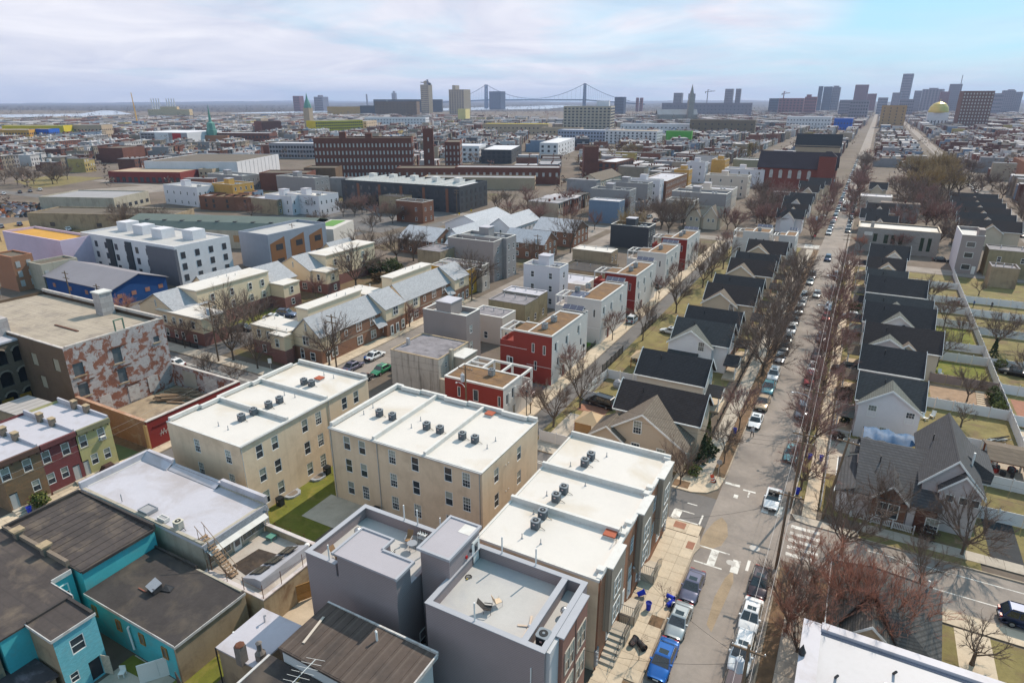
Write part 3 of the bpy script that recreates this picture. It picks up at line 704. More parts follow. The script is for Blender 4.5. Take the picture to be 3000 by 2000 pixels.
hx0,hx1,hy0,hy1,hz=-27.0,-23.95,33.9,38.75,11.9
obj('stair_hut',B(hx0+.15,hy0+.15,0,hx1-.1,hy1-.1,hz),siding_grey,tE)
hr=obj('hut_roof',B(hx0,hy0,hz,hx1,hy1,hz+.16),mat('roof_lilac',(0.37,0.34,0.36),.6,.05,.4),tE)
obj('roof_rim',ring(hx0-.08,hy0-.08,hx1+.08,hy1+.08,.22,hz+.02,hz+.26),cope_grey,hr)
obj('roof_patch',B(hx1-1.35,hy1-1.5,hz+.165,hx1-.2,hy1-.3,hz+.18),cap_white,hr)
dr=obj('door',B(hx1-.1,37.55,ZD+.12,hx1-.03,38.45,ZD+2.2),door_white,tE)
obj('pane',B(hx1-.03,37.75,ZD+1.1,hx1-.015,38.25,ZD+2.0),glass,dr)
obj('door_frame',B(hx1-.1,37.4,ZD+.05,hx1-.05,37.55,ZD+2.3).box(hx1-.1,38.45,ZD+.05,hx1-.05,38.6,ZD+2.3).box(hx1-.1,37.4,ZD+2.2,hx1-.05,38.6,ZD+2.35),white_trim,dr)
obj('wall_lamp',B(hx1-.1,37.05,ZD+1.7,hx1+.08,37.2,ZD+1.95),black_metal,tE)
obj('alarm_bell',MB().tube((hx1-.1,36.5,ZD+1.6),(hx1+.02,36.5,ZD+1.6),.14,.14,12),mat('alarm_red',(0.45,0.02,0.02),.5,.05),tE)
for x,y in((-21.9,38.8),(-18.7,38.8),(-20.0,31.25)):obj('vent_pipe',MB().tube((x,y,ZP+.06),(x,y,ZP+1.75),.065,.065,8),pipe_white,tE)
obj('window',win_mesh(1.0,1.9,'dh')[0],white_trim,tE,(-24.33,32.6,2.2),-math.pi/2)
obj('pane',win_mesh(1.0,1.9,'dh')[2],glass,tE,(-24.33,32.6,2.2),-math.pi/2)
obj('conduit',MB().path([(X1-1.0,Y0-.06,8.2),(X1-1.0,Y0-.06,0)],.05,6),pipe_white,tE)
make_ac('black air conditioner in the narrow front well of the grey roof deck',(-15.0,32.6,ZD),0,.95,1.15,MATS['ac_black'],ac_top,'air conditioners on the grey houses')
steel=mat('turbine_steel',(0.58,0.57,0.56),0.3,0.1,metal=0.8)
def turbine(label,loc):
 t=thing('roof_turbine',label,'vent',loc,0,'spinning roof ventilators')
 obj('base',MB().lathe([(.2,0),(.16,.1),(.14,.28)],12),galv,t)
 g=MB();n=14
 for i in range(n):
  a=2*math.pi*i/n;pts=[]
  for k in range(7):
   ph=-1.2+2.4*k/6;r=.26*math.cos(ph)*1.05+.02;pts.append((r*math.cos(a+.25*k/6),r*math.sin(a+.25*k/6),.5+.24*math.sin(ph)))
  for p,q in zip(pts,pts[1:]):g.tube(p,q,.045,None,4,False)
 obj('vane',g,steel,t);obj('cap',MB().lathe([(.15,.70),(.1,.76),(.02,.78)],12),steel,t)
turbine('shiny steel turbine vent in the front well of the grey roof deck',(-14.85,36.0,ZD))
turbine('shiny steel turbine vent on the courtyard roof of the grey house',(-35.4,36.0,8.9))
def chair(label,loc,rz,m,seat_m,recline=0.35,arm=True):
 t=thing('patio_chair',label,'chair',loc,rz,'patio chairs on the roof decks')
 obj('seat',B(-.27,-.27,.40,.27,.27,.45),seat_m,t)
 obj('backrest',MB().slab([(-.27,.27,.45),(.27,.27,.45),(.27,.27+recline,1.05),(-.27,.27+recline,1.05)],.04),seat_m,t)
 for x in(-.27,.27):
  obj('leg',MB().tube((x,-.27,0),(x,-.27,.62),.018),m,t);obj('leg',MB().tube((x,.32,0),(x,.24,.45),.018),m,t)
  if arm:obj('armrest',B(x-.03,-.28,.62,x+.03,.33,.66),m,t)
dark_cloth=mat('chair_mesh',(0.05,0.042,0.038),.8,.15);tan_cloth=mat('chair_tan',(0.28,0.17,0.09),.8,.12);white_pl=mat('white_plastic',(0.72,0.70,0.66),.5,.05)
chair('dark reclining deck chair on the nearest grey roof deck',(-20.2,33.5,ZD),1.9,black_metal,dark_cloth,.55)
chair('small cream folding chair behind the dark recliner',(-19.9,34.5,ZD),2.6,galv,mat('chair_cream',(0.62,0.47,0.33),.7,.08),.15,False)
chair('brown wicker chair beside the round table on the courtyard roof',(-30.6,37.25,8.9),0.3,galv,tan_cloth)
chair('brown wicker chair in the left corner of the courtyard roof',(-34.9,32.7,8.9),1.5,galv,tan_cloth)
chair('brown chair at the front parapet of the courtyard roof',(-33.9,31.9,8.9),0.8,black_metal,tan_cloth)
g=thing('hose_coil','small dark coil of hose with a yellow end by the stair hut','hose',(-23.6,36.1,ZD))
pts=[(.3*math.cos(a*.7)*(1-a*.02),.3*math.sin(a*.7)*(1-a*.03),.03+.004*a)for a in range(22)]
obj('coil',MB().path(pts,.025,5),black_metal,g);obj('nozzle',MB().tube((.0,-.35,.05),(.1,-.25,.08),.07),mat('nozzle_yellow',(0.5,0.33,0.05),.6,.1),g)
g=thing('fan_blade_pile','broken ceiling fan with pale blades lying on the grey roof deck','scrap',(-16.7,33.7,ZD))
obj('motor',MB().lathe([(.12,0),(.16,.06),(.14,.16),(.05,.22)],10),galv,g)
for a,L in((0.3,1.1),(1.9,.9),(3.2,1.2),(4.6,.8)):obj('blade',MB().slab([(-.06,.1,.1),(.06,.1,.1),(.1,L,.06),(-.1,L,.06)],.02),mat('blade_pale',(0.55,0.44,0.35),.7,.12),g,(0,0,0),a)
tD=thing('grey_house','grey sided house with a sunken courtyard roof terrace, left of the stair hut','house',(0,0,0))
dx0,dx1,dy0,dy1=-36.8,-27.1,31.05,38.75
g=MB()
for a in((dx0,dy0,-33.4,dy0+.3,ZP),(dx0,dy1-.3,dx1,dy1,ZP),(dx0,dy0+.3,dx0+.3,dy1-.3,ZP),(-33.4,dy0,-27.1,dy0+.3,8.8),(dx1-.3,dy0+.3,dx1,dy1-.3,9.25)):g.box(a[0],a[1],0,a[2],a[3],a[4])
obj('wall',g,siding_grey,tD)
obj('roof_deck',B(dx0+.3,dy0+.3,8.6,dx1-.3,dy1-.3,8.9),deck_grey,tD)
obj('parapet_cap',B(dx0-.06,dy0-.06,ZP,-33.4,dy0+.4,ZP+.07).box(dx0-.06,dy1-.4,ZP,dx1+.0,dy1+.06,ZP+.07).box(dx0-.06,dy0+.4,ZP,dx0+.4,dy1-.4,ZP+.07).box(dx1-.38,dy0+.3,9.25,dx1+.04,33.7,9.32),cope_grey,tD)
hutp=[(-33.1,30.98),(-26.85,30.98),(-26.85,32.9),(-30.1,33.1),(-30.1,34.4),(-33.1,34.4)]
def zc(x,y):return 11.0+0.0*x
obj('stair_hut',MB().prism([(-33.1,31.0),(-27.0,31.0),(-27.0,32.8),(-30.2,32.8),(-30.2,34.3),(-33.1,34.3)],8.85,11.2),siding_grey,tD)
hr=obj('hut_roof',MB().prism([(-33.3,30.8),(-26.8,30.8),(-26.8,33.0),(-30.0,33.0),(-30.0,34.5),(-33.3,34.5)],11.2,11.38),MATS['roof_lilac'],tD)
obj('roof_rim',MB().box(-33.4,30.7,11.25,-33.2,34.6,11.5).box(-33.2,34.4,11.25,-29.9,34.6,11.5).box(-30.1,33.1,11.25,-29.9,34.4,11.5).box(-29.9,32.9,11.25,-26.7,33.1,11.5).box(-26.9,30.7,11.25,-26.7,32.9,11.5),cope_grey,hr)
obj('window',win_mesh(1.1,1.9,'dh')[0],white_trim,tD,(dx1+.01,34.1,1.6),math.pi/2);obj('pane',win_mesh(1.1,1.9,'dh')[2],glass,tD,(dx1+.01,34.1,1.6),math.pi/2)
for x,y in((-32.0,38.55),(-30.5,38.55),(-28.0,38.55)):obj('vent_pipe',MB().tube((x,y,ZP+.06),(x,y,ZP+1.7),.065,.065,8),pipe_white,tD)
obj('vent_pipe',MB().tube((-34.2,31.2,ZP+.06),(-34.2,31.2,ZP+1.6),.065,.065,8),pipe_white,tD)
g=thing('patio_table','small round metal table on the courtyard roof','table',(-29.8,36.7,8.9))
obj('tabletop',MB().lathe([(.45,.70),(.46,.73),(.44,.75)],18),metal_grey,g)
for a in range(4):obj('leg',MB().tube((.3*math.cos(a*1.57),.3*math.sin(a*1.57),.7),(.38*math.cos(a*1.57),.38*math.sin(a*1.57),0),.018),black_metal,g)
g=thing('bar_cart','white two tier cart with bottles by the courtyard parapet','cart',(-29.6,38.0,8.9))
for z in(.45,.9):obj('shelf',B(-.45,-.22,z,.45,.22,z+.04),white_pl,g)
for x in(-.42,.42):
 for y in(-.19,.19):obj('leg',B(x-.025,y-.025,0,x+.025,y+.025,.9),white_pl,g)
for i in range(6):tag(obj('bottle',MB().lathe([(.05,0),(.05,.16),(.02,.22),(.02,.28)],7,(-29.95+i*.14,38.0+(i%2)*.12,9.84)),mat('bottle_dark',(0.06,0.05,0.04),.15,.2)),'small dark bottle on the white cart','bottle','bottles on the white cart')
g=thing('folding_chair','dark striped folding chair in the notch of the courtyard hut','chair',(-31.0,35.2,8.9))
obj('seat',B(-.3,-.3,.3,.3,.3,.36),dark_cloth,g)
for i in range(4):obj('slat',B(-.28+i*.16,-.3,.36,-.2+i*.16,.3,.39),white_pl,g)
for x in(-.28,.28):obj('leg',MB().path([(x,-.3,0),(x,.3,.6)],.02).path([(x,.3,0),(x,-.3,.5)],.02),black_metal,g)

# ---- lower left: silver roofs, black roofs, blue-green walls
silver=mat('roof_silver',(0.46,0.44,0.475),0.55,0.07,0.25,stain=(0.30,0.25,0.225),stain_amt=0.5,stain_scale=0.2)
silver_wall=mat('silver_paint',(0.36,0.355,0.385),0.6,0.1,0.5,stain=(0.22,0.19,0.17),stain_amt=0.4)
block_wall=mat('parged_wall',(0.40,0.355,0.285),0.9,0.1,0.4,stain=(0.20,0.17,0.13),stain_amt=0.4,streak=0.45)
tar=mat('roof_tar',(0.062,0.05,0.046),0.85,0.25,0.3,'seam',(0.9,0.35,1),(0.03,0.027,0.027),stain=(0.17,0.13,0.095),stain_amt=0.6,stain_scale=0.4)
tar2=mat('roof_tar_dark',(0.045,0.038,0.036),0.8,0.3,0.5,stain=(0.12,0.095,0.07),stain_amt=0.5,stain_scale=0.3)
tar3=mat('roof_tar_brown',(0.085,0.063,0.052),0.85,0.25,0.3,'seam',(0.95,0.5,0),(0.16,0.13,0.11),stain=(0.03,0.027,0.026),stain_amt=0.5,stain_scale=0.4)
teal=mat('paint_teal',(0.07,0.40,0.44),0.75,0.12,0.5,stain=(0.16,0.27,0.27),stain_amt=0.4,stain_scale=0.6)
blue_pale=mat('paint_sky_blue',(0.17,0.47,0.53),0.8,0.12,0.8,'brick',(0.24,0.08,0.01),(0.13,0.37,0.43),stain=(0.28,0.38,0.38),stain_amt=0.3,stain_scale=0.8)
stone_tan=mat('wall_tan_stained',(0.33,0.25,0.165),0.92,0.16,0.4,stain=(0.12,0.085,0.06),stain_amt=0.55,stain_scale=0.3,streak=0.35)
flash_w=mat('flashing_white',(0.50,0.48,0.46),.6,.2,1.0,stain=(.25,.18,.14),stain_amt=.5,stain_scale=1.5)
terracotta=mat('clay_cap',(0.36,0.27,0.17),.9,.2,1.5,stain=(.1,.08,.07),stain_amt=.5,stain_scale=2)
wood_old=mat('wood_weathered',(0.27,0.18,0.115),.9,.25,1.5);rust=mat('rust_iron',(0.12,0.05,0.03),.9,.3,2)
tG=thing('workshop_building','low building with wide silver roof, skylights and fire stairs beside the left cream block','building',(0,0,0))
gx0,gx1,gy0,gy1,gz=-70.0,-50.1,30.3,38.1,6.4
obj('wall',B(gx0,gy0,0,gx1,gy0+.3,gz).box(gx0,gy1-.3,0,gx1,gy1,gz).box(gx0,gy0+.3,0,gx0+.3,gy1-.3,gz).box(gx1-.3,gy0+.3,0,gx1,gy1-.3,gz-.2),block_wall,tG)
obj('roof',MB().slab([(gx0,gy0-.05,gz+.0),(gx1+.1,gy0-.05,gz-.25),(gx1+.1,gy1,gz-.25),(gx0,gy1,gz)],.25),silver,tG)
g=MB().box(gx0-.05,gy0-.1,gz-.05,gx0+.35,gy1,gz+.75);g.box(gx0+.35,gy1-.25,gz,-65.0,gy1+.15,gz+.9)
g.box(-65,gy1-.25,gz-.1,-56.8,gy1+.1,gz+.35);g.box(-56.8,gy1-.25,gz-.1,gx1+.1,gy1+.15,gz+.75)
g.slab([(gx0+.35,gy1-.28,gz+.8),(gx0+.35,gy1-1.1,gz+.02),(-65,gy1-1.1,gz),(-65,gy1-.28,gz+.5)],.05)
g.slab([(-65,gy1-.28,gz+.3),(-65,gy1-.9,gz),(-57,gy1-.9,gz-.1),(-57,gy1-.28,gz+.25)],.05)
obj('parapet',g,silver,tG)
obj('edge_strip',B(gx0+.36,gy0+.5,gz+.01,gx0+.5,gy1-1.0,gz+.05),cap_white,tG)
for x,y,w,d,n in((-59.6,31.2,1.5,1.25,2),(-56.8,31.0,1.2,.6,1)):
 o=obj('skylight',ring(x-w/2,y-d/2,x+w/2,y+d/2,.09,gz-.1,gz+.28),metal_grey if n==2 else cap_white,tG)
 obj('pane',B(x-w/2+.09,y-d/2+.09,gz+.16,x+w/2-.09,y+d/2-.09,gz+.22),mat('skylight_glass',(.30,.29,.29),.25,.2,2),o)
obj('vent_pipe',MB().tube((-63.5,30.9,gz),(-63.5,30.9,gz+.9),.05),metal_grey,tG)
make_ac('pale beige air conditioner on the silver roof next to the skylights',(-54.3,30.95,gz-.18),0,.8,.9,ac_pale,mat('ac_top_pale',(.55,.5,.4),.5,.1))
sh=mat('shingle_blue',(0.21,0.225,0.25),.9,.15,.8,'shingle',(.35,.17,.02),bump=.3)
obj('shingle_panel',MB().slab([(gx1+.32,gy0,gz-.95),(gx1+.32,gy1,gz-.95),(gx1+.08,gy1,gz-.25),(gx1+.08,gy0,gz-.25)],.05),sh,tG)
obj('awning',MB().slab([(gx1+.85,gy0+.2,gz-1.25),(gx1+.85,gy1-.6,gz-1.25),(gx1+.3,gy1-.6,gz-.92),(gx1+.3,gy0+.2,gz-.92)],.07),cap_white,tG)
DZ=3.2
old_glass=mat('old_glass',(0.16,0.145,0.115),.3,.35,1.2)
for a,b in((30.7,31.9),(32.2,33.2),(34.6,37.4)):
 o=obj('window',ring(0,0,b-a,1.75,.07,0,.1).xf(Matrix(((0,0,1,gx1),(1,0,0,a),(0,1,0,DZ+.55),(0,0,0,1)))),galv,tG)
 n=int((b-a)/.5)
 obj('pane',B(gx1+.01,a+.07,DZ+.62,gx1+.04,b-.07,DZ+2.23),old_glass,o)
 m_=MB()
 for k in range(1,n):m_.box(gx1+.04,a+(b-a)*k/n-.02,DZ+.62,gx1+.07,a+(b-a)*k/n+.02,DZ+2.23)
 for z in(1.1,1.65):m_.box(gx1+.04,a+.07,DZ+z-.02,gx1+.065,b-.07,DZ+z+.02)
 obj('muntin',m_,metal_grey,o)
d=obj('door',B(gx1,33.5,DZ+.02,gx1+.1,34.4,DZ+2.25),door_white,tG)
obj('pane',B(gx1+.1,33.65,DZ+1.3,gx1+.115,34.25,DZ+2.05).box(gx1+.1,33.65,DZ+.5,gx1+.115,34.25,DZ+1.2),glass,d)
downspout(tG,gx1+.35,gy1-.3,DZ,gz-.3,galv);downspout(tG,gx1+.2,gy1-.6,DZ,gz-1.1,pipe_white)
obj('terrace_wall',B(-50.1,30.0,0,-42.0,30.25,DZ+.1).box(-42.3,30.25,0,-42.0,37.4,DZ+.1).box(-50.0,37.4,0,-42.0,37.7,DZ+.75),mat('wall_rusty',(0.40,0.31,0.20),.92,.18,.4,stain=(.16,.075,.035),stain_amt=.6,stain_scale=.5,streak=.4),tG)
obj('terrace',B(-50.0,30.25,DZ-.3,-42.3,37.4,DZ),mat('terrace_concrete',(0.44,0.38,0.33),.9,.15,.5,stain=(.24,.17,.13),stain_amt=.5,stain_scale=.4),tG)
obj('terrace_edge',B(-50.1,29.98,DZ+.1,-41.95,30.4,DZ+.22).box(-42.35,30.4,DZ+.1,-41.95,37.4,DZ+.22).box(-50.0,37.35,DZ+.75,-41.95,37.75,DZ+.85),mat('edge_whitewash',(.55,.49,.47),.8,.15,1,stain=(.3,.2,.16),stain_amt=.5,stain_scale=1),tG)
obj('terrace_pit',MB().prism([(-48.6,32.0),(-45.9,31.6),(-45.8,35.3),(-48.3,35.0)],DZ,DZ+.02),mat('pit_dark',(.05,.037,.03),.95,.4,1.5,stain=(.12,.08,.05),stain_amt=.5,stain_scale=1),tG)
rl=obj('roof_light',MB().add([(-46.0,31.1,DZ+.25),(-44.1,31.0,DZ+1.0),(-43.3,37.0,DZ+1.0),(-45.6,36.6,DZ+.25),(-46.0,31.1,DZ),(-43.2,31.0,DZ),(-43.0,37.0,DZ),(-45.6,36.6,DZ),(-43.3,31.0,DZ+1.0)],[(0,1,2,3),(0,4,5,8,1),(8,5,6,2),(2,6,7,3),(3,7,4,0),(1,8,2)]),silver_wall,tG)
sl_glass=mat('roof_glass',(.085,.075,.06),.15,.3,1.5,spec=.7)
for i in range(3):
 for j in range(2):
  def pt(u,v):
   ya,yb=31.4+1.65*i+.1,31.4+1.65*i+1.5
   x=-45.75+1.75*(.04+.92*(j+u)/2)+.1*i;y=ya+(yb-ya)*v+.15*u;return(x,y,DZ+.30+(x+46.0)*.385+.03)
  a,b=.05,.95
  f=obj('skylight_frame',MB().slab([pt(a,a),pt(b,a),pt(b,b),pt(a,b)],.06),black_metal,rl)
  o=obj('skylight_pane',MB().slab([tuple(Vector(pt(*q))+Vector((0,0,.02)))for q in((.12,.1),(.88,.1),(.88,.9),(.12,.9))],.012),sl_glass,rl)
obj('dome_vent',MB().lathe([(.28,0),(.30,.08),(.2,.2),(.04,.25)],12,(-43.6,37.1,DZ+.7)),white_pl,tG)
t=thing('fire_stairs','old wooden stairs with handrails climbing from the terrace to the silver roof','stairs',(-47.1,31.05,DZ))
n=14;dx,dz=-3.9,3.3
for k in range(n):f=k/n;obj('tread',B(dx*f-.16,-.36,dz*f+.2,dx*f+.16,.36,dz*f+.25),wood_old,t)
for y in(-.38,.38):
 obj('stringer',MB().slab([(0.1,y-.03,0),(.1,y+.03,0),(dx,y+.03,dz),(dx,y-.03,dz)],.26),wood_old,t)
 g=MB().tube((.1,y,1.0),(dx-.3,y,dz+1.25),.035)
 for f in(0.02,.35,.68,1):g.tube((dx*f,y,dz*f),(dx*f,y,dz*f+1.05),.03)
 obj('handrail',g,wood_old,t)
obj('support_frame',MB().path([(-2.6,-.5,0),(-2.6,-.5,2.2),(-2.6,.5,2.2),(-2.6,.5,0)],.04).path([(-3.7,-.5,0),(-3.7,-.5,3.2)],.04),rust,t)
t=thing('terrace_fence','thin rusty posts and wires round the edge of the terrace','fence',(0,0,DZ))
pts=[(-49.5,30.1),(-46.9,30.1),(-44.6,30.1),(-42.1,30.15),(-42.1,32.3),(-42.1,35),(-42.1,37.4)]
for x,y in pts:obj('post',MB().tube((x,y,-.6),(x,y,1.7),.035,None,5),rust,t)
obj('wire',MB().path([(x,y,1.2)for x,y in pts],.012,4),rust,t)
t=thing('garden_fence','rusty post and wire fence crossing the end of the lawn','fence',(0,0,0))
pts=[(-56.4,39.9),(-54,39.9),(-51.6,39.9),(-49.2,39.9),(-47.2,39.95)]
for x,y in pts:obj('post',MB().tube((x,y,0),(x,y,2.1),.035,None,5),rust,t)
obj('wire',MB().path([(x,y,2.0)for x,y in pts],.014,4).path([(x,y,1.0)for x,y in pts],.01,4),rust,t)
t=thing('stool','small green square stool on the terrace by the wall','stool',(-48.3,36.7,DZ))
grn=mat('paint_sage',(.10,.24,.18),.7,.15)
obj('seat',B(-.4,-.4,.42,.4,.4,.48),grn,t)
for x in(-.34,.34):
 for y in(-.34,.34):obj('leg',B(x-.03,y-.03,0,x+.03,y+.03,.42),grn,t)
t=thing('wooden_fence','new tan plank fence between the terrace wall and the grey house','fence',(-43.9,30.4,0))
fence_wood=mat('fence_wood',(.42,.225,.075),.85,.15,1.2,orand=.15)
L=5.6;ang=math.atan2(4.6,2.6)
pl=B(0,-.03,-.085,L,.03,.085).mesh('plank')
for k in range(10):obj('plank',pl,fence_wood,t,(0,0,.25+k*.19),ang)
for k in range(4):obj('post',B(-.05,-.05,0,.05,.05,2.1),fence_wood,t,(math.cos(ang)*L*k/3-.05,math.sin(ang)*L*k/3+.06,0),ang)
t=thing('bicycle','black bicycle parked on the pale paving behind the plank fence','bicycle',(-38.6,33.6,.03),2.0)
def bike(t):
 for x in(-.52,.52):
  g=MB();n=16
  for i in range(n):
   a,b=2*math.pi*i/n,2*math.pi*(i+1)/n
   g.tube((x+.33*math.cos(a),0,.34+.33*math.sin(a)),(x+.33*math.cos(b),0,.34+.33*math.sin(b)),.022,None,5,False)
  w=obj('wheel',g,black_metal,t);s=MB()
  for i in range(8):s.tube((x,0,.34),(x+.31*math.cos(i*.785),0,.34+.31*math.sin(i*.785)),.006,None,3,False)
  obj('spokes',s,galv,w)
 f=MB();f.path([(-.52,0,.34),(-.12,0,.32),(.35,0,.78),(-.2,0,.82),(-.12,0,.32)],.02);f.path([(-.52,0,.34),(-.2,0,.82)],.016);f.path([(.35,0,.9),(.35,0,.78),(.52,0,.34)],.02)
 obj('frame',f,black_metal,t);obj('saddle',B(-.34,-.07,.88,-.08,.07,.94),black_metal,t)
 obj('handlebar',MB().path([(.28,-.28,.98),(.36,-.2,.95),(.36,.2,.95),(.28,.28,.98)],.016),black_metal,t)
bike(t)
tK=thing('garage_building','long low building with dark tarred roof and turquoise side wall','building',(0,0,0))
kx0,kx1,ky0,ky1,kz=-56.2,-43.6,22.4,29.4,4.25
obj('wall',B(kx1-.25,ky0,0,kx1,ky1,kz-.45),stone_tan,tK)
obj('painted_wall',B(kx0,ky0-.02,0,kx1-.25,ky0+.23,kz-.42),teal,tK)
obj('rear_wall',B(kx0,ky0+.23,0,kx0+.2,ky1,kz).box(kx0+.2,ky1-.2,0,kx1-.25,ky1,kz),block_wall,tK)
obj('roof',MB().slab([(kx0,ky0-.1,kz),(kx1+.1,ky0-.1,kz-.25),(kx1+.1,ky1,kz-.15),(kx0,ky1,kz+.15)],.18),tar2,tK)
obj('fascia',B(kx0,ky0-.16,kz-.32,kx1+.1,ky0-.1,kz-.02).box(kx1+.1,ky0-.16,kz-.38,kx1+.16,ky1,kz-.12),flash_w,tK)
for x in(-55.2,-51.6,-48.3,-45.2):
 o=obj('window',ring(0,0,.7,1.2,.1,0,.1).xf(Matrix(((1,0,0,x-.35),(0,0,-1,ky0-.02),(0,1,0,2.0),(0,0,0,1)))),mat('frame_ochre',(.32,.17,.06),.8,.15),tK)
 obj('pane',B(x-.26,ky0-.05,2.08,x+.26,ky0-.025,3.1),old_glass,o)
obj('drain_pipe',MB().path([(-49.9,ky0-.05,3.3),(-49.9,ky0-.2,3.2),(-49.7,ky0-.2,.9)],.09,8),pipe_white,tK)
t=thing('roof_junk','dark crumpled hatch and boards lying in the middle of the tarred roof','scrap',(-50.8,25.6,kz))
obj('box',B(-.5,-.4,0,.5,.4,.55),mat('junk_dark',(.05,.045,.045),.8,.3,2),t);obj('lid',MB().slab([(-.55,-.5,.6),(.5,-.6,.45),(.6,.4,.75),(-.5,.5,.9)],.05),metal_grey,t)
obj('board',B(-1.6,-.6,0,-.5,-.5,.06),mat('board_red',(.25,.1,.07),.9,.2),t);obj('tarpaulin',MB().slab([(.5,.2,.05),(1.4,.5,.02),(1.2,1.1,.03),(.4,.8,.25)],.03),black_metal,t)
obj('wall_flashing',B(-56.2,29.2,kz-.1,-50.0,29.42,kz+.35),tar2,tK)
tM=thing('old_house','house with tarred roof and bright turquoise rear wall above the lower dark roof','house',(0,0,0))
obj('wall',B(-68.6,22.6,0,-56.3,29.6,6.4),teal,tM)
obj('roof',MB().slab([(-68.7,22.5,6.75),(-56.2,22.5,6.42),(-56.2,29.7,6.42),(-68.7,29.7,6.75)],.16),tar,tM)
for k in range(12):obj('roof_sheet',B(-68.4+k*1.005,22.6,0,-67.44+k*1.005,29.45,.03),tar,tM,(0,0,6.75-.0264*(k*1.005+.8)+rnd.uniform(0,.012)))
obj('roof_edge',B(-68.8,29.5,6.4,-56.2,29.75,6.9).box(-68.8,22.5,6.5,-68.5,29.5,7.1).box(-56.2,22.6,6.15,-56.1,29.5,6.43),tar2,tM)
tN=thing('old_house','brown tar roofed house at the left edge with clay chimney caps on its party wall','house',(0,0,0))
obj('wall',B(-69,15,0,-57.3,22.3,6.35).box(-57.3,15.0,0,-54.0,20.5,6.2),teal,tN)
obj('roof',MB().slab([(-69.1,14.8,6.7),(-57.2,14.8,6.38),(-57.2,22.3,6.38),(-69.1,22.3,6.7)],.16).slab([(-57.2,14.8,6.38),(-53.9,14.8,6.3),(-53.9,20.5,6.3),(-57.2,20.5,6.38)],.16),tar,tN)
obj('party_wall',MB().box(-69,22.3,6.0,-58.0,22.62,7.0),mat('party_wall',(.2,.155,.12),.9,.2,1),tN)
for x in(-66.2,-61.5):c=obj('chimney',B(x-.35,22.1,6.3,x+.35,22.8,7.35),MATS['party_wall'],tN);obj('cap',B(x-.5,21.95,7.35,x+.5,22.95,7.55),terracotta,c)
obj('fascia',B(-57.2,20.5,6.05,-53.9,20.58,6.4).box(-57.25,20.6,6.1,-57.15,22.25,6.55),flash_w,tN)
o=obj('window',win_mesh(.9,1.5,'dh')[0],white_trim,tN,(-57.28,21.3,3.9),math.pi/2);obj('pane',win_mesh(.9,1.5,'dh')[2],glass,o)
tO=thing('blue_house_wing','pale blue brick rear wing with white window and open dark doorway','house',(0,0,0))
ox0,ox1,oy0,oy1,oz=-54.0,-50.4,17.0,20.3,6.25
hs={'E':[(1.6,3.7,1.1,1.5),(.75,1.2,.7,1.0),(2.35,.1,.95,2.0)]}
g=wall_geo(ox1-ox0,oy1-oy0,oz,hs);gb,gt_=MB(),MB()
for f in g.f:
 vs=[g.v[i]for i in f];(gb if min(v[0]for v in vs)>3.4 else gt_).poly(vs)
obj('blue_wall',gb,blue_pale,tO,(ox0,oy0,0));obj('side_wall',gt_,stone_tan,tO,(ox0,oy0,0))
tO.location=(0,0,0)
e=thing('x','x','x')if False else None
for u,z,w,h in hs['E'][:2]:
 f=win_mesh(w,h,'dh');o=obj('window',f[0],white_trim,tO,(ox1-.06,oy0+u,z),math.pi/2);obj('pane',f[1],glass,o);obj('pane',f[2],glass,o)
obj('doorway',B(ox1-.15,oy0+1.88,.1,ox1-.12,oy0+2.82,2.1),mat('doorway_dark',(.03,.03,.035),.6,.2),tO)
obj('door',MB().slab([(ox1,oy0+2.85,.1),(ox1+.8,oy0+3.1,.1),(ox1+.8,oy0+3.1,2.1),(ox1,oy0+2.85,2.1)],.05),mat('door_lace',(.5,.42,.33),.8,.3,4),tO)
obj('roof',MB().slab([(ox0,oy0-.1,oz+.05),(ox1+.08,oy0-.1,oz),(ox1+.08,oy1+.05,oz),(ox0,oy1+.05,oz+.05)],.12),tar,tO)
obj('fascia',B(ox1+.08,oy0-.15,oz-.2,ox1+.15,oy1+.05,oz+.06).box(ox0,oy0-.17,oz-.2,ox1+.08,oy0-.1,oz+.08),flash_w,tO)
obj('roof_upstand',B(ox0-.05,oy0,oz,ox0+.2,oy1,oz+.25).box(ox0+.2,oy1-.25,oz,ox1,oy1,oz+.22),tar2,tO)
tP=thing('shed_roof','low shed with mottled black and grey roof in the bottom left corner','shed',(0,0,0))
obj('wall',B(-58,10,0,-50.8,16.6,2.6),stone_tan,tP);obj('roof',B(-58.1,9.9,2.6,-50.6,16.8,2.8),mat('roof_mottled',(.05,.045,.05),.7,.3,1,stain=(.22,.2,.23),stain_amt=.7,stain_scale=.5),tP)
o=thing('old_house','tan stained rear wall with an old barred window at the left edge','house',(0,0,0))
obj('wall',B(-66,14.0,0,-54.2,14.75,6.0),stone_tan,o);obj('window',B(-55.2,13.9,1.9,-54.19,14.6,3.2),old_glass,o)
tH=thing('shed','small silver roofed shed with two chimneys behind the dark pitched roof','shed',(0,0,0))
obj('wall',B(-40.2,23.9,0,-35.9,28.6,4.2),stone_tan,tH)
obj('roof',MB().slab([(-40.4,23.8,4.25),(-35.7,23.8,4.45),(-35.7,28.7,4.5),(-40.4,28.7,4.3)],.15),silver,tH)
obj('vent_pipe',MB().path([(-38.9,27.6,4.3),(-38.9,27.6,5.0),(-38.7,27.6,5.1)],.08,7),galv,tH)
c=obj('chimney',B(-37.5,23.5,4.2,-36.85,24.15,6.0),mat('chimney_stone',(.19,.165,.15),.95,.3,1.5),tH);obj('cap',MB().lathe([(.36,6.0),(.4,6.08),(.3,6.14)],8,(-37.17,23.83,0)),rust,c)
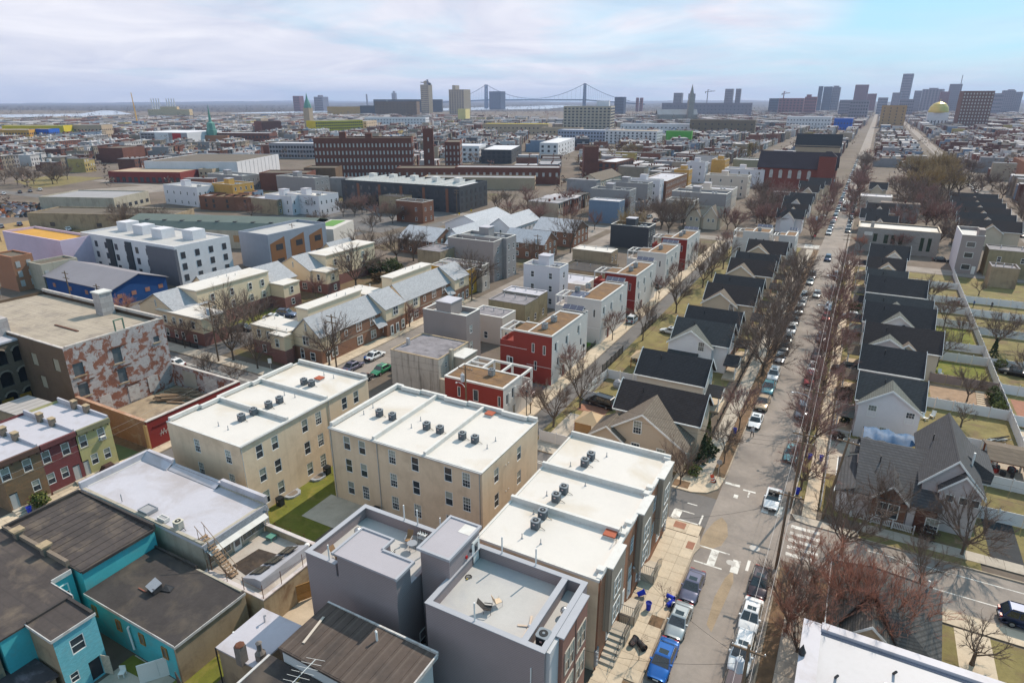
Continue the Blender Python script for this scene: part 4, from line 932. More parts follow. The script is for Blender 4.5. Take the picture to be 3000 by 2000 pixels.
c=obj('chimney',B(-36.2,24.3,4.3,-35.6,24.9,5.2).lathe([(.42,5.2),(.2,5.5),(.2,6.1),(.26,6.2),(.05,6.35)],10,(-35.9,24.6,0)),MATS['chimney_stone'],tH)
obj('leaning_board',MB().tube((-40.9,24.6,.2),(-40.4,25.6,4.3),.09,None,5),pipe_white,tH);obj('downspout',MB().tube((-40.3,23.75,.2),(-40.3,23.75,4.3),.06),black_metal,tH)
tF=thing('rowhouse','house with brown black tar roof and white seams, bottom centre of the view','house',(0,0,0))
obj('wall',B(-32.4,24.0,0,-22.3,28.9,7.6),mat('siding_white',(.62,.6,.58),.7,.06,.5,'siding',(.16,.3,2)),tF)
obj('roof',MB().slab([(-32.7,23.9,7.95),(-22.0,23.9,7.75),(-22.0,29.15,7.75),(-32.7,29.15,7.95)],.22),tar3,tF)
obj('roof_edge',B(-32.75,29.1,7.6,-21.95,29.25,7.98).box(-22.02,23.9,7.5,-21.9,29.1,7.86),flash_w,tF)
obj('lower_wall',B(-33.5,8.0,0,-22.4,23.8,6.4),stone_tan,tF);obj('lower_roof',MB().slab([(-33.7,7.8,6.6),(-22.2,7.8,6.6),(-22.2,23.95,6.7),(-33.7,23.95,6.7)],.2),tar2,tF)
obj('lower_edge',B(-33.9,8,6.45,-33.7,23.9,6.75),flash_w,tF)
for k in range(11):obj('roof_sheet',MB().slab([(-32.6+k*.965,24.0,7.975-.0187*k*.965),(-31.68+k*.965,24.0,7.96-.0187*k*.965),(-31.68+k*.965,29.05,7.96-.0187*k*.965),(-32.6+k*.965,29.05,7.975-.0187*k*.965)],.04),tar3,tF)
obj('vent_pipe',MB().path([(-26.7,28.0,7.7),(-26.7,28.0,8.7),(-26.8,28.0,8.75)],.09,8),pipe_white,tF)
o=obj('window',win_mesh(.95,1.6,'dh')[0],white_trim,tF,(-22.28,26.5,4.6),math.pi/2);obj('pane',win_mesh(.95,1.6,'dh')[2],glass,o)
tag(obj('plank',MB().slab([(-31.9,27.7,8.02),(-31.7,27.75,8.02),(-31.2,25.1,8.0),(-31.4,25.05,8.0)],.05),mat('plank_pale',(.5,.43,.36),.8,.12)),'pale loose plank lying on the brown tar roof','plank')
t=thing('tv_antenna','spiky white television antenna on the dark roof at the bottom','antenna',(-29.0,22.6,6.7))
obj('mast',MB().tube((0,0,0),(0,0,2.2),.03),black_metal,t)
obj('boom',MB().tube((-.2,-1.3,1.5),(.2,1.3,2.1),.03),white_pl,t)
for k in range(8):
 f=-1+k*2/7;obj('element',MB().tube((.2*f-.9+abs(f)*.2,1.3*f-.2,1.8+.3*f),(.2*f+.9-abs(f)*.2,1.3*f+.2,1.8+.3*f),.012,None,4),white_pl,t)
obj('guy_rope',MB().tube((0,0,1.6),(-.6,-3.0,.02),.015,None,4),mat('rope_yellow',(.5,.33,.05),.8,.1),t)
t=thing('yard_fence','white panel fence closing the yard next to the turquoise wall','fence',(-44.9,23.0,0))
for k in range(2):obj('panel',B(0,0,.05,1.48,.08,2.0),white_pl,t,(-.9*k-.9,-1.2*k-1.2,0),.927)
t=thing('yard_fence','dark weathered board fence between the yards at the bottom','fence',(-43.6,21.9,0))
pl=B(0,0,0,.18,.04,1.8).mesh('board')
for k in range(16):obj('board',pl,mat('board_dark',(.09,.07,.06),.9,.25,2,orand=.2),t,(.2*k*.95,-.06*k,0),-.06)
t=thing('plastic_chair','white plastic chair beside the blue house doorway','chair',(-48.8,20.4,.05),.6)
obj('seat',B(-.25,-.25,.38,.25,.25,.43),white_pl,t);obj('backrest',B(-.25,.22,.43,.25,.28,.9),white_pl,t)
for x in(-.22,.22):
 for y in(-.22,.22):obj('leg',B(x-.03,y-.03,0,x+.03,y+.03,.38),white_pl,t)

# ---- three small rowhouses across the narrow street
paint_maroon=mat('paint_maroon',(.19,.055,.055),.8,.1,.6,'brick',(.24,.08,.01),(.15,.045,.045))
paint_lemon=mat('paint_lemon',(.46,.41,.19),.85,.1,.5,stain=(.28,.25,.14),stain_amt=.45,stain_scale=.6)
stone_brown=mat('formstone',(.21,.135,.075),.9,.15,.8,'stone',(.55,.2,.03),(.13,.1,.075),stain=(.30,.15,.07),stain_amt=.5,stain_scale=1.0)
for nm,lab,y0,y1,wm_,rm,wn_,zc_ in(('rowhouse','brown stone faced rowhouse with window air conditioner, left of the maroon one',28.2,32.45,stone_brown,silver,((28.6,'u'),(30.9,'u'),(28.7,'d'),(31.2,'l')),mat('cornice_brown',(.11,.06,.045),.8,.15)),('rowhouse','maroon painted rowhouse with bracketed cornice between brown and yellow neighbours',32.5,36.7,paint_maroon,silver,((33.0,'u'),(35.25,'u'),(32.9,'l'),(34.5,'l'),(35.85,'d')),mat('cornice_maroon',(.15,.05,.05),.8,.15)),('rowhouse','pale yellow end rowhouse with grey door beside the turf strip',36.75,41.0,paint_lemon,silver,((37.4,'u'),(39.7,'u'),(38.2,'l'),(39.85,'l'),(37.0,'d')),mat('cornice_olive',(.22,.2,.12),.8,.15))):
 hl=[]
 for y,k in wn_:hl.append((y-y0,{'u':4.45,'l':1.55,'d':.55}[k],{'u':.95,'l':.9,'d':.85}[k],{'u':1.65,'l':1.5,'d':2.1}[k]))
 if y0>30:pass
 t=thing(nm,lab,'rowhouse',(-94.0,y0,0),0,'rowhouses on the narrow street')
 w_=11.5;d_=y1-y0;H_=7.0
 obj('wall',wall_geo(w_,d_,H_,{'E':hl}),wm_,t)
 obj('roof',MB().slab([(0,0,H_-.35),(w_+.1,0,H_+.1),(w_+.1,d_,H_+.1),(0,d_,H_-.35)],.14),rm,t)
 obj('party_wall',B(0,d_-.22,H_-.4,w_,d_,H_+.4),rm,t)
 c=obj('cornice',B(w_,.05,H_-.5,w_+.35,d_-.05,H_+.12),zc_,t)
 for k in range(5):obj('bracket',B(w_,.25+k*(d_-.6)/4,H_-.85,w_+.25,.37+k*(d_-.6)/4,H_-.5),zc_,c)
 for k in(.35,.6):ch=obj('chimney',B(w_*k,d_-.6,H_-.3,w_*k+.8,d_-.02,H_+.95),MATS['party_wall'],t);obj('cap',B(w_*k-.06,d_-.66,H_+.95,w_*k+.86,d_+.02,H_+1.05),terracotta,ch)
 for(y,k),q in zip(wn_,hl):
  if k=='d':
   dd=obj('door',B(w_-.12,q[0]-.42,.55,w_-.06,q[0]+.42,2.45),mat('door_grey',(.45,.45,.44),.6,.1),t);obj('transom',B(w_-.12,q[0]-.42,2.45,w_-.08,q[0]+.42,2.65),glass,dd)
  else:
   put_window(t,'E',(w_,d_),q[0],q[1],q[2],q[3],'dh',None,terracotta if k=='u' else None,upper=blind)
 if 'maroon' not in lab:
  a=obj('window_unit',B(w_-.05,hl[1][0]-.32,4.5,w_+.35,hl[1][0]+.32,4.95),white_pl,t);obj('grille',B(w_+.35,hl[1][0]-.27,4.55,w_+.36,hl[1][0]+.27,4.9),metal_grey,a)
 obj('foundation',B(w_,.1,0,w_+.06,d_-.1,.5),concrete,t)
 sx=(wn_[-1][0]if wn_[-1][1]=='d' else wn_[2][0])-y0
 for k in range(3):obj('step',B(w_,sx-.6,0,w_+1.2-.35*k,sx+.6,.19*(k+1))if k==0 else B(w_,sx-.6,.19*k+.001,w_+1.2-.35*k,sx+.6,.19*(k+1)),concrete,t)
t=thing('back_shed','long low lean-to with ribbed grey roof behind the yellow rowhouse','shed',(0,0,0))
obj('wall',B(-103,36.8,0,-94.05,41.2,5.6),stone_tan,t);obj('roof',MB().slab([(-103,36.6,5.6),(-94.02,36.6,6.1),(-94.02,41.2,6.1),(-103,41.2,5.6)],.12),mat('roof_ribbed',(.36,.33,.31),.8,.1,.4,'seam',(1.4,.7,0),(.1,.08,.07)),t)
cone_o=mat('cone_orange',(.62,.07,.02),.6,.08)
for i,(y,lab)in enumerate(((35.2,'orange traffic cone beside the maroon house steps'),(35.9,'small red cone with white band beside the orange cone'))):
 t=thing('traffic_cone',lab,'cone',(-81.2,y,.14));obj('base',B(-.2,-.2,0,.2,.2,.04),cone_o,t);obj('body',MB().lathe([(.16,.04),(.03,.72)],12),cone_o,t)
t=thing('tarp_heap','heap under brown and bright blue tarpaulin in front of the yellow rowhouse','tarp',(-81.6,39.2,.14))
obj('brown_cover',MB().add([(-.7,-1.2,0),(.7,-1.1,0),(.8,.9,0),(-.7,.8,0),(-.4,-.7,1.1),(.3,-.6,1.2),(.35,.5,1.0),(-.35,.5,1.15)],[(0,1,5,4),(1,2,6,5),(2,3,7,6),(3,0,4,7),(4,5,6,7)]),mat('tarp_brown',(.07,.035,.028),.6,.3,3),t)
obj('blue_cover',MB().add([(.3,-.6,.0),(1.1,.1,0),(.9,1.3,0),(.2,1.2,0),(.45,.1,.6),(.6,.8,.5)],[(0,1,4),(1,2,5,4),(2,3,5),(3,0,4,5)]),mat('tarp_blue',(.02,.13,.45),.5,.2,3),t)

# ---- the ruined brick works
peel=mat('brick_peeling',(.25,.105,.07),.93,.2,.5,'patch',(.75,.455),(.44,.39,.38),bump=.3,stain=(.12,.055,.04),stain_amt=.3,stain_scale=.35)
brick_old=mat('brick_old_brown',(.155,.095,.06),.93,.2,.4,'brick',(.24,.08,.012),(.15,.11,.08),stain=(.08,.055,.04),stain_amt=.4,stain_scale=.3,bump=.2)
brick_low=mat('brick_low_wall',(.27,.125,.075),.93,.22,.5,'brick',(.24,.08,.014),(.28,.2,.15),stain=(.42,.33,.25),stain_amt=.45,stain_scale=.5,bump=.3)
roof_board=mat('roof_boards',(.36,.30,.235),.9,.14,.25,'plank',(1.1,.35,1),(.13,.11,.1),stain=(.14,.12,.11),stain_amt=.5,stain_scale=.3)
tR=thing('brick_works','derelict brick works with peeling white wall and boarded grey roof','factory',(0,0,0))
rx0,rx1,ry0,ry1,rz_=-135,-99.3,45.5,61.4,12.0
wE=[(y-ry0,z,w,h)for y,z,w,h in((46.95,7.3,1.5,2.0),(46.95,3.9,1.5,2.0),(52.9,7.2,1.4,2.5),(53.0,3.8,1.4,2.4),(59.6,8.5,1.0,1.0))]
wS=[(x-rx0,z,1.6,2.0)for x,z in((-108.3,7.7),(-102.2,7.9),(-107.3,4.1))]
g=wall_geo(rx1-rx0,ry1-ry0,rz_,{'E':wE,'S':wS},rec=.25);ge,go=MB(),MB()
for f in g.f:
 vs=[g.v[i]for i in f];(ge if min(v[0]for v in vs)>rx1-rx0-.4 else go).poly(vs)
obj('peeling_wall',ge,peel,tR,(rx0,ry0,0));obj('brick_wall',go,brick_old,tR,(rx0,ry0,0))
rb=obj('roof',MB().slab([(rx0,ry0+.4,rz_-.36),(rx1-.4,ry0+.4,rz_-.36),(rx1-.4,ry1-.4,rz_-.66),(rx0,ry1-.4,rz_-.66)],.2),roof_board,tR)
for k in range(14):obj('roof_strip',B(rx0,ry0+.45+k*1.08,0,rx1-.42,ry0+1.48+k*1.08,.05),roof_board,rb,(0,0,rz_-.36-.021*k+rnd.uniform(0,.03)))
obj('parapet',B(rx0,ry0,rz_,rx1,ry0+.4,rz_+.12).box(rx1-.4,ry0+.4,rz_,rx1,ry1-.4,rz_+.25).box(rx0,ry1-.4,rz_,rx1,ry1,rz_+.5),mat('coping_worn',(.5,.45,.41),.9,.2,.6,stain=(.2,.1,.08),stain_amt=.5,stain_scale=.6),tR)
steel_dk=mat('shutter_steel',(.10,.115,.125),.6,.25,1.0)
for y,z,w,h in wE:obj('shutter',B(rx1-.22,ry0+y-w/2,z,rx1-.14,ry0+y+w/2,z+h),steel_dk,tR);obj('sill',B(rx1-.1,ry0+y-w/2-.2,z-.2,rx1+.12,ry0+y+w/2+.2,z-.02),terracotta,tR)
for x,z,w,h in wS:obj('board',B(rx0+x-w/2,ry0+.1,z,rx0+x+w/2,ry0+.18,z+h),mat('board_tan',(.36,.31,.23),.9,.1),tR)
for y0,z0 in((51.9,9.8),(52.1,6.4),(53,3.1),(46.2,6.2)):obj('iron_beam',B(rx1,y0,z0,rx1+.12,y0+2.6,z0+.14),rust,tR)
for y,z in((49.6,.3),(54.2,.2),(57.6,.5)):obj('blocked_opening',B(rx1,y-.9,z,rx1+.06,y+.9,z+2.6),mat('blocked_white',(.52,.47,.44),.9,.15,1,stain=(.2,.08,.06),stain_amt=.5,stain_scale=1.5),tR)
c=obj('chimney_stack',B(-113.3,58.5,rz_-.8,-111.2,60.6,rz_+3.3),mat('stack_block',(.40,.36,.345),.92,.12,.6,'stone',(1.0,.8,.03),stain=(.3,.2,.2),stain_amt=.4),tR);obj('cap',B(-113.45,58.35,rz_+3.3,-111.05,60.75,rz_+3.55),cap_white,c)
obj('door_frame',MB().box(rx1-.3,53.5,rz_+.2,rx1-.1,53.65,rz_+1.9).box(rx1-.3,54.9,rz_+.2,rx1-.1,55.05,rz_+1.9).box(rx1-.3,53.5,rz_+1.9,rx1-.1,55.05,rz_+2.05),mat('frame_green',(.12,.19,.14),.8,.2),tR)
tag(obj('timber',B(-113,51.5,rz_-.5,-106.5,51.8,rz_-.25),rust),'dark iron beam lying on the boarded grey factory roof','beam')
tL=thing('mill_block','dark brick mill wing with rows of black arched windows, left edge','factory',(0,0,0))
aw=[]
for z in(7.9,4.4,1.0):
 for y in(45.2,42.7,40.2):aw.append((y-36.5,z,1.75,2.5))
obj('wall',wall_geo(25,9.9,11.2,{'E':aw},rec=.35),mat('brick_mill',(.145,.105,.075),.93,.2,.5,'brick',(.24,.08,.012),(.12,.1,.08),stain=(.08,.06,.05),stain_amt=.4),tL,(-137,36.5,0))
void=mat('void_black',(.012,.012,.014),.9,.2)
for y,z,w,h in aw:
 o=obj('window',B(-112.35,36.5+y-w/2,z,-112.3,36.5+y+w/2,z+h),void,tL)
 obj('arch',MB().add([(-112.0,36.5+y+(w/2+.15)*math.cos(a),z+h-.55+.75*math.sin(a))for a in[math.pi*k/8 for k in range(9)]]+[(-111.9,36.5+y+(w/2-.12)*math.cos(a),z+h-.65+.62*math.sin(a))for a in[math.pi*k/8 for k in range(9)]],[(k,k+1,k+10,k+9)for k in range(8)]),MATS['party_wall'],o)
obj('roof',B(-137,36.4,11.2,-111.9,46.4,11.5),silver,tL);obj('stair_tower',B(-122,42,11.5,-115,46.2,14.2),MATS['stack_block'],tL)
for y in(44.5,42):obj('yellow_panel',B(-112.0,y-.8,.3,-111.93,y+.8,2.6),mat('panel_ochre',(.32,.17,.03),.9,.2),tL)
obj('rust_chute',MB().tube((-111.6,40.2,0),(-111.6,40.2,8),.4,.4,8),mat('rust_bright',(.22,.07,.03),.9,.3),tL)
red_paint=mat('paint_red_wall',(.23,.028,.024),.75,.1,.5,stain=(.12,.02,.02),stain_amt=.3)
t=thing('yard_wall','red painted wall of the ruined yard facing the narrow street','wall',(0,0,0))
obj('wall',B(-82.6,45.5,0,-82.2,61.2,4.3),red_paint,t);obj('coping',B(-82.68,45.45,4.3,-82.12,61.25,4.42),MATS['coping_worn'],t)
for k in range(4):obj('panel_band',B(-82.2,46.2+k*3.7,3.1,-82.12,49.3+k*3.7,3.3),mat('paint_dark_red',(.12,.015,.015),.8,.1),t)
obj('graffiti',MB().path([(-82.19,47.1,1.4),(-82.19,47.35,2.3),(-82.19,47.5,1.5),(-82.19,47.75,2.4),(-82.19,47.95,1.5),(-82.19,48.3,2.2)],.03,4).path([(-82.19,47.0,1.8),(-82.19,48.2,1.9)],.03,4),cap_white,t)
t=thing('yard_wall','old patched brick wall between the ruined yard and the turf strip','wall',(0,0,0))
obj('wall',B(-99.2,45.45,0,-82.6,45.85,4.3),brick_low,t);obj('coping',B(-99.2,45.4,4.3,-82.6,45.9,4.42),mat('brick_coping',(.4,.22,.14),.9,.25,1.5,stain=(.5,.42,.36),stain_amt=.5,stain_scale=1.5),t)
obj('corner_post',B(-82.7,45.2,0,-82.1,45.44,3.9),mat('post_tan',(.45,.27,.12),.9,.15),t)
t=thing('yard_wall','peeling white and brick rear wall of the ruined yard','wall',(0,0,0))
obj('wall',B(-99.2,61.2,0,-82.6,61.6,4.0),peel,t);obj('coping',B(-99.2,61.15,4.0,-82.6,61.65,4.15),MATS['coping_worn'],t)
for k,x in enumerate((-96.5,-91.2)):obj('blocked_opening',B(x,61.12,.6,x+3.4,61.2,3.4),MATS['blocked_white']if k else mat('blocked_grey',(.4,.36,.3),.9,.15),t)
t=thing('timber_pile','pile of old roof beams in the far corner of the ruined yard','timber',(-93.5,58.2,.02))
for k in range(16):
 a=rnd.uniform(-.25,.25)+.45;obj('beam',B(-2.2,-.15,0,2.2,.15,.25),wood_old,t,(rnd.uniform(-2,2),rnd.uniform(-1.6,1.6),.05+.2*(k%4)),a)
t=thing('rubble_heap','white and dark rubbish heap in the near corner of the ruined yard','rubble',(-87.5,49.0,.02))
for i,m_ in enumerate((mat('rubble_white',(.6,.57,.55),.9,.2,2),mat('rubble_dark',(.06,.05,.05),.9,.3,2),mat('rubble_brick',(.3,.14,.1),.9,.3,2))):
 g=MB()
 for k in range(45):
  r=rnd.uniform(0,2.4);a=rnd.uniform(0,6.3);s=rnd.uniform(.08,.32);x,y=r*math.cos(a),r*math.sin(a);z=max(0,.9-r*.38)*rnd.random()
  g.add([(x-s,y,z),(x+s*.6,y-s,z),(x+s*.7,y+s,z),(x,y,z+s*1.3)],[(0,1,3),(1,2,3),(2,0,3),(0,2,1)])
 obj('debris',g,m_,t,kind='stuff')

# ---- generators for the middle distance
def split_walls(t,g,Wd,Dp,mats,default,e=.4):
 grp={}
 for f in g.f:
  vs=[g.v[i]for i in f];n=None
  if max(v[1]for v in vs)<e:n='S'
  elif min(v[0]for v in vs)>Wd-e:n='E'
  elif min(v[1]for v in vs)>Dp-e:n='N'
  elif max(v[0]for v in vs)<e:n='W'
  grp.setdefault(mats.get(n,default).name,(mats.get(n,default),MB()))[1].poly(vs)
 for m_,mb in grp.values():obj('wall',mb,m_,t)
def vinyl(key,c):return mat(key,c,.75,.05,.5,'siding',(.18,.22,2))
def shingle(key,c,**k):return mat(key,c,.92,.16,.5,'shingle',(.5,.16,.03),tuple(x*.5 for x in c),bump=.35,**k)
roof_black=shingle('shingle_black',(.034,.034,.038));roof_brown=shingle('shingle_dark_brown',(.042,.034,.034));roof_charc=shingle('shingle_charcoal',(.05,.053,.056))
roof_tan=shingle('shingle_tan',(.17,.135,.105));roof_green=shingle('shingle_greygreen',(.135,.14,.125));roof_slate=mat('roof_pale_slate',(.33,.33,.345),.8,.08,.4,'shingle',(.4,.16,.015),(.26,.26,.28))
v_white=vinyl('vinyl_white',(.68,.65,.66));v_beige=vinyl('vinyl_beige',(.52,.42,.32));v_tan=vinyl('vinyl_tan',(.56,.47,.36));v_lilac=vinyl('vinyl_lilac',(.52,.47,.47));v_cream=vinyl('vinyl_cream',(.74,.59,.41))
win_f=win_mesh
def gable_front(t,y0,xc,hw,z0,ze,zr,proj,wallm,roofm,yridge):
 """wing with its gable to the camera (facing -Y): wall, roof, white rake boards"""
 g=MB();yf=y0-proj
 g.poly([(xc-hw,yf,z0),(xc+hw,yf,z0),(xc+hw,yf,ze),(xc,yf,zr),(xc-hw,yf,ze)])
 for s in(-1,1):
  q=[(xc+s*hw,yf,z0),(xc+s*hw,y0+.5,z0),(xc+s*hw,y0+.5,ze),(xc+s*hw,yf,ze)];g.poly(q if s>0 else q[::-1])
 obj('gable_wall',g,wallm,t)
 k=(zr-ze)/hw;o=.35;r=MB();tr=MB()
 for s in(-1,1):
  q=[(xc+s*(hw+o),yf-.3,ze-k*o),(xc+s*(hw+o),y0+1.0,ze-k*o),(xc,yridge,zr),(xc,yf-.3,zr)]
  r.slab(q if s>0 else q[::-1],.14)
  a,b=Vector((xc+s*(hw+o),yf-.34,ze-k*o)),Vector((xc,yf-.34,zr));d=Vector((0,0,-.28))
  q=[tuple(a),tuple(b),tuple(b+d),tuple(a+d)];tr.slab(q if s<0 else q[::-1],.05)
 obj('gable_roof',r,roofm,t);obj('rake_board',tr,white_trim,t)
def add_win(t,face,x,y,z,w,h,kind='dhm',fr=None):
 f=win_mesh(w,h,kind);o=obj('window',f[0],fr or white_trim,t,(x,y,z),FACE[face])
 if f[2]:obj('pane',f[2],glass,o)
 if f[1]:obj('pane',f[1],blind if rnd.random()<.5 else glass,o)
 return o
def suburban(label,x0,x1,yr,wallm,roofm,gables=(),wins=(),porch=None,ze=5.4,zr=8.3,half=3.5,front=None,low=None,group='gabled houses along the long street'):
 t=thing('gabled_house',label,'house',(0,0,0),0,group)
 y0,y1=yr-half,yr+half
 g=gable_wall(x0,y0,x1,y1,0,ze,zr,'x')
 obj('wall',g,wallm,t)
 gable_roof(t,x0,y0,x1,y1,ze,zr,'x',roofm,.4)
 obj('gutter',B(x0-.4,y0-.5,ze-.42,x1+.4,y0-.38,ze-.26),white_trim,t)
 r=MB()
 for xx in(x0-.42,x1+.37):
  for s in(-1,1):r.slab([(xx,yr+s*(half+.4),ze-.35),(xx+.05,yr+s*(half+.4),ze-.35),(xx+.05,yr,zr),(xx,yr,zr)][::s],.26)
 obj('rake_board',r,white_trim,t)
 for(xc,hw,gze,gzr,pj,gm,rm)in gables:gable_front(t,y0,xc,hw,0,gze,gzr,pj,gm,rm,yr-half*(zr-gzr)/(zr-ze))
 for q in wins:
  yy=y0-q[5]if len(q)>5 else y0
  add_win(t,'S',q[0],yy+.02,q[1],q[2],q[3],q[4]if len(q)>4 and q[4]else 'dhm')
 if porch:
  sd,pa,pb,pm=porch;X=x1 if sd=='E' else x0;s=1 if sd=='E' else-1;ym=(pa+pb)/2;L=2.4
  p=obj('porch_roof',MB(),pm,t)if False else None
  g=MB()
  for k in(-1,1):
   q=[(X,ym+k*(pb-pa)/2,2.75),(X+s*L,ym+k*(pb-pa)/2,2.75),(X+s*L,ym,3.75),(X,ym,3.75)]
   g.slab(q if(k*s)<0 else q[::-1],.14)
  p=obj('porch_roof',g,pm,t)
  obj('gable_trim',MB().prism([(0,0),(pb-pa-.3,0),((pb-pa)/2-.15,.85)],0,.06).xf(Matrix(((0,0,s,X+s*(L-.1)),(1,0,0,pa+.15),(0,1,0,2.72),(0,0,0,1)))),white_trim,p)
  for yy in(pa+.25,pb-.25):obj('post',B(X+s*(L-.3)-.09,yy-.09,0.1,X+s*(L-.3)+.09,yy+.09,2.7),white_trim,p)
  obj('porch_floor',B(min(X,X+s*L),pa,0,max(X,X+s*L),pb,.35),slab_m,p)
  obj('porch_rail',MB().path([(X+s*(L-.3),pa+.25,1.2),(X+s*(L-.3),pb-.25,1.2)],.05),white_trim,p)
  fc='E' if sd=='E' else 'W'
  o=obj('front_band',B(X-.02 if s<0 else X,y0+.1,0,X if s<0 else X+.03,y1-.1,2.6),brick_dark,t)
  obj('door',B(X+s*.03-.03,ym-.5,.35,X+s*.03+.03,ym+.5,2.4),door_white,t)
  for yy in(y0+1.4,y1-1.4):add_win(t,fc,X+s*.04,yy,3.2,1.0,1.5)
 if low:
  obj('side_wing',B(low[0],low[1],0,low[2],low[3],2.4),wallm,t);obj('wing_roof',MB().slab([(low[0]-.2,low[1]-.2,2.4),(low[2]+.2,low[1]-.2,2.4),(low[2]+.2,low[3],3.6),(low[0]-.2,low[3],3.6)],.14),roofm,t)
 obj('vent_pipe',MB().tube((x0+3.1,yr-1.2,zr-1.2),(x0+3.1,yr-1.2,zr-.2),.07),black_metal,t)
 return t

# ---- left row of the long street
suburban('beige corner house with broad tan gable next to the white roofed corner block',-25.8,-14.2,82.4,v_beige,roof_brown,[(-20.7,5.9,3.6,7.5,4.2,v_beige,roof_tan),(-25.3,2.3,3.3,5.0,4.9,v_beige,roof_tan)],[(-21.3,4.35,1.15,1.9,None,4.25),(-21.4,.9,1.2,2.0,None,4.25),(-17.9,.9,1.2,2.0,None,4.25)],None,5.6,8.4)
add_win(bpy.data.objects['gabled_house'],'S',-25.3,74.0,1.6,1.9,1.3,'double')
suburban('house with black roof and small black porch beside the fenced lawn with covered grill',-27.1,-16.6,96.0,vinyl('vinyl_pale',(.6,.54,.47)),roof_black,[],[(-24,1.2,1.0,1.4)],('E',94.6,99.4,roof_black))
suburban('white house with grey green gable and wide black porch roof',-26.4,-16.6,114.9,v_white,roof_charc,[(-23.0,3.9,5.0,7.6,1.0,v_white,roof_green)],[(-21.0,3.9,1.1,1.7,None,1.05),(-24.6,.9,1.0,1.5,None,1.05)],('E',108.5,114.6,roof_black),low=(-26.6,107.8,-21.5,111.3))
suburban('black roofed house directly behind the white gabled house',-26.4,-16.6,123.2,v_beige,roof_black,[],[],('E',118.6,123.4,roof_brown))
suburban('beige gabled house with brown roof and lattice gable foot, left of the street trees',-26.8,-16.6,142.4,v_beige,roof_brown,[(-23.4,3.6,5.0,7.5,1.2,v_beige,roof_tan)],[(-20.8,3.8,1.0,1.5,None,1.25)],('E',136.5,141.5,roof_brown),low=(-26.6,135.2,-22.5,138.6))
suburban('black roofed house between the two beige gabled houses',-26.9,-16.6,150.9,v_tan,roof_black,[],[],('E',147,151.5,roof_brown))
suburban('beige gabled house with white trim, third gable from the corner block',-26.9,-16.6,169.6,v_beige,roof_brown,[(-23.8,3.5,5.0,7.5,1.2,v_beige,roof_tan)],[],('E',164,168.5,roof_black))
suburban('black roofed house just past the third beige gable',-26.9,-16.6,177.8,v_tan,roof_black,[],[],('E',174.3,178.5,roof_brown))
suburban('beige gabled house nearest the pair of white cube houses',-26.9,-16.6,196.6,v_beige,roof_brown,[(-23.7,3.4,5.0,7.4,1.2,v_beige,roof_tan)],[],('E',192,196.2,roof_black))

# ---- right row
suburban('white house with pale green gable behind the blue tarpaulin',4.3,12.3,101.3,v_white,roof_charc,[(8.3,3.8,5.6,8.2,.9,v_white,roof_green)],[(6.3,3.6,1.1,1.8,None,.92),(11.0,3.5,1.1,1.8,None,.92),(8.1,.7,.95,1.6,None,.92),(10.9,.4,2.0,1.1,'double',.92)],('W',97.0,101.4,roof_green),ze=5.8,zr=8.6)
suburban('pale grey house with plain black roof behind the white gabled one',4.4,12.9,115.4,v_lilac,roof_black,[],[(7.2,3.0,1.05,1.7),(8.9,3.0,1.05,1.7),(11.9,2.0,1.2,2.0)],('W',112.5,117.0,roof_tan))
suburban('tan house with long dark brown roof and two small gables, right of the street',4.7,16.2,128.4,v_tan,roof_brown,[(8.4,3.6,5.0,7.0,.7,v_lilac,roof_green),(11.4,1.8,5.0,6.4,.5,v_tan,roof_tan)],[(13.4,2.9,1.1,1.8)],('W',125.0,129.5,roof_tan))
suburban('white house with double white gable and black roof on the right of the street',4.4,16.0,142.8,v_white,roof_black,[(10.2,3.2,5.0,7.3,.7,v_white,roof_green),(11.2,1.6,4.4,5.6,1.3,v_white,roof_black)],[(5.9,3.4,1.0,1.2),(8.1,3.4,.8,1.1),(11.1,2.6,1.1,1.3,None,1.33),(14.2,3.2,1.1,1.3)],('W',138.5,144,roof_green))
suburban('charcoal roofed house with wide grey gable just behind the double white gable',4.3,15.9,149.2,v_white,roof_charc,[(9.8,3.6,5.2,7.5,.3,v_white,roof_green)],[],('W',146,150.4,roof_charc))
suburban('house with large plain black roof halfway along the right side',4.6,15.9,166.6,v_white,roof_black,[],[(9.8,3.6,1.0,1.2)],('W',162,167,roof_brown))
suburban('house with charcoal roof and white end wall, right side past the large black roof',4.3,12.2,173.9,v_white,roof_charc,[],[],('W',170,174.4,roof_green))
suburban('brown roofed house with tan peak, in front of the last houses before the stone building',4.2,12.3,188.3,v_tan,roof_brown,[(8.6,3.0,5.2,7.4,.9,v_tan,roof_tan)],[],('W',184.2,188.6,roof_green))
suburban('pale house with white gable and black roof closest to the stone building',4.6,13.8,206.3,v_lilac,roof_black,[(10.4,2.6,5.0,7.2,1.1,v_white,roof_tan)],[],('W',202.5,206.6,roof_black))

# ---- beyond the next crossing
far_gables=[('white gabled house just past the next crossing on the left',-27,-18,262,v_white,roof_black,1),('dark roofed house behind that white gable, left of the street',-27,-18,276,v_beige,roof_brown,1),('black roofed house with white gable, further along on the left',-29,-18.5,300,v_white,roof_black,1),('black roofed house just behind the further white gable',-28,-18.5,312,v_beige,roof_black,0),('beige gabled house with porch nearest the red church',-27,-19,345,v_beige,roof_brown,1),('long black roofed house at the foot of the red church',-29,-18,362,v_tan,roof_black,0),('black roofed house touching the red church front',-26,-16,380,v_tan,roof_black,0),('black roofed house with lilac gable just past the stone building',2.6,12,262,v_lilac,roof_black,1),('black roofed house with white side, second past the stone building',.6,9.2,277,v_white,roof_black,0),('brown roofed house with small white gable, third past the stone building',2.4,12,294,v_tan,roof_brown,1),('black roofed house with tiny gable beyond the beige flat house',2.4,9.8,372,v_tan,roof_black,1)]
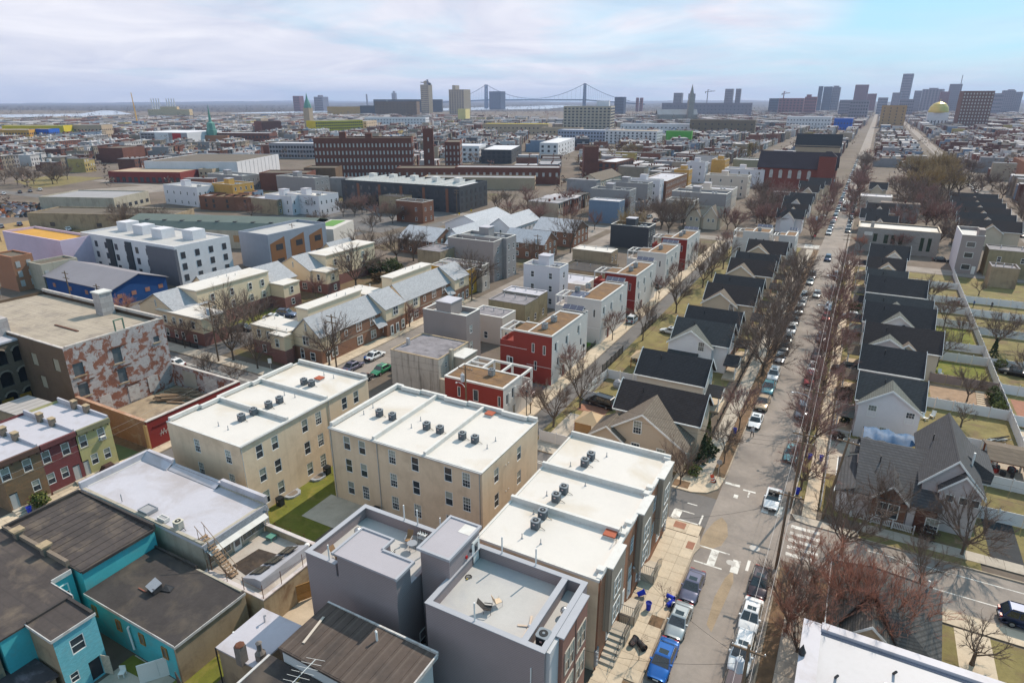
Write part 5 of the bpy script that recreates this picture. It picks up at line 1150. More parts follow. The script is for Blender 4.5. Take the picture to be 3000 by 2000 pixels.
for lab,a,b,y,wm_,rm,gb_ in far_gables:suburban(lab,a,b,y,wm_,rm,[((a+b)/2-.5,2.4,5.0,7.4,.8,wm_,roof_tan)]if gb_ else[],[],None)
for i,y in enumerate((268,284,300,316,331,346)):
 suburban('dark roofed house with pale gable, %s past the tall grey house at the right edge'%('first','second','third','fourth','fifth','sixth')[i],31+i*.6,48+i*.6,y,v_tan,roof_black if i%2 else roof_brown,[(40+i*.6,3.0,5.0,7.3,.8,v_tan,roof_tan)],[],None,group='gabled houses at the right edge')

# ---- corner house on the right with the big hip-like roof (R1)
t=thing('corner_house','large grey corner house with brick gable front and tall gabled tower wing','house',(0,0,0))
rg=shingle('shingle_grey',(.082,.08,.084))
obj('wall',gable_wall(5.2,75.4,13.4,88.4,0,3.6,6.6,'y')if False else B(5.2,75.6,0,13.4,87.6,3.4),v_lilac,t)
r=MB();r.slab([(4.9,75.2,3.3),(13.6,75.2,3.3),(13.6,83.4,6.4),(4.9,83.4,6.4)],.16);r.slab([(13.6,88.2,4.2),(4.9,88.2,4.2),(4.9,83.4,6.4),(13.6,83.4,6.4)],.16)
obj('roof',r,rg,t)
r=MB().slab([(2.9,75.0,3.0),(4.9,75.0,3.9),(4.9,83.6,3.9),(2.9,83.6,3.0)],.14);r.slab([(4.0,83.7,3.9),(6.2,83.7,4.5),(6.2,87.6,4.5),(4.0,87.6,3.9)],.14)
obj('porch_roof',r,rg,t);obj('porch_wall',B(3.3,75.4,0,5.2,83.4,2.8),v_white,t)
obj('porch_gutter',B(2.8,74.9,2.8,2.9,83.7,2.98),white_trim,t)
gable_front(t,76.5,8.6,1.75,0,3.5,5.3,1.2,brick_dark,rg,80.6)
o=add_win(t,'S',8.55,75.27,.9,2.2,1.9,'double')
obj('wall_corner',B(10.5,75.3,0,11.2,75.58,3.1),v_lilac,t)
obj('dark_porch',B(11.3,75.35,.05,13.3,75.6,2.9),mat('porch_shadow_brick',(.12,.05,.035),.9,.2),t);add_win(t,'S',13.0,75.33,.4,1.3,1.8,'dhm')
tw=obj('tower_wall',gable_wall(11.6,77.8,17.0,90.0,0,5.8,9.0,'y'),v_lilac,t)
gable_roof(t,11.6,77.8,17.0,90.0,5.8,9.0,'y',rg,.5,.18,'tower_roof')
gable_front(t,77.8,15.2,1.9,0,5.6,7.6,.9,v_lilac,rg,81.5)
rk=MB()
for s in(-1,1):
 a,b,d=Vector((14.3+s*3.25,77.26,5.2)),Vector((14.3,77.26,9.0)),Vector((0,0,-.3));q=[tuple(a),tuple(b),tuple(b+d),tuple(a+d)];rk.slab(q if s<0 else q[::-1],.05)
obj('rake_board',rk,white_trim,t)
for x in(14.2,15.5,16.6):add_win(t,'S',x,76.87,3.9,.85,.95,'x')
gable_front(t,92,0,0.1,0,.1,.2,.1,v_lilac,rg,92)if False else None
obj('dormer',MB().add([(17.0,83.0,4),(18.8,83.0,4),(18.8,88.0,4),(17.0,88.0,4),(15.6,83.0,7.3),(18.9,83.0,5.4),(18.9,88.0,5.4),(15.6,88.0,7.3)],[(0,1,5,4),(1,2,6,5),(2,3,7,6),(4,5,6,7)]),rg,t)
obj('vent_pipe',MB().tube((16.3,81.8,6.5),(16.3,81.8,8.2),.12,None,8),pipe_white,t)
for x,y,z in((12.6,85.5,7.0),(7.2,80.2,5.2)):obj('vent_pipe',MB().tube((x,y,z),(x,y,z+.9),.07),black_metal,t)
t=thing('tarpaulin','shiny dark blue tarpaulin stretched over a carport between two right houses','tarpaulin',(5.4,88.6,0));t.scale=(1,1,1.34)
g=MB();n=16
for j in range(5):
 for i in range(n):g.v.append((i*7.4/(n-1),j*.9+.12*math.sin(i*1.3),3.0+.42*math.sin(j/4*math.pi)+.12*math.sin(i*1.7+j)+.08*math.sin(i*.6-j*2)))
g.f=[(j*n+i,j*n+i+1,(j+1)*n+i+1,(j+1)*n+i)for j in range(4)for i in range(n-1)]
obj('cover',g,mat('tarp_navy',(.025,.09,.19),.62,.3,1.2,spec=.35),t,smooth=True)
for x,y in((.1,.1),(7.3,.1),(.1,3.6),(7.3,3.6)):obj('pole',MB().tube((x,y,0),(x,y,3.0),.06),white_trim,t)
t=thing('gazebo','brown roofed wooden gazebo with clutter inside, behind the corner house','gazebo',(20.3,93.2,0))
obj('roof',MB().slab([(-.3,-.4,2.6),(5.0,-.4,2.6),(5.0,2.6,3.4),(-.3,2.6,3.4)],.12).slab([(5.0,5.6,2.6),(-.3,5.6,2.6),(-.3,2.6,3.4),(5.0,2.6,3.4)],.12),mat('gazebo_roof',(.15,.115,.085),.9,.15,.8,'shingle',(.4,.2,.02)),t)
for x in(0.1,4.6):
 for y in(0,5.2):obj('post',B(x-.1,y-.1,0,x+.1,y+.1,2.6),mat('post_cedar',(.28,.11,.05),.9,.2),t)
obj('beam',B(0,-.1,2.3,4.7,.1,2.5),MATS['post_cedar'],t)
for i in range(9):obj('clutter',B(0,0,0,rnd.uniform(.3,.7),rnd.uniform(.3,.7),rnd.uniform(.3,.9)),(black_metal,mat('clutter_red',(.3,.03,.02),.8,.1),mat('tarp_navy',None)if False else steel_dk)[i%3],t,(rnd.uniform(.4,3.8),rnd.uniform(.3,3),.02),rnd.random())
for lab,x,y,w,k in(('tan canopy gazebo with curtains behind the corner block',-29.7,79.6,3.6,1),('tan dome canopy beside the white gabled house',-30.6,107.5,3.4,0)):
 t=thing('canopy',lab,'canopy',(x,y,0));tan_f=mat('canopy_tan',(.50,.36,.22),.8,.08)
 obj('roof',MB().add([(-w/2-.2,-w/2-.2,2.2),(w/2+.2,-w/2-.2,2.2),(w/2+.2,w/2+.2,2.2),(-w/2-.2,w/2+.2,2.2),(-.4,-.4,3.2),(.4,-.4,3.2),(.4,.4,3.2),(-.4,.4,3.2),(0,0,3.5)],[(0,1,5,4),(1,2,6,5),(2,3,7,6),(3,0,4,7),(4,5,8),(5,6,8),(6,7,8),(7,4,8)]),tan_f,t)
 for a in(-1,1):
  for b in(-1,1):obj('post',B(a*w/2-.06,b*w/2-.06,0,a*w/2+.06,b*w/2+.06,2.2),MATS['post_cedar'],t)
  if k:obj('curtain',B(a*w/2-.05,-w/2,.1,a*w/2+.05,w/2*.6,2.2),mat('curtain_tan',(.36,.21,.09),.9,.15),t)
 if k:obj('curtain',B(-w/2,-w/2-.05,.1,w/2*.4,-w/2+.05,2.2),MATS['curtain_tan'],t)

# ---- red and white houses along the alley street
red_clad=mat('clad_red',(.235,.035,.026),.75,.07,.5);pale_clad=mat('clad_pale',(.56,.52,.49),.8,.06,.5,stain=(.46,.42,.4),stain_amt=.3)
sedum=mat('roof_sedum',(.17,.10,.055),.95,.3,.9,stain=(.28,.15,.05),stain_amt=.5,stain_scale=.5,bump=.5);solar=mat('solar_cell',(.075,.075,.11),.25,.15,1,'siding',(.28,.3,0),(.25,.25,.28),spec=.6)
frame_white=mat('frame_white',(.60,.57,.54),.7,.08,stain=(.4,.37,.35),stain_amt=.3)
slit=('x',)
def terrace_house(label,x0,y0,W_,L1,L2,H,redS,panels=False):
 """L-plan cube house: south wing, long street wing, open corner terrace, planted roofs"""
 t=thing('cube_house',label,'house',(x0,y0,0),0,'red and white cube houses')
 ws=W_*.47;xs=W_-ws
 sw,ew=(red_clad,pale_clad)if redS else(pale_clad,pale_clad)
 winE=[(u,z,.75,1.5)for u,z in((1.5,H-3.0),(L1+1.2,H-3.2),(L1+L2-4.5,H-2.9),(2.6,H-6.0),(L1+2.5,H-5.7),(L1+L2-3,H-5.8),(L1-1,.6))]
 winS=[(u,z,.55,1.7)for u,z in((ws*.25,H-3.4),(ws*.7,H-3.5),(ws*.35,H-6.6))]
 g=wall_geo(ws,L1+L2,H,{'E':winE,'S':winS});b=thing('x','x','x')if False else None
 grp={}
 for f in g.f:
  vs=[g.v[i]for i in f];n='S' if max(v[1]for v in vs)<.4 else 'E' if min(v[0]for v in vs)>ws-.4 else 'O'
  m_=sw if n=='S' else ew if n=='E' else(red_clad if not redS else pale_clad)
  grp.setdefault(m_.name,(m_,MB()))[1].poly([(v[0]+xs,v[1],v[2])for v in vs])
 for m_,mb in grp.values():obj('wall',mb,m_,t)
 for q in winE:add_win(t,'E',W_-.06,q[0],q[1],q[2],q[3],'x',white_trim)
 for q in winE[:4]:obj('shutter',B(W_,q[0]+.45,q[1]-.1,W_+.08,q[0]+1.15,q[1]+1.5),frame_white,t)
 for q in winS:add_win(t,'S',xs+q[0],.06,q[1],q[2],q[3],'x',white_trim)
 xt=xs*.5;wS2=[(xt*.5,H-6.6,.55,1.7),(xs-xt-.9,H-6.8,1.0,1.8)]
 obj('wall',B(0,.02,0,xs-.01,L1,H-2.9),red_clad if redS else pale_clad,t)
 obj('wall',B(xt,.02,H-2.9,xs-.01,L1,H-.02),red_clad if redS else pale_clad,t)
 for q in wS2:add_win(t,'S',q[0]+.3,-.02,q[1],q[2],q[3],'x',white_trim)
 obj('terrace_wall',B(0,.02,H-2.9,xt,.2,H-2.0).box(0,.2,H-2.9,.18,L1,H-2.0),red_clad if redS else pale_clad,t)
 fr=MB()
 for xx,yy in((0,.02),(0,L1-.2),(xt-.2,L1-.2)):fr.box(xx,yy,H-2.0,xx+.2,yy+.2,H-.2)
 fr.box(0,.02,H-.2,xt,.25,H+.05);fr.box(0,L1-.25,H-.2,xt,L1,H+.05);fr.box(0,.25,H-.2,.25,L1-.25,H+.05);fr.box(xt*.5,.25,H-.2,xt*.5+.18,L1-.25,H+.03)
 obj('pergola',fr,frame_white,t)
 e=.28;cp=ring(xs-.05,-.05,W_+.05,L1+L2-2.6,e,H-.05,H+.22);cp.box(xt,-.05,H-.05,xs-.05,e,H+.22).box(xt,L1-e,H-.05,xs-.05,L1+.05,H+.22)
 obj('roof_edge',cp,frame_white,t)
 obj('green_roof',B(xs+e-.04,e-.04,H-.1,W_-e+.04,L1+L2-2.9,H+.1).box(xt,e-.04,H-.1,xs+e-.05,L1-e,H+.1),sedum,t)
 fr=MB()
 for yy in(L1+L2-2.4,L1+L2-1.3,L1+L2-.28):fr.box(xs,yy,H,W_+.03,yy+.25,H+.2)
 obj('pergola',fr,frame_white,t)
 rk=obj('solar_rack',MB().slab([(xs+.2,L1+L2-1.9,H+.5),(W_-.3,L1+L2-1.9,H+.5),(W_-.3,L1+L2-.8,H+1.15),(xs+.2,L1+L2-.8,H+1.15)],.05).tube((xs+.5,L1+L2-1.3,H+.2),(xs+.5,L1+L2-1.3,H+.8),.05).tube((W_-.6,L1+L2-1.3,H+.2),(W_-.6,L1+L2-1.3,H+.8),.05),metal_grey,t)
 n=3;ww=(ws-.6)/n
 for k in range(n):obj('panel',MB().slab([(xs+.25+k*ww,L1+L2-1.88,H+.54),(xs+.15+(k+1)*ww,L1+L2-1.88,H+.54),(xs+.15+(k+1)*ww,L1+L2-.82,H+1.17),(xs+.25+k*ww,L1+L2-.82,H+1.17)],.02),solar,rk)
 if panels:
  for i in range(3):
   for j in range(2):obj('solar_panel',MB().slab([(xt+.3+i*1.05,.5+j*1.8,H+.15),(xt+1.3+i*1.05,.5+j*1.8,H+.15),(xt+1.3+i*1.05,2.2+j*1.8,H+.35),(xt+.3+i*1.05,2.2+j*1.8,H+.35)],.04),solar,t)
 obj('joint_line',B(xs,-.03,H*.36,W_+.0,-.002,H*.36+.05).box(0,-.01,H-3.1,xs,.018,H-3.05),white_trim,t)
 obj('front_door',B(W_,L1-.4,.1,W_+.05,L1+.5,2.2),mat('door_maroon',(.12,.03,.03),.6,.1),t)
 return t
t1=thing('cube_house','low red and white cube house with brown planted roof and open white beam frame','house',(-52.3,74.9,0),0,'red and white cube houses')
g=wall_geo(10.4,5.6,6.1,{'S':[(2.6,3.3,.55,1.7),(5.6,3.2,.95,1.9),(9.7,3.2,.5,1.7)],'E':[(1.2,3.2,.7,1.7),(3.0,3.6,.7,1.7),(3.4,.2,.9,2.1)]});split_walls(t1,g,10.4,5.6,{'S':red_clad},pale_clad)
for q in((2.6,3.3,.55,1.7),(5.6,3.2,.95,1.9),(9.7,3.2,.5,1.7)):add_win(t1,'S',q[0],.06,q[1],q[2],q[3],'x')
for q in((1.2,3.2,.7,1.7),(3.0,3.6,.7,1.7),(3.4,.2,.9,2.1)):add_win(t1,'E',10.34,q[0],q[1],q[2],q[3],'x')
obj('green_roof',B(.3,.3,5.9,10.1,5.3,6.2),sedum,t1);obj('roof_edge',ring(-.05,-.05,10.45,5.65,.35,6.05,6.32),frame_white,t1)
obj('terrace_wall',ring(0,5.65,10.4,9.7,.2,0,4.2),pale_clad,t1)
fr=MB().box(0,9.45,5.8,10.4,9.75,6.15)
for x in(0,3.2,6.6,10.1):fr.box(x,5.7,5.8,x+.3,9.45,6.15);fr.box(x,9.46,4.2,x+.3,9.74,5.8)
fr.box(10.1,5.7,4.2,10.38,5.95,5.8);fr.box(0.31,7.4,5.82,3.19,7.65,6.1)
obj('beam_frame',fr,frame_white,t1)
obj('shutter',B(10.4,1.65,3.1,10.48,2.3,4.9),frame_white,t1);obj('shutter',B(10.4,3.45,3.5,10.48,4.1,5.3),frame_white,t1)
terrace_house('tall dark red cube house with planted roof and open terrace frame, second from the corner',-51.8,91.6,10.0,4.9,11.0,9.0,True)
terrace_house('pale cube house with solar panels on its planted roof and open corner terrace',-51.8,114.6,10.0,4.6,11.4,9.0,False,True)
terrace_house('dark red cube house with two rooftop air conditioners, fourth along the alley',-52.0,136.6,10.2,4.9,10.8,9.0,True)
terrace_house('pale cube house with corner terrace, fifth along the alley',-52.4,161.5,10.4,4.8,9.6,9.0,False)
terrace_house('dark red cube house farthest along the alley, beside a blue gabled house',-51.9,182.6,10.1,4.8,11.0,9.0,True)
terrace_house('white cube house with planted roof before the next crossing, left one of two',-33.2,206.0,10.4,4.8,4.6,8.6,False)
terrace_house('white cube house with planted roof and balcony, right one of two by the crossing',-21.5,204.0,6.2,4.8,5.0,8.6,False)
for i,(x,y,z)in enumerate(((-46.0,78.6,6.2),(-44.6,94.6,9.1),(-44.8,98.8,9.1),(-48.6,118.6,9.1),(-47.6,122.0,9.1),(-44.4,140.4,9.1),(-44.6,144.3,9.1),(-44.9,166.5,9.1),(-44.7,186.6,9.1),(-44.8,190.2,9.1),(-26,208,8.7))):
 make_ac('pale grey air conditioner on planted roof, %s'%('low corner cube house','second cube house, nearer one','second cube house, farther one','cube house with solar panels, nearer one','cube house with solar panels, farther one','fourth cube house, nearer one','fourth cube house, farther one','fifth cube house','farthest red cube house, nearer one','farthest red cube house, farther one','white cube house by the crossing')[i],(x,y,z),0,.95,1.05,mat('ac_grey',(.27,.27,.265),.6,.12,2,'siding',(.06,.5,2)),ac_top,'air conditioners on planted roofs')

# ---- flat roofed neighbours between the two side streets
taupe=mat('siding_taupe',(.30,.25,.235),.75,.05,.4,'siding',(.16,.35,2));white_sid=mat('siding_offwhite',(.60,.57,.60),.75,.05,.4,'siding',(.16,.22,2))
stained=mat('wall_stained_pale',(.47,.42,.37),.92,.1,.4,stain=(.10,.085,.075),stain_amt=.25,streak=.95);roof_grey_old=mat('roof_grey_worn',(.22,.20,.21),.85,.3,.6,stain=(.06,.055,.06),stain_amt=.6,stain_scale=.4)
old_wall=mat('wall_mossy',(.27,.225,.14),.92,.15,.4,stain=(.12,.10,.06),stain_amt=.5,streak=.5)
t=flat_house('grey_townhouse','tall taupe sided house with stair hut on its roof, behind the stained house','house',(-69.4,93.2,0),9.6,4.9,9.4,taupe,deck_grey,[('E',1.6,5.7,.9,1.5),('E',1.6,2.5,.9,1.5)],.9,.3,cap_white,kind='dhm')
obj('stair_hut',B(3.0,.2,8.4,6.2,4.0,11.2),taupe,t);obj('hut_roof',B(2.9,.1,11.2,6.3,4.1,11.35),silver,t)
t=flat_house('corner_house_flat','pale house with long black water stains on its wall and worn grey roof','house',(-66.5,79.5,0),9.9,9.4,6.4,stained,roof_grey_old,[('E',2.2,4.3,.6,1.0),('E',6.0,4.3,.9,1.4)],.12,.25,terracotta)
obj('rear_wing',B(9.9,3.8,0,12.4,8.0,5.7),mat('parge_brown',(.36,.31,.25),.9,.1,.5),t);obj('wing_roof',B(9.85,3.7,5.7,12.5,8.1,5.85),cap_white,t)
obj('chimney',B(9.95,3.0,0,10.5,3.7,7.2),block_wall,t);obj('chimney',B(.9,3.3,6.3,1.4,3.8,7.5),galv,t);obj('lean_to',B(9.9,.1,0,13.8,3.0,3.0),concrete,t)
mats_f=dict(o=old_wall,s=stone_tan,w=white_sid,t=taupe,b=block_wall,r=brick_dark,R=brick_red,k=mat('clad_charcoal',(.055,.058,.066),.7,.08,.4,'siding',(.2,.25,2)),B=mat('siding_blue',(.135,.19,.27),.75,.06,.4,'siding',(.16,.25,2)),y=mat('paint_orange_yellow',(.52,.29,.05),.85,.12,.5),p=mat('paint_pale_pink',(.56,.47,.40),.85,.06,.4),g=mat('paint_mid_grey',(.27,.25,.25),.8,.06,.4,'siding',(.16,.25,2)),m=mat('paint_olive',(.25,.25,.18),.85,.1,.4),v=v_tan,O=mat('osb_orange',(.50,.28,.08),.85,.15,.8),q=stained,x=mat('brick_mid',(.22,.10,.065),.93,.2,.3,'brick',(.24,.08,.012)))
mats_r=dict(s=silver,w=roof_white,k=tar2,g=roof_grey_old,d=deck_grey)
flats=[('mossy old two storey house with junk on its grey roof, behind the low cube house','o','g',-68.0,115.2,9.0,6.6,5.6,.15,0),('small pale rear house with brown stained roof beside the taupe house','p','g',-66.5,104.8,7.8,5.6,5.8,.1,0),('house with wide pale roof right of the mossy house','o','s',-68.2,121.9,9.2,4.4,5.9,.15,0),('tall white sided house with stepped stair hut, behind the mossy roofs','w','d',-68.0,131.8,9.4,5.0,10.0,.9,1),('low house with pale roof between the white house and the cube houses','p','s',-68,141,12,9,4.0,.2,0),('black roofed low building beside the tan stained house','s','k',-68,152,13,11,4.5,.4,0),('tan stained house with bright white sloping roof left of the cube houses','s','w',-70.0,166.0,11.5,5.6,6.8,.1,0),('long taupe house with curved white parapet and red trimmed end','t','d',-98.6,145.4,14.5,5.0,11.0,1.0,0),('grey olive townhouse behind the curved parapet house','g','d',-97.5,150.5,14.6,5.6,11.2,.9,1),('small orange yellow walled house behind the bare tree','y','g',-95,131.4,11.5,4.2,6.6,.2,0),('white painted old rowhouse next to the orange house','q','g',-95,135.7,13.0,4.0,6.8,.3,0),('old tan house with missing windows and flat roof','s','g',-104.0,138.5,7.5,9.0,8.4,.2,0),('blue grey painted rowhouse with brick front, beside the far side street','B','s',-96.6,244.5,12.6,7.0,8.9,.2,0),('charcoal roof terrace house among the trees by the cube houses','k','d',-72.5,204,13,8,7.5,.9,1),('grey townhouse with black and blue front bays behind the blue house','g','d',-103.9,264,17.5,9,10.8,.9,1),('dark grey sided townhouse with brick front, second behind the blue house','g','d',-105,285,20,8,11.5,.9,1),('white walled townhouse with tall stair hut at the far side street','w','d',-101,304,16,7,11.0,.9,1),('long brick fronted townhouse row past the white walled one','r','s',-98,312,14,40,10,.5,0),('wide beige apartment house with orange doors on its roof','p','d',-73,345,21,11,10.5,1.0,1),('pale apartment house in front of the wide beige one','p','s',-72,300,21,12,9.2,.8,1),('grey sided apartment house with stair hut, right of the stained concrete house','g','d',-73,281,23,11,9.6,.9,1),('stained concrete house with black roof edge left of the grey apartment','q','k',-71.5,267,11.5,9,7.8,.3,0),('white apartment house with small stair huts past the beige ones','w','w',-73,395,22,12,9.5,.8,1),('olive grey long apartment house beyond the white one','m','s',-75,430,24,14,12,.6,0),('unfinished house in orange sheathing beyond the trees','O','d',-84,410,8,14,13,.6,1),('white and brown townhouse beside the orange unfinished one','w','d',-96,398,11,9,12,.8,1),('unfinished orange topped townhouse by the brick row','O','s',-92,355,8,8,11.5,.6,1),('red brick three storey house with white windows on the far corner lot','x','k',-166.0,208.5,13.2,7.5,8.4,.2,0),('tan blank sided old house standing alone by the dark townhouses','s','k',-186,222,12,8,7.4,.2,0),('beige stuccoed flat house on the right past the stone building','p','s',-.8,318,12,9,7.8,.3,0),('grey stuccoed row end with metal window awnings at the right edge','o','g',33.5,217,16,8,7.5,.2,0),('tan rear wing with window air conditioner beside the tall grey house','s','g',33.0,204,6,6,5.4,.4,0),('tan commercial building with flat roof along the far left street','s','s',-236,196,16,12,6.5,.3,0),('orange and white flats under construction beyond the brown warehouse','O','d',(-269.92,203.37),14,12,10,.8,1),('white flats with blue stripe beyond the brown warehouse','w','d',(-293.08,194.30),24,14,9,.8,1),('grey sided apartment house left of the green walled brick hall','g','d',(-261.18,234.16),26,10,11,.9,1),('lilac grey house with stepped roof huts before the orange flats','g','d',(-325.69,243.42),28,12,8,.9,1),('white modern house with curved stair hut behind the green roof hall','w','w',(-230.02,198.64),16,12,8.0,.8,1),('white modern house with twin curved huts behind the green roof hall','w','w',(-222.46,202.79),20,12,8.4,.8,1),]
def flat_entry(q):
 lab,wk,rk,a=q[0],q[1],q[2],q[3]
 if isinstance(a,tuple):x,y=a;w,d,h,par,hut=q[4:9]
 else:x,y,w,d,h,par,hut=q[3:10]
 wm_,rm=mats_f[wk],mats_r[rk];wins=[]
 n=max(1,int(h/3.1))
 for k in range(n):
  z=.9+k*(h-.8)/n
  for j in range(max(1,int(d/2.6))):wins.append(('E',(j+.5)*d/max(1,int(d/2.6)),z,.95,1.55))
  if wk in 'xpvw' or(wk in 'oq' and k):
   for j in range(int(w/4.5)):wins.append(('S',(j+.5)*w/max(1,int(w/4.5)),z,.95,1.5))
 t=flat_house('townhouse',lab,'house',(x,y,0),w,d,h,wm_,rm,wins,par,.28,cap_white if wk not in 'os' else None,kind='far',group='flat roofed houses in the middle distance')
 if hut:
  hw=min(3.2,d*.55);obj('stair_hut',B(w*.35,d*.25,h-par,w*.35+hw,d*.25+hw,h+2.0),wm_,t);obj('hut_roof',B(w*.35-.1,d*.25-.1,h+2.0,w*.35+hw+.1,d*.25+hw+.1,h+2.14),silver,t)
  for k in range(2):obj('roof_unit',B(w*.7+k*1.3,d*.4,h-par,w*.7+.85+k*1.3,d*.4+.85,h-par+.95),metal_grey,t)
 else:
  for k in range(3):obj('vent_pipe',MB().tube((w*(.2+.3*k),d*.6,h-par),(w*(.2+.3*k),d*.6,h-par+.8),.12),galv,t)
 return t
for q in flats:flat_entry(q)
t=flat_house('grey_townhouse','tall narrow grey house with three wide picture windows and roof terrace','house',(26.5,217.2,0),5.4,15.5,10.9,taupe,deck_grey,[],.9,.25,cap_white)
split=obj('side_wall',B(-.04,0,0,-.005,15.5,10.8),white_sid,t)
for z in(7.6,4.6,1.2):o=obj('window',win_mesh(2.1,1.5,'x')[0],white_trim,t,(2.5,-.01,z));obj('pane',win_mesh(2.1,1.5,'x')[2],glass,o)
obj('door',B(4.0,-.06,.1,4.9,0,2.3),door_white,t);obj('stair_hut',B(3.7,.3,10,5.2,4,12.6),taupe,t)
t=thing('stone_hall','grey rubble stone hall with arched dark windows and pale flat roof','hall',(.5,237.0,0))
rub=mat('rubble_stone',(.26,.24,.225),.95,.25,.8,'stone',(.6,.3,.05),(.36,.33,.3),bump=.4)
hs=[(5.3,3.3,1.1,2.6),(8.4,3.0,1.2,2.8),(10.4,3.0,1.2,2.8),(12.6,3.0,1.2,2.8),(18.4,1.5,1.0,4.2),(20.4,1.5,1.0,4.2)]
obj('wall',wall_geo(23,12,7.6,{'S':hs},rec=.3),rub,t);obj('roof',B(.3,.3,6.9,22.7,11.7,7.2),roof_white,t);obj('coping',ring(-.05,-.05,23.05,12.05,.4,7.6,7.75),mat('coping_tan',(.45,.36,.27),.9,.15),t)
for u,z,w,h in hs:o=obj('window',B(u-w/2,.22,z,u+w/2,.26,z+h),mat('glass_green',(.02,.045,.03),.2,.3,1),t);obj('arch',MB().lathe([(w/2+.12,0),(w/2+.12,.1),(w/2-.1,.12)],14).xf(Matrix(((1,0,0,u),(0,0,1,-.06),(0,1,0,z+h-w*.35),(0,0,0,1))))if False else B(u-w/2-.1,-.06,z+h,u+w/2+.1,.0,z+h+.3),rub,o)
obj('banner',B(2.0,-.08,5.2,4.4,-.03,6.3),cap_white,t);obj('chimney',B(3.5,4,7.2,4.5,5,9.0),rub,t)

# ---- cream courtyard complex with slate roofs
brick_rose=mat('brick_rose',(.27,.13,.11),.9,.1,.5,'brick',(.24,.08,.012),bump=.2);brick_brn=mat('brick_brown',(.27,.14,.09),.9,.1,.5,'brick',(.24,.08,.012),bump=.2)
band_t=mat('band_taupe',(.36,.285,.22),.8,.06)
def cream_wing(t,x0,y0,x1,y1,ze,zr,axis,base=2.7,bm=None,wins=()):
 obj('wall',gable_wall(x0,y0,x1,y1,0,ze,zr,axis),v_cream,t);gable_roof(t,x0,y0,x1,y1,ze,zr,axis,roof_slate,.25)
 obj('brick_base',ring(x0-.04,y0-.04,x1+.04,y1+.04,.1,0,base),bm or brick_brn,t);obj('band',ring(x0-.06,y0-.06,x1+.06,y1+.06,.12,base,base+.25),band_t,t)
 for f,a,z,w,h,k in wins:add_win(t,f,{'S':a,'E':x1+.05,'W':x0}[f],{'S':y0-.05,'E':a,'W':a}[f],z,w,h,k)
def cream_flat(t,x0,y0,x1,y1,H,base=2.7,wins=()):
 obj('wall',B(x0,y0,0,x1,y1,H),v_cream,t);obj('flat_roof',B(x0-.15,y0-.15,H,x1+.15,y1+.15,H+.15),roof_white,t);obj('fascia',ring(x0-.2,y0-.2,x1+.2,y1+.2,.06,H-.15,H+.1),v_tan,t)
 if base:obj('brick_base',ring(x0-.04,y0-.04,x1+.04,y1+.04,.1,0,base),brick_rose,t)
 for f,a,z,w,h,k in wins:add_win(t,f,{'S':a,'E':x1+.05}[f],{'S':y0-.05,'E':a}[f],z,w,h,k)
 for k in range(3):obj('vent_pipe',MB().tube((x0+1+k,(y0+y1)/2+k*1.5,H),(x0+1+k,(y0+y1)/2+k*1.5,H+.7),.09),cap_white,t)
ww=lambda x,z,k='dh':('S',x,z,.95,1.6,k)
def complex_block(label,dx,dy,flip=False,low=True):
 t=thing('cream_house',label,'house',(dx,dy,0),0,'cream houses round the courtyard')
 E_=[('E',y,z,1.5,1.7,'double')for y in(3.4,10.5,14.6)for z in(.7,3.5)]+[('E',6.8,3.6,.8,1.2,'x')]
 cream_wing(t,-6.8,0,0,17.4,5.6,8.7,'y',2.7,brick_brn,[('S',-3.6,3.3,1.5,1.8,'double'),('S',-4.8,.5,.9,2.0,'dh'),('S',-2.2,.5,1.2,1.6,'dh'),('S',-3.3,6.2,.35,1.5,'x')]+E_)
 obj('brick_panel',B(0,5.2,2.95,.06,17.2,5.3),brick_brn,t)
 obj('door',B(.05,1.2,.1,.12,2.1,2.2),door_white,t)
 cream_wing(t,-7.2,17.5,1.2,23.8,6.2,8.9,'y',3.4,brick_brn,[('E',20.6,4.2,1.6,1.8,'double'),('E',22.8,.6,1.0,1.9,'dh'),('S',-.2,1.0,.9,1.6,'dh')])
 for y in(18.6,20.4):obj('door',B(1.24,y,.1,1.32,y+.95,2.3),door_white,t);obj('door_glass',B(1.32,y+.2,.6,1.335,y+.75,2.1),glass,t)
 obj('entry_roof',MB().slab([(1.6,14.6,2.9),(1.6,17.4,2.9),(0,17.4,4.6),(0,14.6,4.6)],.1),roof_slate,t)
 cream_flat(t,-9.8,4.2,-6.82,19.5,8.6,0)
 if low:
  cream_flat(t,-16.6,-1.2,-6.82,4.1,5.7,2.7,[ww(-14.6,3.4),ww(-12.0,3.4),ww(-9.3,3.2),ww(-13.6,.5),ww(-8.8,.5)])
  cream_flat(t,-9.6,-3.0,-6.0,-1.25,5.5,2.7,[ww(-7.8,3.2)])
 return t
complex_block('cream house with long slate roof and brick base on the street corner',-83.2,80.0)
complex_block('cream house with paired slate gables behind the bare tree, along the side street',-83.4,106.0,low=True)
t=thing('cream_house','long cream house with flat white roof and slate gables beside the parking drive','house',(0,0,0),0,'cream houses round the courtyard')
cream_flat(t,-126.0,82.4,-119.9,101.5,8.6,2.7,[('E',y,z,.95,1.6,'dh')for y in(86,91,96,99.5)for z in(5.6,2.9)])
cream_wing(t,-131.5,76.8,-119.6,84.6,5.8,8.8,'x' if False else 'y',2.7,brick_rose,[('S',-121.5,.6,1.5,1.7,'double'),('S',-125.6,6.0,.35,1.5,'x')])
cream_flat(t,-124.5,76.0,-110.6,81.6,5.7,2.7,[ww(x,z)for x in(-122,-119.2,-117,-113.3)for z in(3.3,.5)]+[('E',79,3.4,.95,1.6,'dh')])
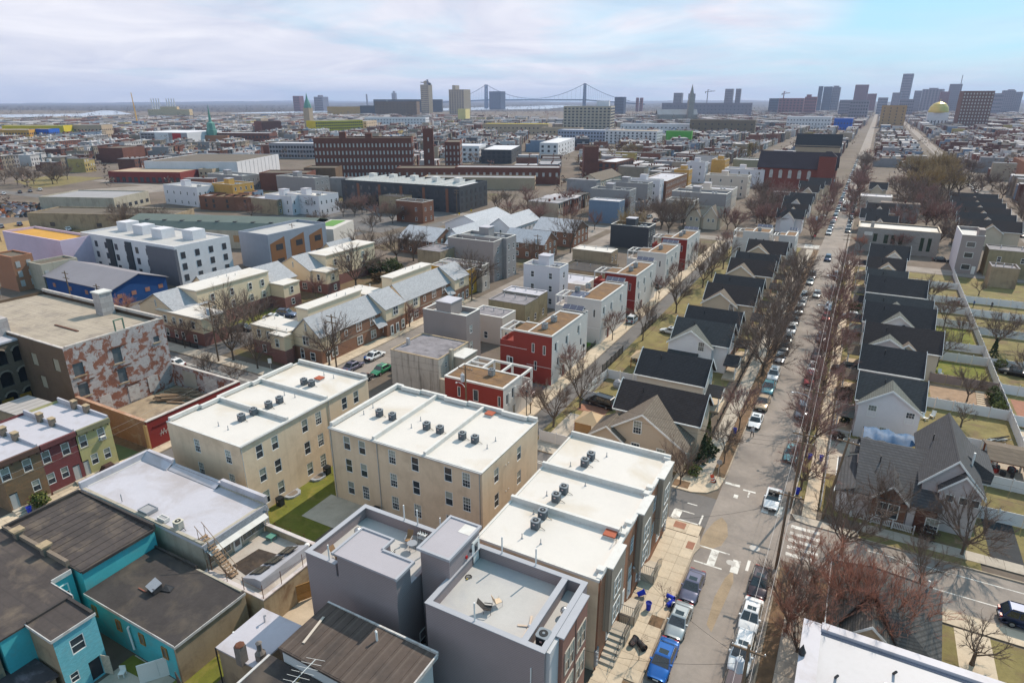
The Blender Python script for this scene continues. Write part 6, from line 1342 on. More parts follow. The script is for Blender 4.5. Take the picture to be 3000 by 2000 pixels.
cream_wing(t,-133,90,-126.2,101,6.2,9.0,'y');cream_wing(t,-131.5,102,-119.5,109.5,5.8,8.8,'y')
cream_flat(t,-124.0,101.6,-115.5,106.5,5.7,2.7,[('E',104,3.4,.95,1.6,'dh'),('E',104,.6,.95,1.5,'dh')])
t=thing('cream_house','cream house with steep slate gable and flat wings in the middle of the courtyard','house',(0,0,0),0,'cream houses round the courtyard')
cream_wing(t,-131.5,114.6,-120.0,122.8,5.9,8.9,'y',2.7,brick_rose,[('S',-122.3,.7,1.5,1.7,'double'),('S',-125.7,6.0,.35,1.5,'x')])
cream_flat(t,-125.5,119.8,-119.3,139,8.6,2.7,[('E',y,z,.95,1.6,'dh')for y in(123,128,134)for z in(5.6,2.9)])
cream_flat(t,-125.3,115.2,-115.2,119.7,5.7,2.7,[ww(x,z)for x in(-123.4,-120.5,-117.8)for z in(3.4,.5)]+[('E',117.5,3.4,.95,1.6,'dh'),('E',118,.6,.95,1.5,'dh')])
cream_wing(t,-133,131,-126.0,140,6.0,9.0,'y')
cot=[('white walled cottage block with long pale hipped roof',-127,186,16,22,7.5,v_white,'y'),('white and brick cottage with pale roof beside the white walled block',-112,190,9,22,7.0,v_white,'y'),('brick cottage with pale roof in front of the white walled block',-130,163,14,14,6.0,brick_brn,'x'),('white fronted cottage with long pale roof, left of the taupe house',-117,170,7,22,6.2,v_white,'y'),('brick cottage with white dormer gable on the side street corner',-97,174,14,10,6.5,brick_brn,'x'),('brick cottage row with pale roof by the leafless street tree',-97.5,196,15,13,6.4,brick_brn,'x'),('pale roofed cottage in the middle of the brick cottages',-110,160,10,10,6.0,v_white,'x')]
for lab,x,y,w,d,h,m_,ax in cot:
 t=thing('cottage',lab,'house',(x,y,0),0,'pale roofed cottages')
 obj('wall',gable_wall(0,0,w,d,0,h-1.3,h+1.8,ax),m_,t);gable_roof(t,0,0,w,d,h-1.3,h+1.8,ax,mat('roof_pale_grey',(.40,.405,.43),.8,.06,.4,'shingle',(.4,.18,.012),(.33,.33,.36)),.3)
 for k in range(int(d/3.2)):
  for z in(.9,3.4):add_win(t,'E',w+.02,1.6+k*3.2,z,.9,1.4,'far')
 for k in range(int(w/3.4)):
  for z in(.9,3.4):add_win(t,'S',1.6+k*3.4,-.02,z,.9,1.4,'far')
t=thing('gabled_house','beige house with two pointed gables beyond the next crossing, below the grey apartment','house',(0,0,0),0,'gabled houses along the long street')
obj('wall',B(-59,252,0,-46,262,5),v_tan,t);gable_roof(t,-59,252,-46,262,5,8,'x',roof_green)
for x in(-56,-49.5):gable_front(t,252,x,2.6,0,5,8.6,1.2,v_tan,roof_tan,258)
for x in(-56.8,-54.6,-50.2,-48.5):add_win(t,'S',x,250.75,2.8,.9,1.3,'far')
t=thing('tan_apartments','long tan apartment house with pitched roof and rows of small windows','apartment block',(-134,322,0))
obj('wall',gable_wall(0,0,12,34,0,7.0,10.2,'y'),v_tan,t);gable_roof(t,0,0,12,34,7,10.2,'y',roof_tan,.3)
for k in range(11):
 for z in(1,4.2):add_win(t,'E',12.02,1.6+k*3.05,z,.9,1.5,'far')
for x in(2.5,9):
 for z in(1,4.2,7):add_win(t,'S',x,-.02,z,.9,1.4,'far')

# ---- lower right corner: silver flat roof and tan hip roof
t=thing('workshop_building','building with big glaring silver flat roof in the bottom right corner','building',(0,0,0))
obj('wall',B(1.9,33,0,24,48.9,4.6),block_wall,t);obj('roof',B(1.7,33,4.6,24.2,49.1,4.85),mat('roof_foil',(.40,.39,.41),.5,.06,.3,stain=(.32,.3,.31),stain_amt=.5,stain_scale=.3),t)
obj('parapet',B(1.6,33,4.85,3.0,49.2,5.0).box(3.0,48.4,4.85,24.2,49.2,5.2),silver,t);obj('gutter',B(3.0,48.1,4.86,24.2,48.38,4.92),mat('gutter_dark',(.16,.16,.2),.6,.2),t)
obj('finial',MB().lathe([(.25,5),(.3,5.3),(.12,5.7),(.02,6.0)],8,(1.8,45.0,0)),black_metal,t)
for x,y in((8.2,46.5),(4.3,44.0)):obj('vent_pipe',MB().path([(x,y,4.85),(x+.1,y-.3,5.4)],.1,7),black_metal,t)
obj('vent_cap',MB().lathe([(.16,4.85),(.16,5.2),(.24,5.25),(.1,5.4)],10,(7.6,44.6,0)),galv,t)
t=thing('hip_roof_house','tan house with grey hip roof and front gable half hidden by red twigs','house',(0,0,0))
obj('wall',B(3.8,51.0,0,11.6,60.6,3.1),v_tan,t);rt=shingle('shingle_taupe',(.135,.12,.105));rd=shingle('shingle_weathered',(.10,.095,.09))
r=MB();r.slab([(3.4,50.6,3.0),(6.7,54.6,6.1),(6.5,57.4,6.1),(3.4,61.1,3.0)][::1],.14);r.slab([(3.4,61.1,3.0),(6.5,57.4,6.1),(9.6,61.1,3.0)][::-1],.14)
r.slab([(6.5,57.4,6.1),(11.3,57.9,5.4),(12.0,61.1,3.0),(9.6,61.1,3.0)][::-1]if False else[(9.6,61.1,3.0),(12.0,61.1,3.0),(11.3,57.9,5.4),(6.5,57.4,6.1)],.14)
obj('roof',r,rt,t)
obj('rear_roof',MB().slab([(6.5,57.4,6.1),(6.7,54.6,6.1),(9.2,50.7,3.2),(12.0,50.7,3.0),(12.1,57.9,5.3)][::1],.14),rd,t)
gable_front(t,51.2,6.7,2.4,0,3.0,5.2,.2,v_tan,rt,54.4)
obj('fascia',B(3.3,50.6,2.85,3.4,61.1,3.05),white_trim,t);obj('vent_pipe',MB().tube((10.9,57.6,5.3),(10.9,57.6,6.3),.1,None,7),cap_white,t)
obj('vent_pipe',MB().tube((4.2,60,3.5),(4.2,60,4.2),.07),cap_white,t)

# ---- trees
bark=mat('bark',(.12,.09,.07),.95,.3,2.0);tw_brown=mat('twigs_brown',(.20,.14,.11),.95,.2,.3,orand=.15);tw_red=mat('twigs_red',(.42,.19,.125),.95,.25,.3,orand=.15);tw_pink=mat('twigs_rose',(.28,.155,.13),.95,.2,.3,orand=.15)
tw_gold=mat('twigs_willow',(.32,.22,.10),.95,.2,.3,orand=.15);leaf_g=mat('leaves_evergreen',(.035,.055,.018),.9,.4,1.5,orand=.2);leaf_y=mat('leaves_yellowgreen',(.11,.12,.03),.9,.4,1.5)
def tree_mesh(seed,H,spread,fork,n1,depth,twigs,upright,tw_len,trunk_r=.16):
 r=random.Random(seed);tb,lb,tw=MB(),MB(),[]
 def rot(d,a):
  ax=d.orthogonal().normalized();ax.rotate(Matrix.Rotation(r.uniform(0,6.283),3,d));q=d.copy();q.rotate(Matrix.Rotation(a,3,ax));return q
 def grow(p,d,L,rad,lev):
  q=p;n=3;pts=[p]
  for k in range(n):
   d=(d+Vector((r.uniform(-.14,.14),r.uniform(-.14,.14),upright*.16))).normalized();q=q+d*(L/n);pts.append(q)
  for k in range(n):lb.tube(pts[k],pts[k+1],rad*(1-.2*k),rad*(1-.2*(k+1)),5 if rad>.03 else 3,False)
  if lev>0:
   for k in range(r.choice((3,4,4))):
    f=r.uniform(.35,1.0);i=min(n-1,int(f*n));b=pts[i].lerp(pts[i+1],f*n-i)
    grow(b,rot(d,r.uniform(.35,.85)),L*r.uniform(.6,.88),rad*.55,lev-1)
  m=twigs if lev==0 else twigs//3
  for k in range(m):
   f=r.random();i=min(n-1,int(f*n));b=pts[i].lerp(pts[i+1],f*n-i);e=rot(d,r.uniform(.2,.9));e.z+=upright*.25
   tw.append((b,b+e.normalized()*tw_len*r.uniform(.4,1.0)))
 tb.tube((0,0,-.1),(0,0,.35),trunk_r*1.5,trunk_r*1.05,8);tb.tube((0,0,.35),(0,0,fork),trunk_r*1.05,trunk_r*.85,8,False)
 for k in range(n1):
  a=6.283*k/n1+r.uniform(-.4,.4);s=spread*r.uniform(.6,1.15);d=Vector((math.cos(a)*s,math.sin(a)*s,1)).normalized()
  grow(Vector((0,0,fork*r.uniform(.75,1))),d,(H-fork)*r.uniform(.42,.58),trunk_r*.55,depth)
 v,f=[],[]
 for a,b in tw:
  d=(b-a);w=d.cross(Vector((r.uniform(-1,1),r.uniform(-1,1),r.uniform(-1,1)))).normalized()*.011;k=len(v)
  m_=a.lerp(b,.55)+Vector((r.uniform(-.04,.04),r.uniform(-.04,.04),r.uniform(-.02,.06)))
  v+=[tuple(a-w),tuple(a+w),tuple(m_+w*.8),tuple(m_-w*.8),tuple(b)];f+=[(k,k+1,k+2,k+3),(k+3,k+2,k+4)]
 me=bpy.data.meshes.new('crown');me.from_pydata(v,[],f);me.update()
 return tb.mesh('trunk',True),lb.mesh('limbs',True),me
TV={'vase':[tree_mesh(11+i,9.0,.78,1.9,7,2,34,.6,1.05)for i in range(3)],'wide':[tree_mesh(31+i,8.4,1.2,1.7,8,2,36,.4,1.05)for i in range(2)],'small':[tree_mesh(51+i,5.2,.75,1.5,6,2,22,.5,.65,.07)for i in range(2)],'sapling':[tree_mesh(61,3.2,.6,1.3,5,1,6,.3,.4,.025)],'fruit':[tree_mesh(71,3.6,1.3,1.0,5,2,9,.15,.5,.11)],'multi':[tree_mesh(81+i,7.4,.62,.35,9,2,26,.75,1.0,.11)for i in range(2)]}
def tree(label,x,y,kind='vase',tw=None,s=1.0,cat='tree',group='bare trees',name='bare_tree'):
 tm=TV[kind][rnd.randrange(len(TV[kind]))];t=thing(name,label,cat,(x,y,.02),rnd.uniform(0,6.28),group)
 s*=rnd.uniform(.93,1.07);t.scale=(s,s,s*rnd.uniform(.95,1.06))
 obj('trunk',tm[0],bark,t);obj('limbs',tm[1],bark,t);obj('crown',tm[2],tw or tw_brown,t);return t
ORD=('first','second','third','fourth','fifth','sixth','seventh','eighth','ninth','tenth','eleventh','twelfth','thirteenth','fourteenth','fifteenth','sixteenth','seventeenth','eighteenth','nineteenth','twentieth')
tree('bare bushy tree at the corner kerb behind the corner block',-14.4,72.0,'vase',None,.72)
tree('thin bare street tree beside the orange barrel corner',-10.5,79.9,'small',None,1.25);tree('thin bare street tree next to the blue recycling bin on the verge',-10.4,90.3,'small',tw_pink,1.4)
tree('large dark bare tree arching over the parked white car',-10.5,113.5,'wide',None,1.25)
for i,y in enumerate((122,130,138,147,156,165,175,186)):tree('dense bare street tree, %s past the arching one in the left verge'%ORD[i],-10.6-(i%2),y,('wide','vase')[i%2],tw_brown,1.15,group='bare trees in the left verge')
for i,(x,y)in enumerate(((-.7,78),(-.9,87),(-.6,96),(-.9,104),(-.5,112),(-.8,120),(-.6,128),(-.9,136),(-.5,145),(-.8,153),(-.6,162),(-.8,171),(-.6,180),(-1.0,190),(-.8,200))):tree('reddish bare street tree, %s from the crossing along the right verge'%ORD[i],x,y,('wide','vase')[i%2],tw_pink,(.92,.95)[i%2],group='reddish bare trees in the right verge')
tree('tall bare tree beside the parked cars before the crossing, right of the street',.5,52.4,'vase',None,.9)
for i,(x,y,s,k)in enumerate(((4.9,55.3,.8,'multi'),(6.6,54.8,.85,'multi'),(8.0,54.9,.75,'multi'),(2.2,61.0,.6,'multi'),(1.0,55.0,.55,'multi'),(1.6,50.4,.6,'multi'))):
 tree('red twigged tree %s'%('in front of the hip roof, left of three','in front of the hip roof, middle of three','in front of the hip roof, right of three','on the corner left of the hip roof','by the pavement left of the tan house','beside the silver roof corner')[i],x,y,k,tw_red,s*1.35,group='red twigged trees round the hip roof')
for lab,x,y,k,tw,s in(('broad bare tree standing by the zebra crossing',4.4,67.0,'wide',None,.95),('dense round bare tree in front of the dark driveway',15.9,73.0,'wide',None,.9),('open branched bare tree behind the hip roof at the kerb',11.7,66.0,'wide',None,.62),('low spreading fruit tree on the right lawn beside the road',15.2,56.3,'fruit',None,1.5),('bare tree in front of the white picket fence',8.1,73.4,'vase',None,.75),('small gnarled fruit tree in the fenced yard with white chairs',18.8,107.6,'fruit',None,1.15),('bare tree behind the yard of reddish gravel',20.6,118.6,'vase',None,.72),('bare tree on the lawn by the plank fence behind the long brown roof',17.4,133.8,'vase',None,.85),('big bare tree beyond the white back fence near the dark pickup',31.0,131.0,'wide',None,.95),('wide bare tree beyond the back fence, upper right yards',28.2,149.3,'wide',None,1.0),('bare tree leaning over the white fence corner',22.5,150,'small',None,1.4),('forked small tree in the narrow yard by the tall grey house',30,193,'fruit',None,1.1),('bare tree by the second yard right of the back fence',20,158,'small',None,1.5),('thin bare yard tree behind the plain black roof',18,171,'small',tw_brown,1.7),('twisted fruit tree at the right frame edge',34,144,'vase',None,.8),('small rose twigged tree by the low red cube house',-40.2,80.6,'small',tw_pink,1.1),('small rose twigged tree in front of the tall red cube house',-40.5,96.7,'small',tw_pink,1.25),('small rose twigged tree by the green front yard of the pale cube house',-40.3,118.0,'small',tw_pink,1.25),('small rose twigged tree in front of the fourth cube house',-40.2,151.0,'small',tw_pink,1.25),('small rose twigged tree in front of the fifth cube house',-40.7,167.2,'small',tw_pink,1.3),('small rose twigged tree at the far end of the cube houses',-41.0,191.0,'small',tw_pink,1.4),('small rose twigged tree where the alley meets the next crossing',-36.0,214.6,'small',tw_pink,1.5),('vase shaped bare tree at the alley mouth, left of two',-35.2,78.4,'vase',None,.95),('vase shaped bare tree at the alley mouth by the black minivan, right of two',-34.2,86.3,'vase',None,.95),('bare tree by the iron fence halfway up the alley',-34.8,121.0,'small',tw_brown,1.6),('big bare tree on the grass verge by the alley driveway',-33.6,142.4,'vase',None,1.05),('tall bare tree opposite the fifth cube house',-33.1,167.2,'vase',None,1.05),('tall bare tree, next one up the alley',-33.2,178.4,'vase',None,1.1),('tall bare tree behind the third beige gable',-32.4,190,'vase',None,1.0),('tall bare tree by the parking drive of the cream houses',-99.6,73.6,'vase',None,1.2),('slim bare tree on the pavement before the cream corner house',-92.4,73.0,'vase',None,.95),('bare tree in front of the slate roof on the side street',-81.9,80.4,'vase',None,1.05),('huge round bare tree in the cream courtyard',-112.4,122.6,'wide',None,1.55),('tall forked bare tree by the cream flat wing',-108.5,80.6,'vase',None,1.25),('bare tree among the parked cars of the drive',-105.8,84.8,'vase',None,1.05),('small bare tree by the front railing of the cream houses',-113.4,73.4,'small',None,1.2),('spindly bare shrub tree behind the peeling wall',-98.0,66.6,'multi',tw_brown,.62),('small spindly tree behind the red yard wall',-90.4,66.4,'multi',tw_brown,.55),('dense rosy bare tree between the two cream street houses',-81.8,104.8,'wide',tw_pink,.8),('small rosy tree in the courtyard lawn',-114.5,110.5,'small',tw_pink,1.2),('broad bare tree in front of the orange yellow house',-83.6,133.0,'wide',None,1.3),('dark bare tree behind the evergreens',-122,152,'wide',None,1.5),('dark spreading bare tree left of the brick cottages',-118,155,'wide',None,1.4),('bare tree by the courtyard path',-127,143,'vase',tw_brown,1.3),('bare tree on the side street by the brick cottages',-80.2,188.4,'vase',None,1.35),('small bare tree before the white dormer cottage',-84,168,'small',tw_brown,1.6),('red leafed bush tree by the blue hall',-140,78,'small',tw_red,1.2)):tree(lab,x,y,k,tw,s)
r2=random.Random(3);far_t=[]
def grove(lab,grp,n,x0,x1,y0,y1,kind,tw,s):
 for i,y in enumerate(sorted(r2.uniform(y0,y1)for _ in range(min(n,20)))):tree(lab+', %s from the near end'%ORD[i],r2.uniform(x0,x1),y,kind,r2.choice(tw),s*r2.uniform(.8,1.2),group=grp)
grove('bare tree in the thicket behind the right houses','thicket behind the stone hall',26,14,30,252,400,'wide',(tw_brown,tw_pink,tw_brown),1.4)
grove('bare tree in the thicket left of the far gables','thicket left of the far gabled houses',16,-44,-30,250,345,'wide',(tw_brown,tw_pink),1.25)
grove('bare tree beyond the cube houses','trees beyond the cube houses',12,-74,-56,205,262,'vase',(tw_brown,tw_gold),1.2)
grove('bare tree beside the brown warehouse','trees along the brown warehouse',9,-255,-226,140,150,'wide',(tw_brown,),1.1)
grove('bare tree in the far left park','park trees on the far left',9,-450,-415,190,235,'wide',(tw_brown,),1.3)
grove('willow coloured tree in the right park','trees in the right hand park',20,22,44,380,520,'wide',(tw_gold,tw_brown,tw_gold),1.8)
grove('street tree far down the long street','street trees far down the long street',26,-3.5,-1.5,250,640,'vase',(tw_brown,tw_pink),1.1)
grove('reddish street tree left of the far street','left street trees far down the long street',10,-13.4,-12.0,243,400,'vase',(tw_pink,),.95)
grove('bare tree between far flat roofs','trees between the far flat roofs',22,-200,-90,420,640,'wide',(tw_brown,tw_gold),1.5)
grove('bare tree in the lots by the dark townhouses','trees by the dark townhouses',18,-224,-152,176,236,'wide',(tw_brown,tw_pink),1.0)
grove('bare tree in the yards below the tan apartments','trees below the tan apartments',20,-140,-86,214,312,'vase',(tw_brown,tw_pink),1.0)
grove('bare tree along the right edge street','right edge street trees',14,48,62,250,640,'wide',(tw_brown,),1.2)
tree('bare tree leaning before the grey stone hall',13.0,234.5,'small',tw_pink,1.5);tree('reddish bush tree at the stone hall corner',2.2,234.0,'small',tw_red,1.2)
for x,y,lab in((-10.5,42.9,'leafless sapling in a square soil pit by the black bins'),(-10.4,50.2,'leafless sapling on the pavement beside the tipped blue bins')):tree(lab,x,y,'sapling',tw_pink,1.0,'sapling','pavement saplings','sapling')
def leafy(label,x,y,w,h,m,n=500,shape='ball',cat='shrub',name='shrub',leaf=.16):
 r=random.Random(int(x*7+y*13));t=thing(name,label,cat,(x,y,.02),0,'evergreen shrubs');v,f=[],[]
 for i in range(n):
  u=r.uniform(-1,1);a=r.uniform(0,6.283);q=math.sqrt(1-u*u);k=r.uniform(.6,1.0)*(1+.18*math.sin(3*a+u*4))
  if shape=='cone':zf=r.random();rad=(1-zf)**.8*r.uniform(.7,1.05)*(1+.1*math.sin(a*4+zf*9));c=Vector((rad*w*math.cos(a),rad*w*math.sin(a),.15+zf*h))
  else:c=Vector((q*math.cos(a)*w*k,q*math.sin(a)*w*k,h*.5+u*h*.5*k))
  d1=Vector((r.uniform(-1,1),r.uniform(-1,1),r.uniform(-.4,1))).normalized()*leaf;d2=d1.cross(Vector((r.uniform(-1,1),r.uniform(-1,1),.7))).normalized()*leaf*.7;b=len(v)
  v+=[tuple(c-d1),tuple(c+d2),tuple(c+d1),tuple(c-d2)];f.append((b,b+1,b+2,b+3))
 me=bpy.data.meshes.new('foliage');me.from_pydata(v,[],f);obj('foliage',me,m,t);obj('stem',MB().tube((0,0,-.05),(0,0,h*.6),.09,.04,6),bark,t);return t
leafy('tall dark green conifer column beside the beige corner house',-13.2,78.6,.8,4.2,leaf_g,700,'cone');leafy('slim yellow green conifer by the corner house wall',-13.4,82.4,.7,4.8,leaf_y,600,'cone');leafy('round dark green bush next to the slim conifers',-12.6,81.0,1.1,1.9,leaf_g,500);leafy('low olive bush at the foot of the corner house',-13.6,75.2,1.1,1.6,leaf_y,420)
leafy('dark green rounded evergreen in the cream courtyard, left of two',-117.5,136.5,2.6,4.6,leaf_g,1500,leaf=.24);leafy('green rounded evergreen in the cream courtyard, right of two',-113.5,139,2.9,4.6,mat('leaves_mid',(.07,.085,.025),.9,.4,1.5),1600,leaf=.24);leafy('reddish green bush below the courtyard evergreens',-112.0,131,1.9,2.6,mat('leaves_russet',(.12,.07,.03),.9,.4,1.5),800,leaf=.2)
leafy('pointed arborvitae between the white picket fence and the white house',3.3,100.6,.7,2.9,leaf_g,700,'cone');leafy('large dark evergreen in front of the house with plain black roof',2.6,160.5,1.3,3.0,leaf_g,800);leafy('brown clipped bush inside the picket fence',2.7,94.4,.9,1.3,mat('leaves_brown',(.09,.055,.04),.95,.4,2),600,leaf=.1);leafy('big brown bush by the pavement in the right gardens',3.0,109.5,1.4,2.5,MATS['leaves_brown'],900,leaf=.14)
for i in range(4):leafy('clipped yellow green hedge shrub by the white back fence, %s of four'%ORD[i],24.4,115.4+i*2.1,1.0,2.2,leaf_y if i<1 else mat('leaves_hedge',(.06,.075,.02),.9,.4,1.5),600)
leafy('round yellow bush just beyond the white back fence',27.4,137.5,1.0,2.0,leaf_y,400);leafy('brown round hedge bush in the upper right yards',23.0,176,1.4,2.2,MATS['leaves_brown'],500);leafy('potted green bush in front of the brown stone rowhouse',-81.3,30.6,1.0,1.9,leaf_y,600);leafy('bare brown shrub beside the picket fence end',12.6,74.3,1.2,1.5,MATS['leaves_brown'],500,leaf=.1);leafy('dark conifer in the yard behind the back fence',27.0,143.5,.9,3.8,leaf_g,500,'cone')

# ---- vehicles
tyre_m=mat('tyre_rubber',(.018,.018,.019),.9,.1);rim_m=mat('rim_alloy',(.42,.42,.43),.35,.1,metal=.8);lamp_w=mat('headlamp',(.6,.6,.58),.15,.05,spec=.8);lamp_r=mat('taillamp',(.35,.015,.012),.25,.05)
car_glass=mat('car_glass',(.02,.028,.03),.05,.2,spec=.9);trim_k=mat('car_trim',(.025,.025,.027),.6,.1);plate_m=mat('number_plate',(.6,.6,.58),.5,.05)
CARS={}
def car_proto(kind):
 """+Y is forward. stations: y, belt height, half width"""
 L,Wd,Ht,belt,cab=dict(sedan=(4.7,1.8,1.44,.86,(-1.75,-.95,.55,1.25)),suv=(4.75,1.88,1.74,1.02,(-2.2,-1.75,.55,1.2)),van=(5.1,1.95,1.78,1.0,(-2.42,-2.1,.95,1.75)),jeep=(4.4,1.85,1.85,1.1,(-2.0,-1.9,.45,.75)),pickup=(5.4,1.95,1.82,1.05,(-.75,-.45,.7,1.25)),open=(4.5,1.8,1.15,.85,(-1.3,-1.0,.5,.95)))[kind]
 b=bpy.data.objects.new('car',None);paint_k='car_paint'
 pm=mat('car_paint',(.5,.5,.5),.32,.04,.5,coat=.6,spec=.5)
 P_=[]
 def add(n,g,m_,par=b,sm=False):o=obj(n,g,m_,par,smooth=sm);P_.append(o);return o
 hl=L/2;w=Wd/2
 st=[(-hl,.5,.62,.80,.86),(-hl+.12,.36,.80,.9,.97),(-hl+.5,.24,belt-.02,.97,1.0),(cab[0],.2,belt,.99,1.0),(cab[3],.2,belt-.02,.99,1.0),(hl-.75,.22,belt-.1,.97,.97),(hl-.25,.26,belt-.22,.90,.93),(hl-.04,.36,belt-.32,.78,.82),(hl,.45,.58,.70,.76)]
 v,f=[],[]
 for(y,zb,zt,k1,k2)in st:
  half=[(w*k1*.9,zb),(w*k2,zb+(zt-zb)*.3),(w*k2,zb+(zt-zb)*.62),(w*k2*.965,zt-.05),(w*k2*.84,zt),(w*k2*.4,zt+.015)]
  ring_=half+[(-x,z)for x,z in half[::-1]];v+=[(x,y,z)for x,z in ring_]
 n=12
 for i in range(len(st)-1):
  for j in range(n):f.append((i*n+j,i*n+(j+1)%n,(i+1)*n+(j+1)%n,(i+1)*n+j))
 f+=[tuple(range(n)),tuple(range((len(st)-1)*n+n-1,(len(st)-1)*n-1,-1))]
 body=add('body',MB().add(v,[q[::-1]for q in f]),pm,b,True)
 a,r0,r1,wb=cab;z0,z1=belt-.02,Ht;w0,w1=w*.93,w*.74
 if kind=='open':
  ws=[(-w1,.55,z1),(w1,.55,z1),(w0*.93,wb,z0),(-w0*.93,wb,z0)];add('windscreen',MB().slab(ws,.03),car_glass)
  add('cockpit',B(-w*.7,-.9,belt-.06,w*.7,.5,belt+.03),trim_k)
  for x in(-.38,.38):add('seat',B(x-.25,-.55,belt,x+.25,-.35,belt+.3),mat('seat_black',(.03,.03,.03),.6,.1))
  add('folded_top',B(-w*.72,-1.3,belt,w*.72,-.9,belt+.12),trim_k)
 else:
  base=[(-w0,a,z0),(w0,a,z0),(w0,wb,z0),(-w0,wb,z0)];top=[(-w1,r0,z1),(w1,r0,z1),(w1,r1,z1),(-w1,r1,z1)]
  tm_=[(-w1*.9,r0+.1,z1+.04),(w1*.9,r0+.1,z1+.04),(w1*.9,r1-.15,z1+.04),(-w1*.9,r1-.15,z1+.04)]
  add('cabin',MB().add(base+top+tm_,[(0,1,5,4),(1,2,6,5),(2,3,7,6),(3,0,4,7),(4,5,9,8),(5,6,10,9),(6,7,11,10),(7,4,8,11),(8,9,10,11)]),pm)
  def patch(nm,p0,p1,p2,p3,u0,u1,v0,v1,off):
   P0,P1,P2,P3=map(Vector,(p0,p1,p2,p3));nn=(P1-P0).cross(P3-P0).normalized()*off
   g=lambda u,s:tuple(P0.lerp(P1,u).lerp(P3.lerp(P2,u),s)+nn);add(nm,MB().slab([g(u0,v0),g(u1,v0),g(u1,v1),g(u0,v1)],.01),car_glass)
  patch('windscreen',base[2],base[3],top[3],top[2],.05,.95,.06,.93,.012);patch('rear_window',base[0],base[1],top[1],top[0],.07,.93,.12 if kind!='sedan' else.05,.9,.012)
  for s,(A_,B_,C_,D_)in((1,(base[1],base[2],top[2],top[1])),(-1,(base[3],base[0],top[0],top[3]))):
   cuts=((.1,.45),(.49,.86))if kind in('sedan','pickup')else((.05,.33),(.36,.62),(.65,.88))
   for u,u2 in cuts:patch('side_window',A_,B_,C_,D_,u if s>0 else 1-u2,u2 if s>0 else 1-u,.1,.9,.012)
  if kind in('sedan','suv'):add('sunroof',B(-w1*.6,r1-.75,z1+.035,w1*.6,r1-.2,z1+.05),car_glass)
  if kind in('suv','van'):
   for x in(-w1*.92,w1*.92):add('roof_rail',B(x-.025,r0+.15,z1+.05,x+.025,r1-.2,z1+.1),trim_k)
  if kind=='pickup':add('bed',B(-w*.82,-hl+.15,belt-.05,w*.82,a-.08,belt+.025),trim_k)
  if kind=='jeep':add('spare_wheel',MB().tube((0,-hl+.05,.95),(0,-hl-.2,.95),.36,None,14),tyre_m)
 tw_=MB().tube((-.11,0,0),(.11,0,0),.33,None,16).mesh('wheel');rm_=MB().tube((-.125,0,0),(.125,0,0),.2,None,10).mesh('rim')
 for x in(-w+.1,w-.1):
  for y in(-L*.29,L*.30):o=add('wheel',tw_,tyre_m);o.location=(x,y,.33);q=obj('rim',rm_,rim_m,o)
 for x in(-w*.62,w*.62):
  add('headlight',MB().slab([(x-.2,hl-.12,belt-.36),(x+.2,hl-.12,belt-.36),(x+.2,hl-.34,belt-.2),(x-.2,hl-.34,belt-.2)][::-1],.05),lamp_w)
  add('taillight',B(x-.2,-hl-.01,belt-.28,x+.2,-hl+.16,belt-.08),lamp_r)
 for s in(-1,1):add('mirror',B(s*w*.98-.1,wb-.55,belt+.02,s*w*.98+.1,wb-.38,belt+.16),pm)
 add('grille',B(-w*.45,hl-.06,.5,w*.45,hl+.012,belt-.38),trim_k);add('bumper',B(-w*.74,hl-.12,.28,w*.74,hl+.02,.42).box(-w*.76,-hl-.02,.3,w*.76,-hl+.12,.44),trim_k);add('number_plate',B(-.24,hl+.021,.36,.24,hl+.03,.5).box(-.24,-hl-.03,.55,.24,-hl-.021,.68),plate_m)
 return b
def paintc(c,metal=.25):return mat('paint_%d_%d_%d'%tuple(int(q*999)for q in c),c,.3,.03,.5,metal=metal,coat=.7)
BLUE,SILV,LAV,WHT,MAR,BLK,RED,GRN,TEAL,TAN,NAVY,GREY=[paintc(c,m)for c,m in(((.01,.10,.36),.3),((.36,.38,.38),.5),((.13,.125,.18),.4),((.70,.70,.70),0),((.035,.02,.026),.3),((.014,.014,.016),.1),((.36,.03,.025),.2),((.02,.20,.09),.2),((.10,.25,.28),.3),((.42,.30,.19),.3),((.012,.03,.09),.2),((.17,.17,.19),.4))]
def car(label,kind,paint,x,y,rz,group='parked cars',z=0.015):
 if kind not in CARS:
  o=car_proto(kind);COL.objects.link(o);CARS[kind]=(tree_of(o));fresh=True
 else:fresh=False
 tr=CARS[kind]
 if fresh:c=tr[0]
 else:c=dup(tr,(0,0,0))
 c.location=(x,y,z);c.rotation_euler=(0,0,rz);tag(c,label,'car' if kind!='pickup' else 'pickup',group);c.name={'sedan':'parked_sedan','suv':'parked_suv','van':'minivan','jeep':'jeep','pickup':'pickup_truck','open':'convertible'}[kind]
 for k in c.children:
  if k.data.materials[0].name=='car_paint':k.material_slots[0].link='OBJECT';k.material_slots[0].material=paint
 return c
PI=math.pi
NEAR='cars parked near the corner'
for a in((('lavender grey sedan with sunroof, farthest of the three beside the pavement','sedan',LAV,-8.5,53.9,PI),('silver sedan between the lavender grey and blue cars','sedan',SILV,-8.5,48.7,PI),('bright blue sedan nearest the bottom edge, beside the pavement','sedan',BLUE,-8.55,43.6,PI),('dark maroon black car behind the white sedan, right kerb','sedan',MAR,-2.65,57.6,PI),('white sedan with sunroof at the right kerb','sedan',WHT,-2.7,52.5,PI),('white suv with roof bars in front of the white sedan, right kerb','suv',WHT,-2.65,47.5,PI),('dark glossy car at the bottom edge, right kerb','suv',MAR,-2.6,42.3,PI))):car(*a,group=NEAR)
car('white convertible with open top driving into the crossing','open',WHT,-3.5,73.6,PI,'moving cars')
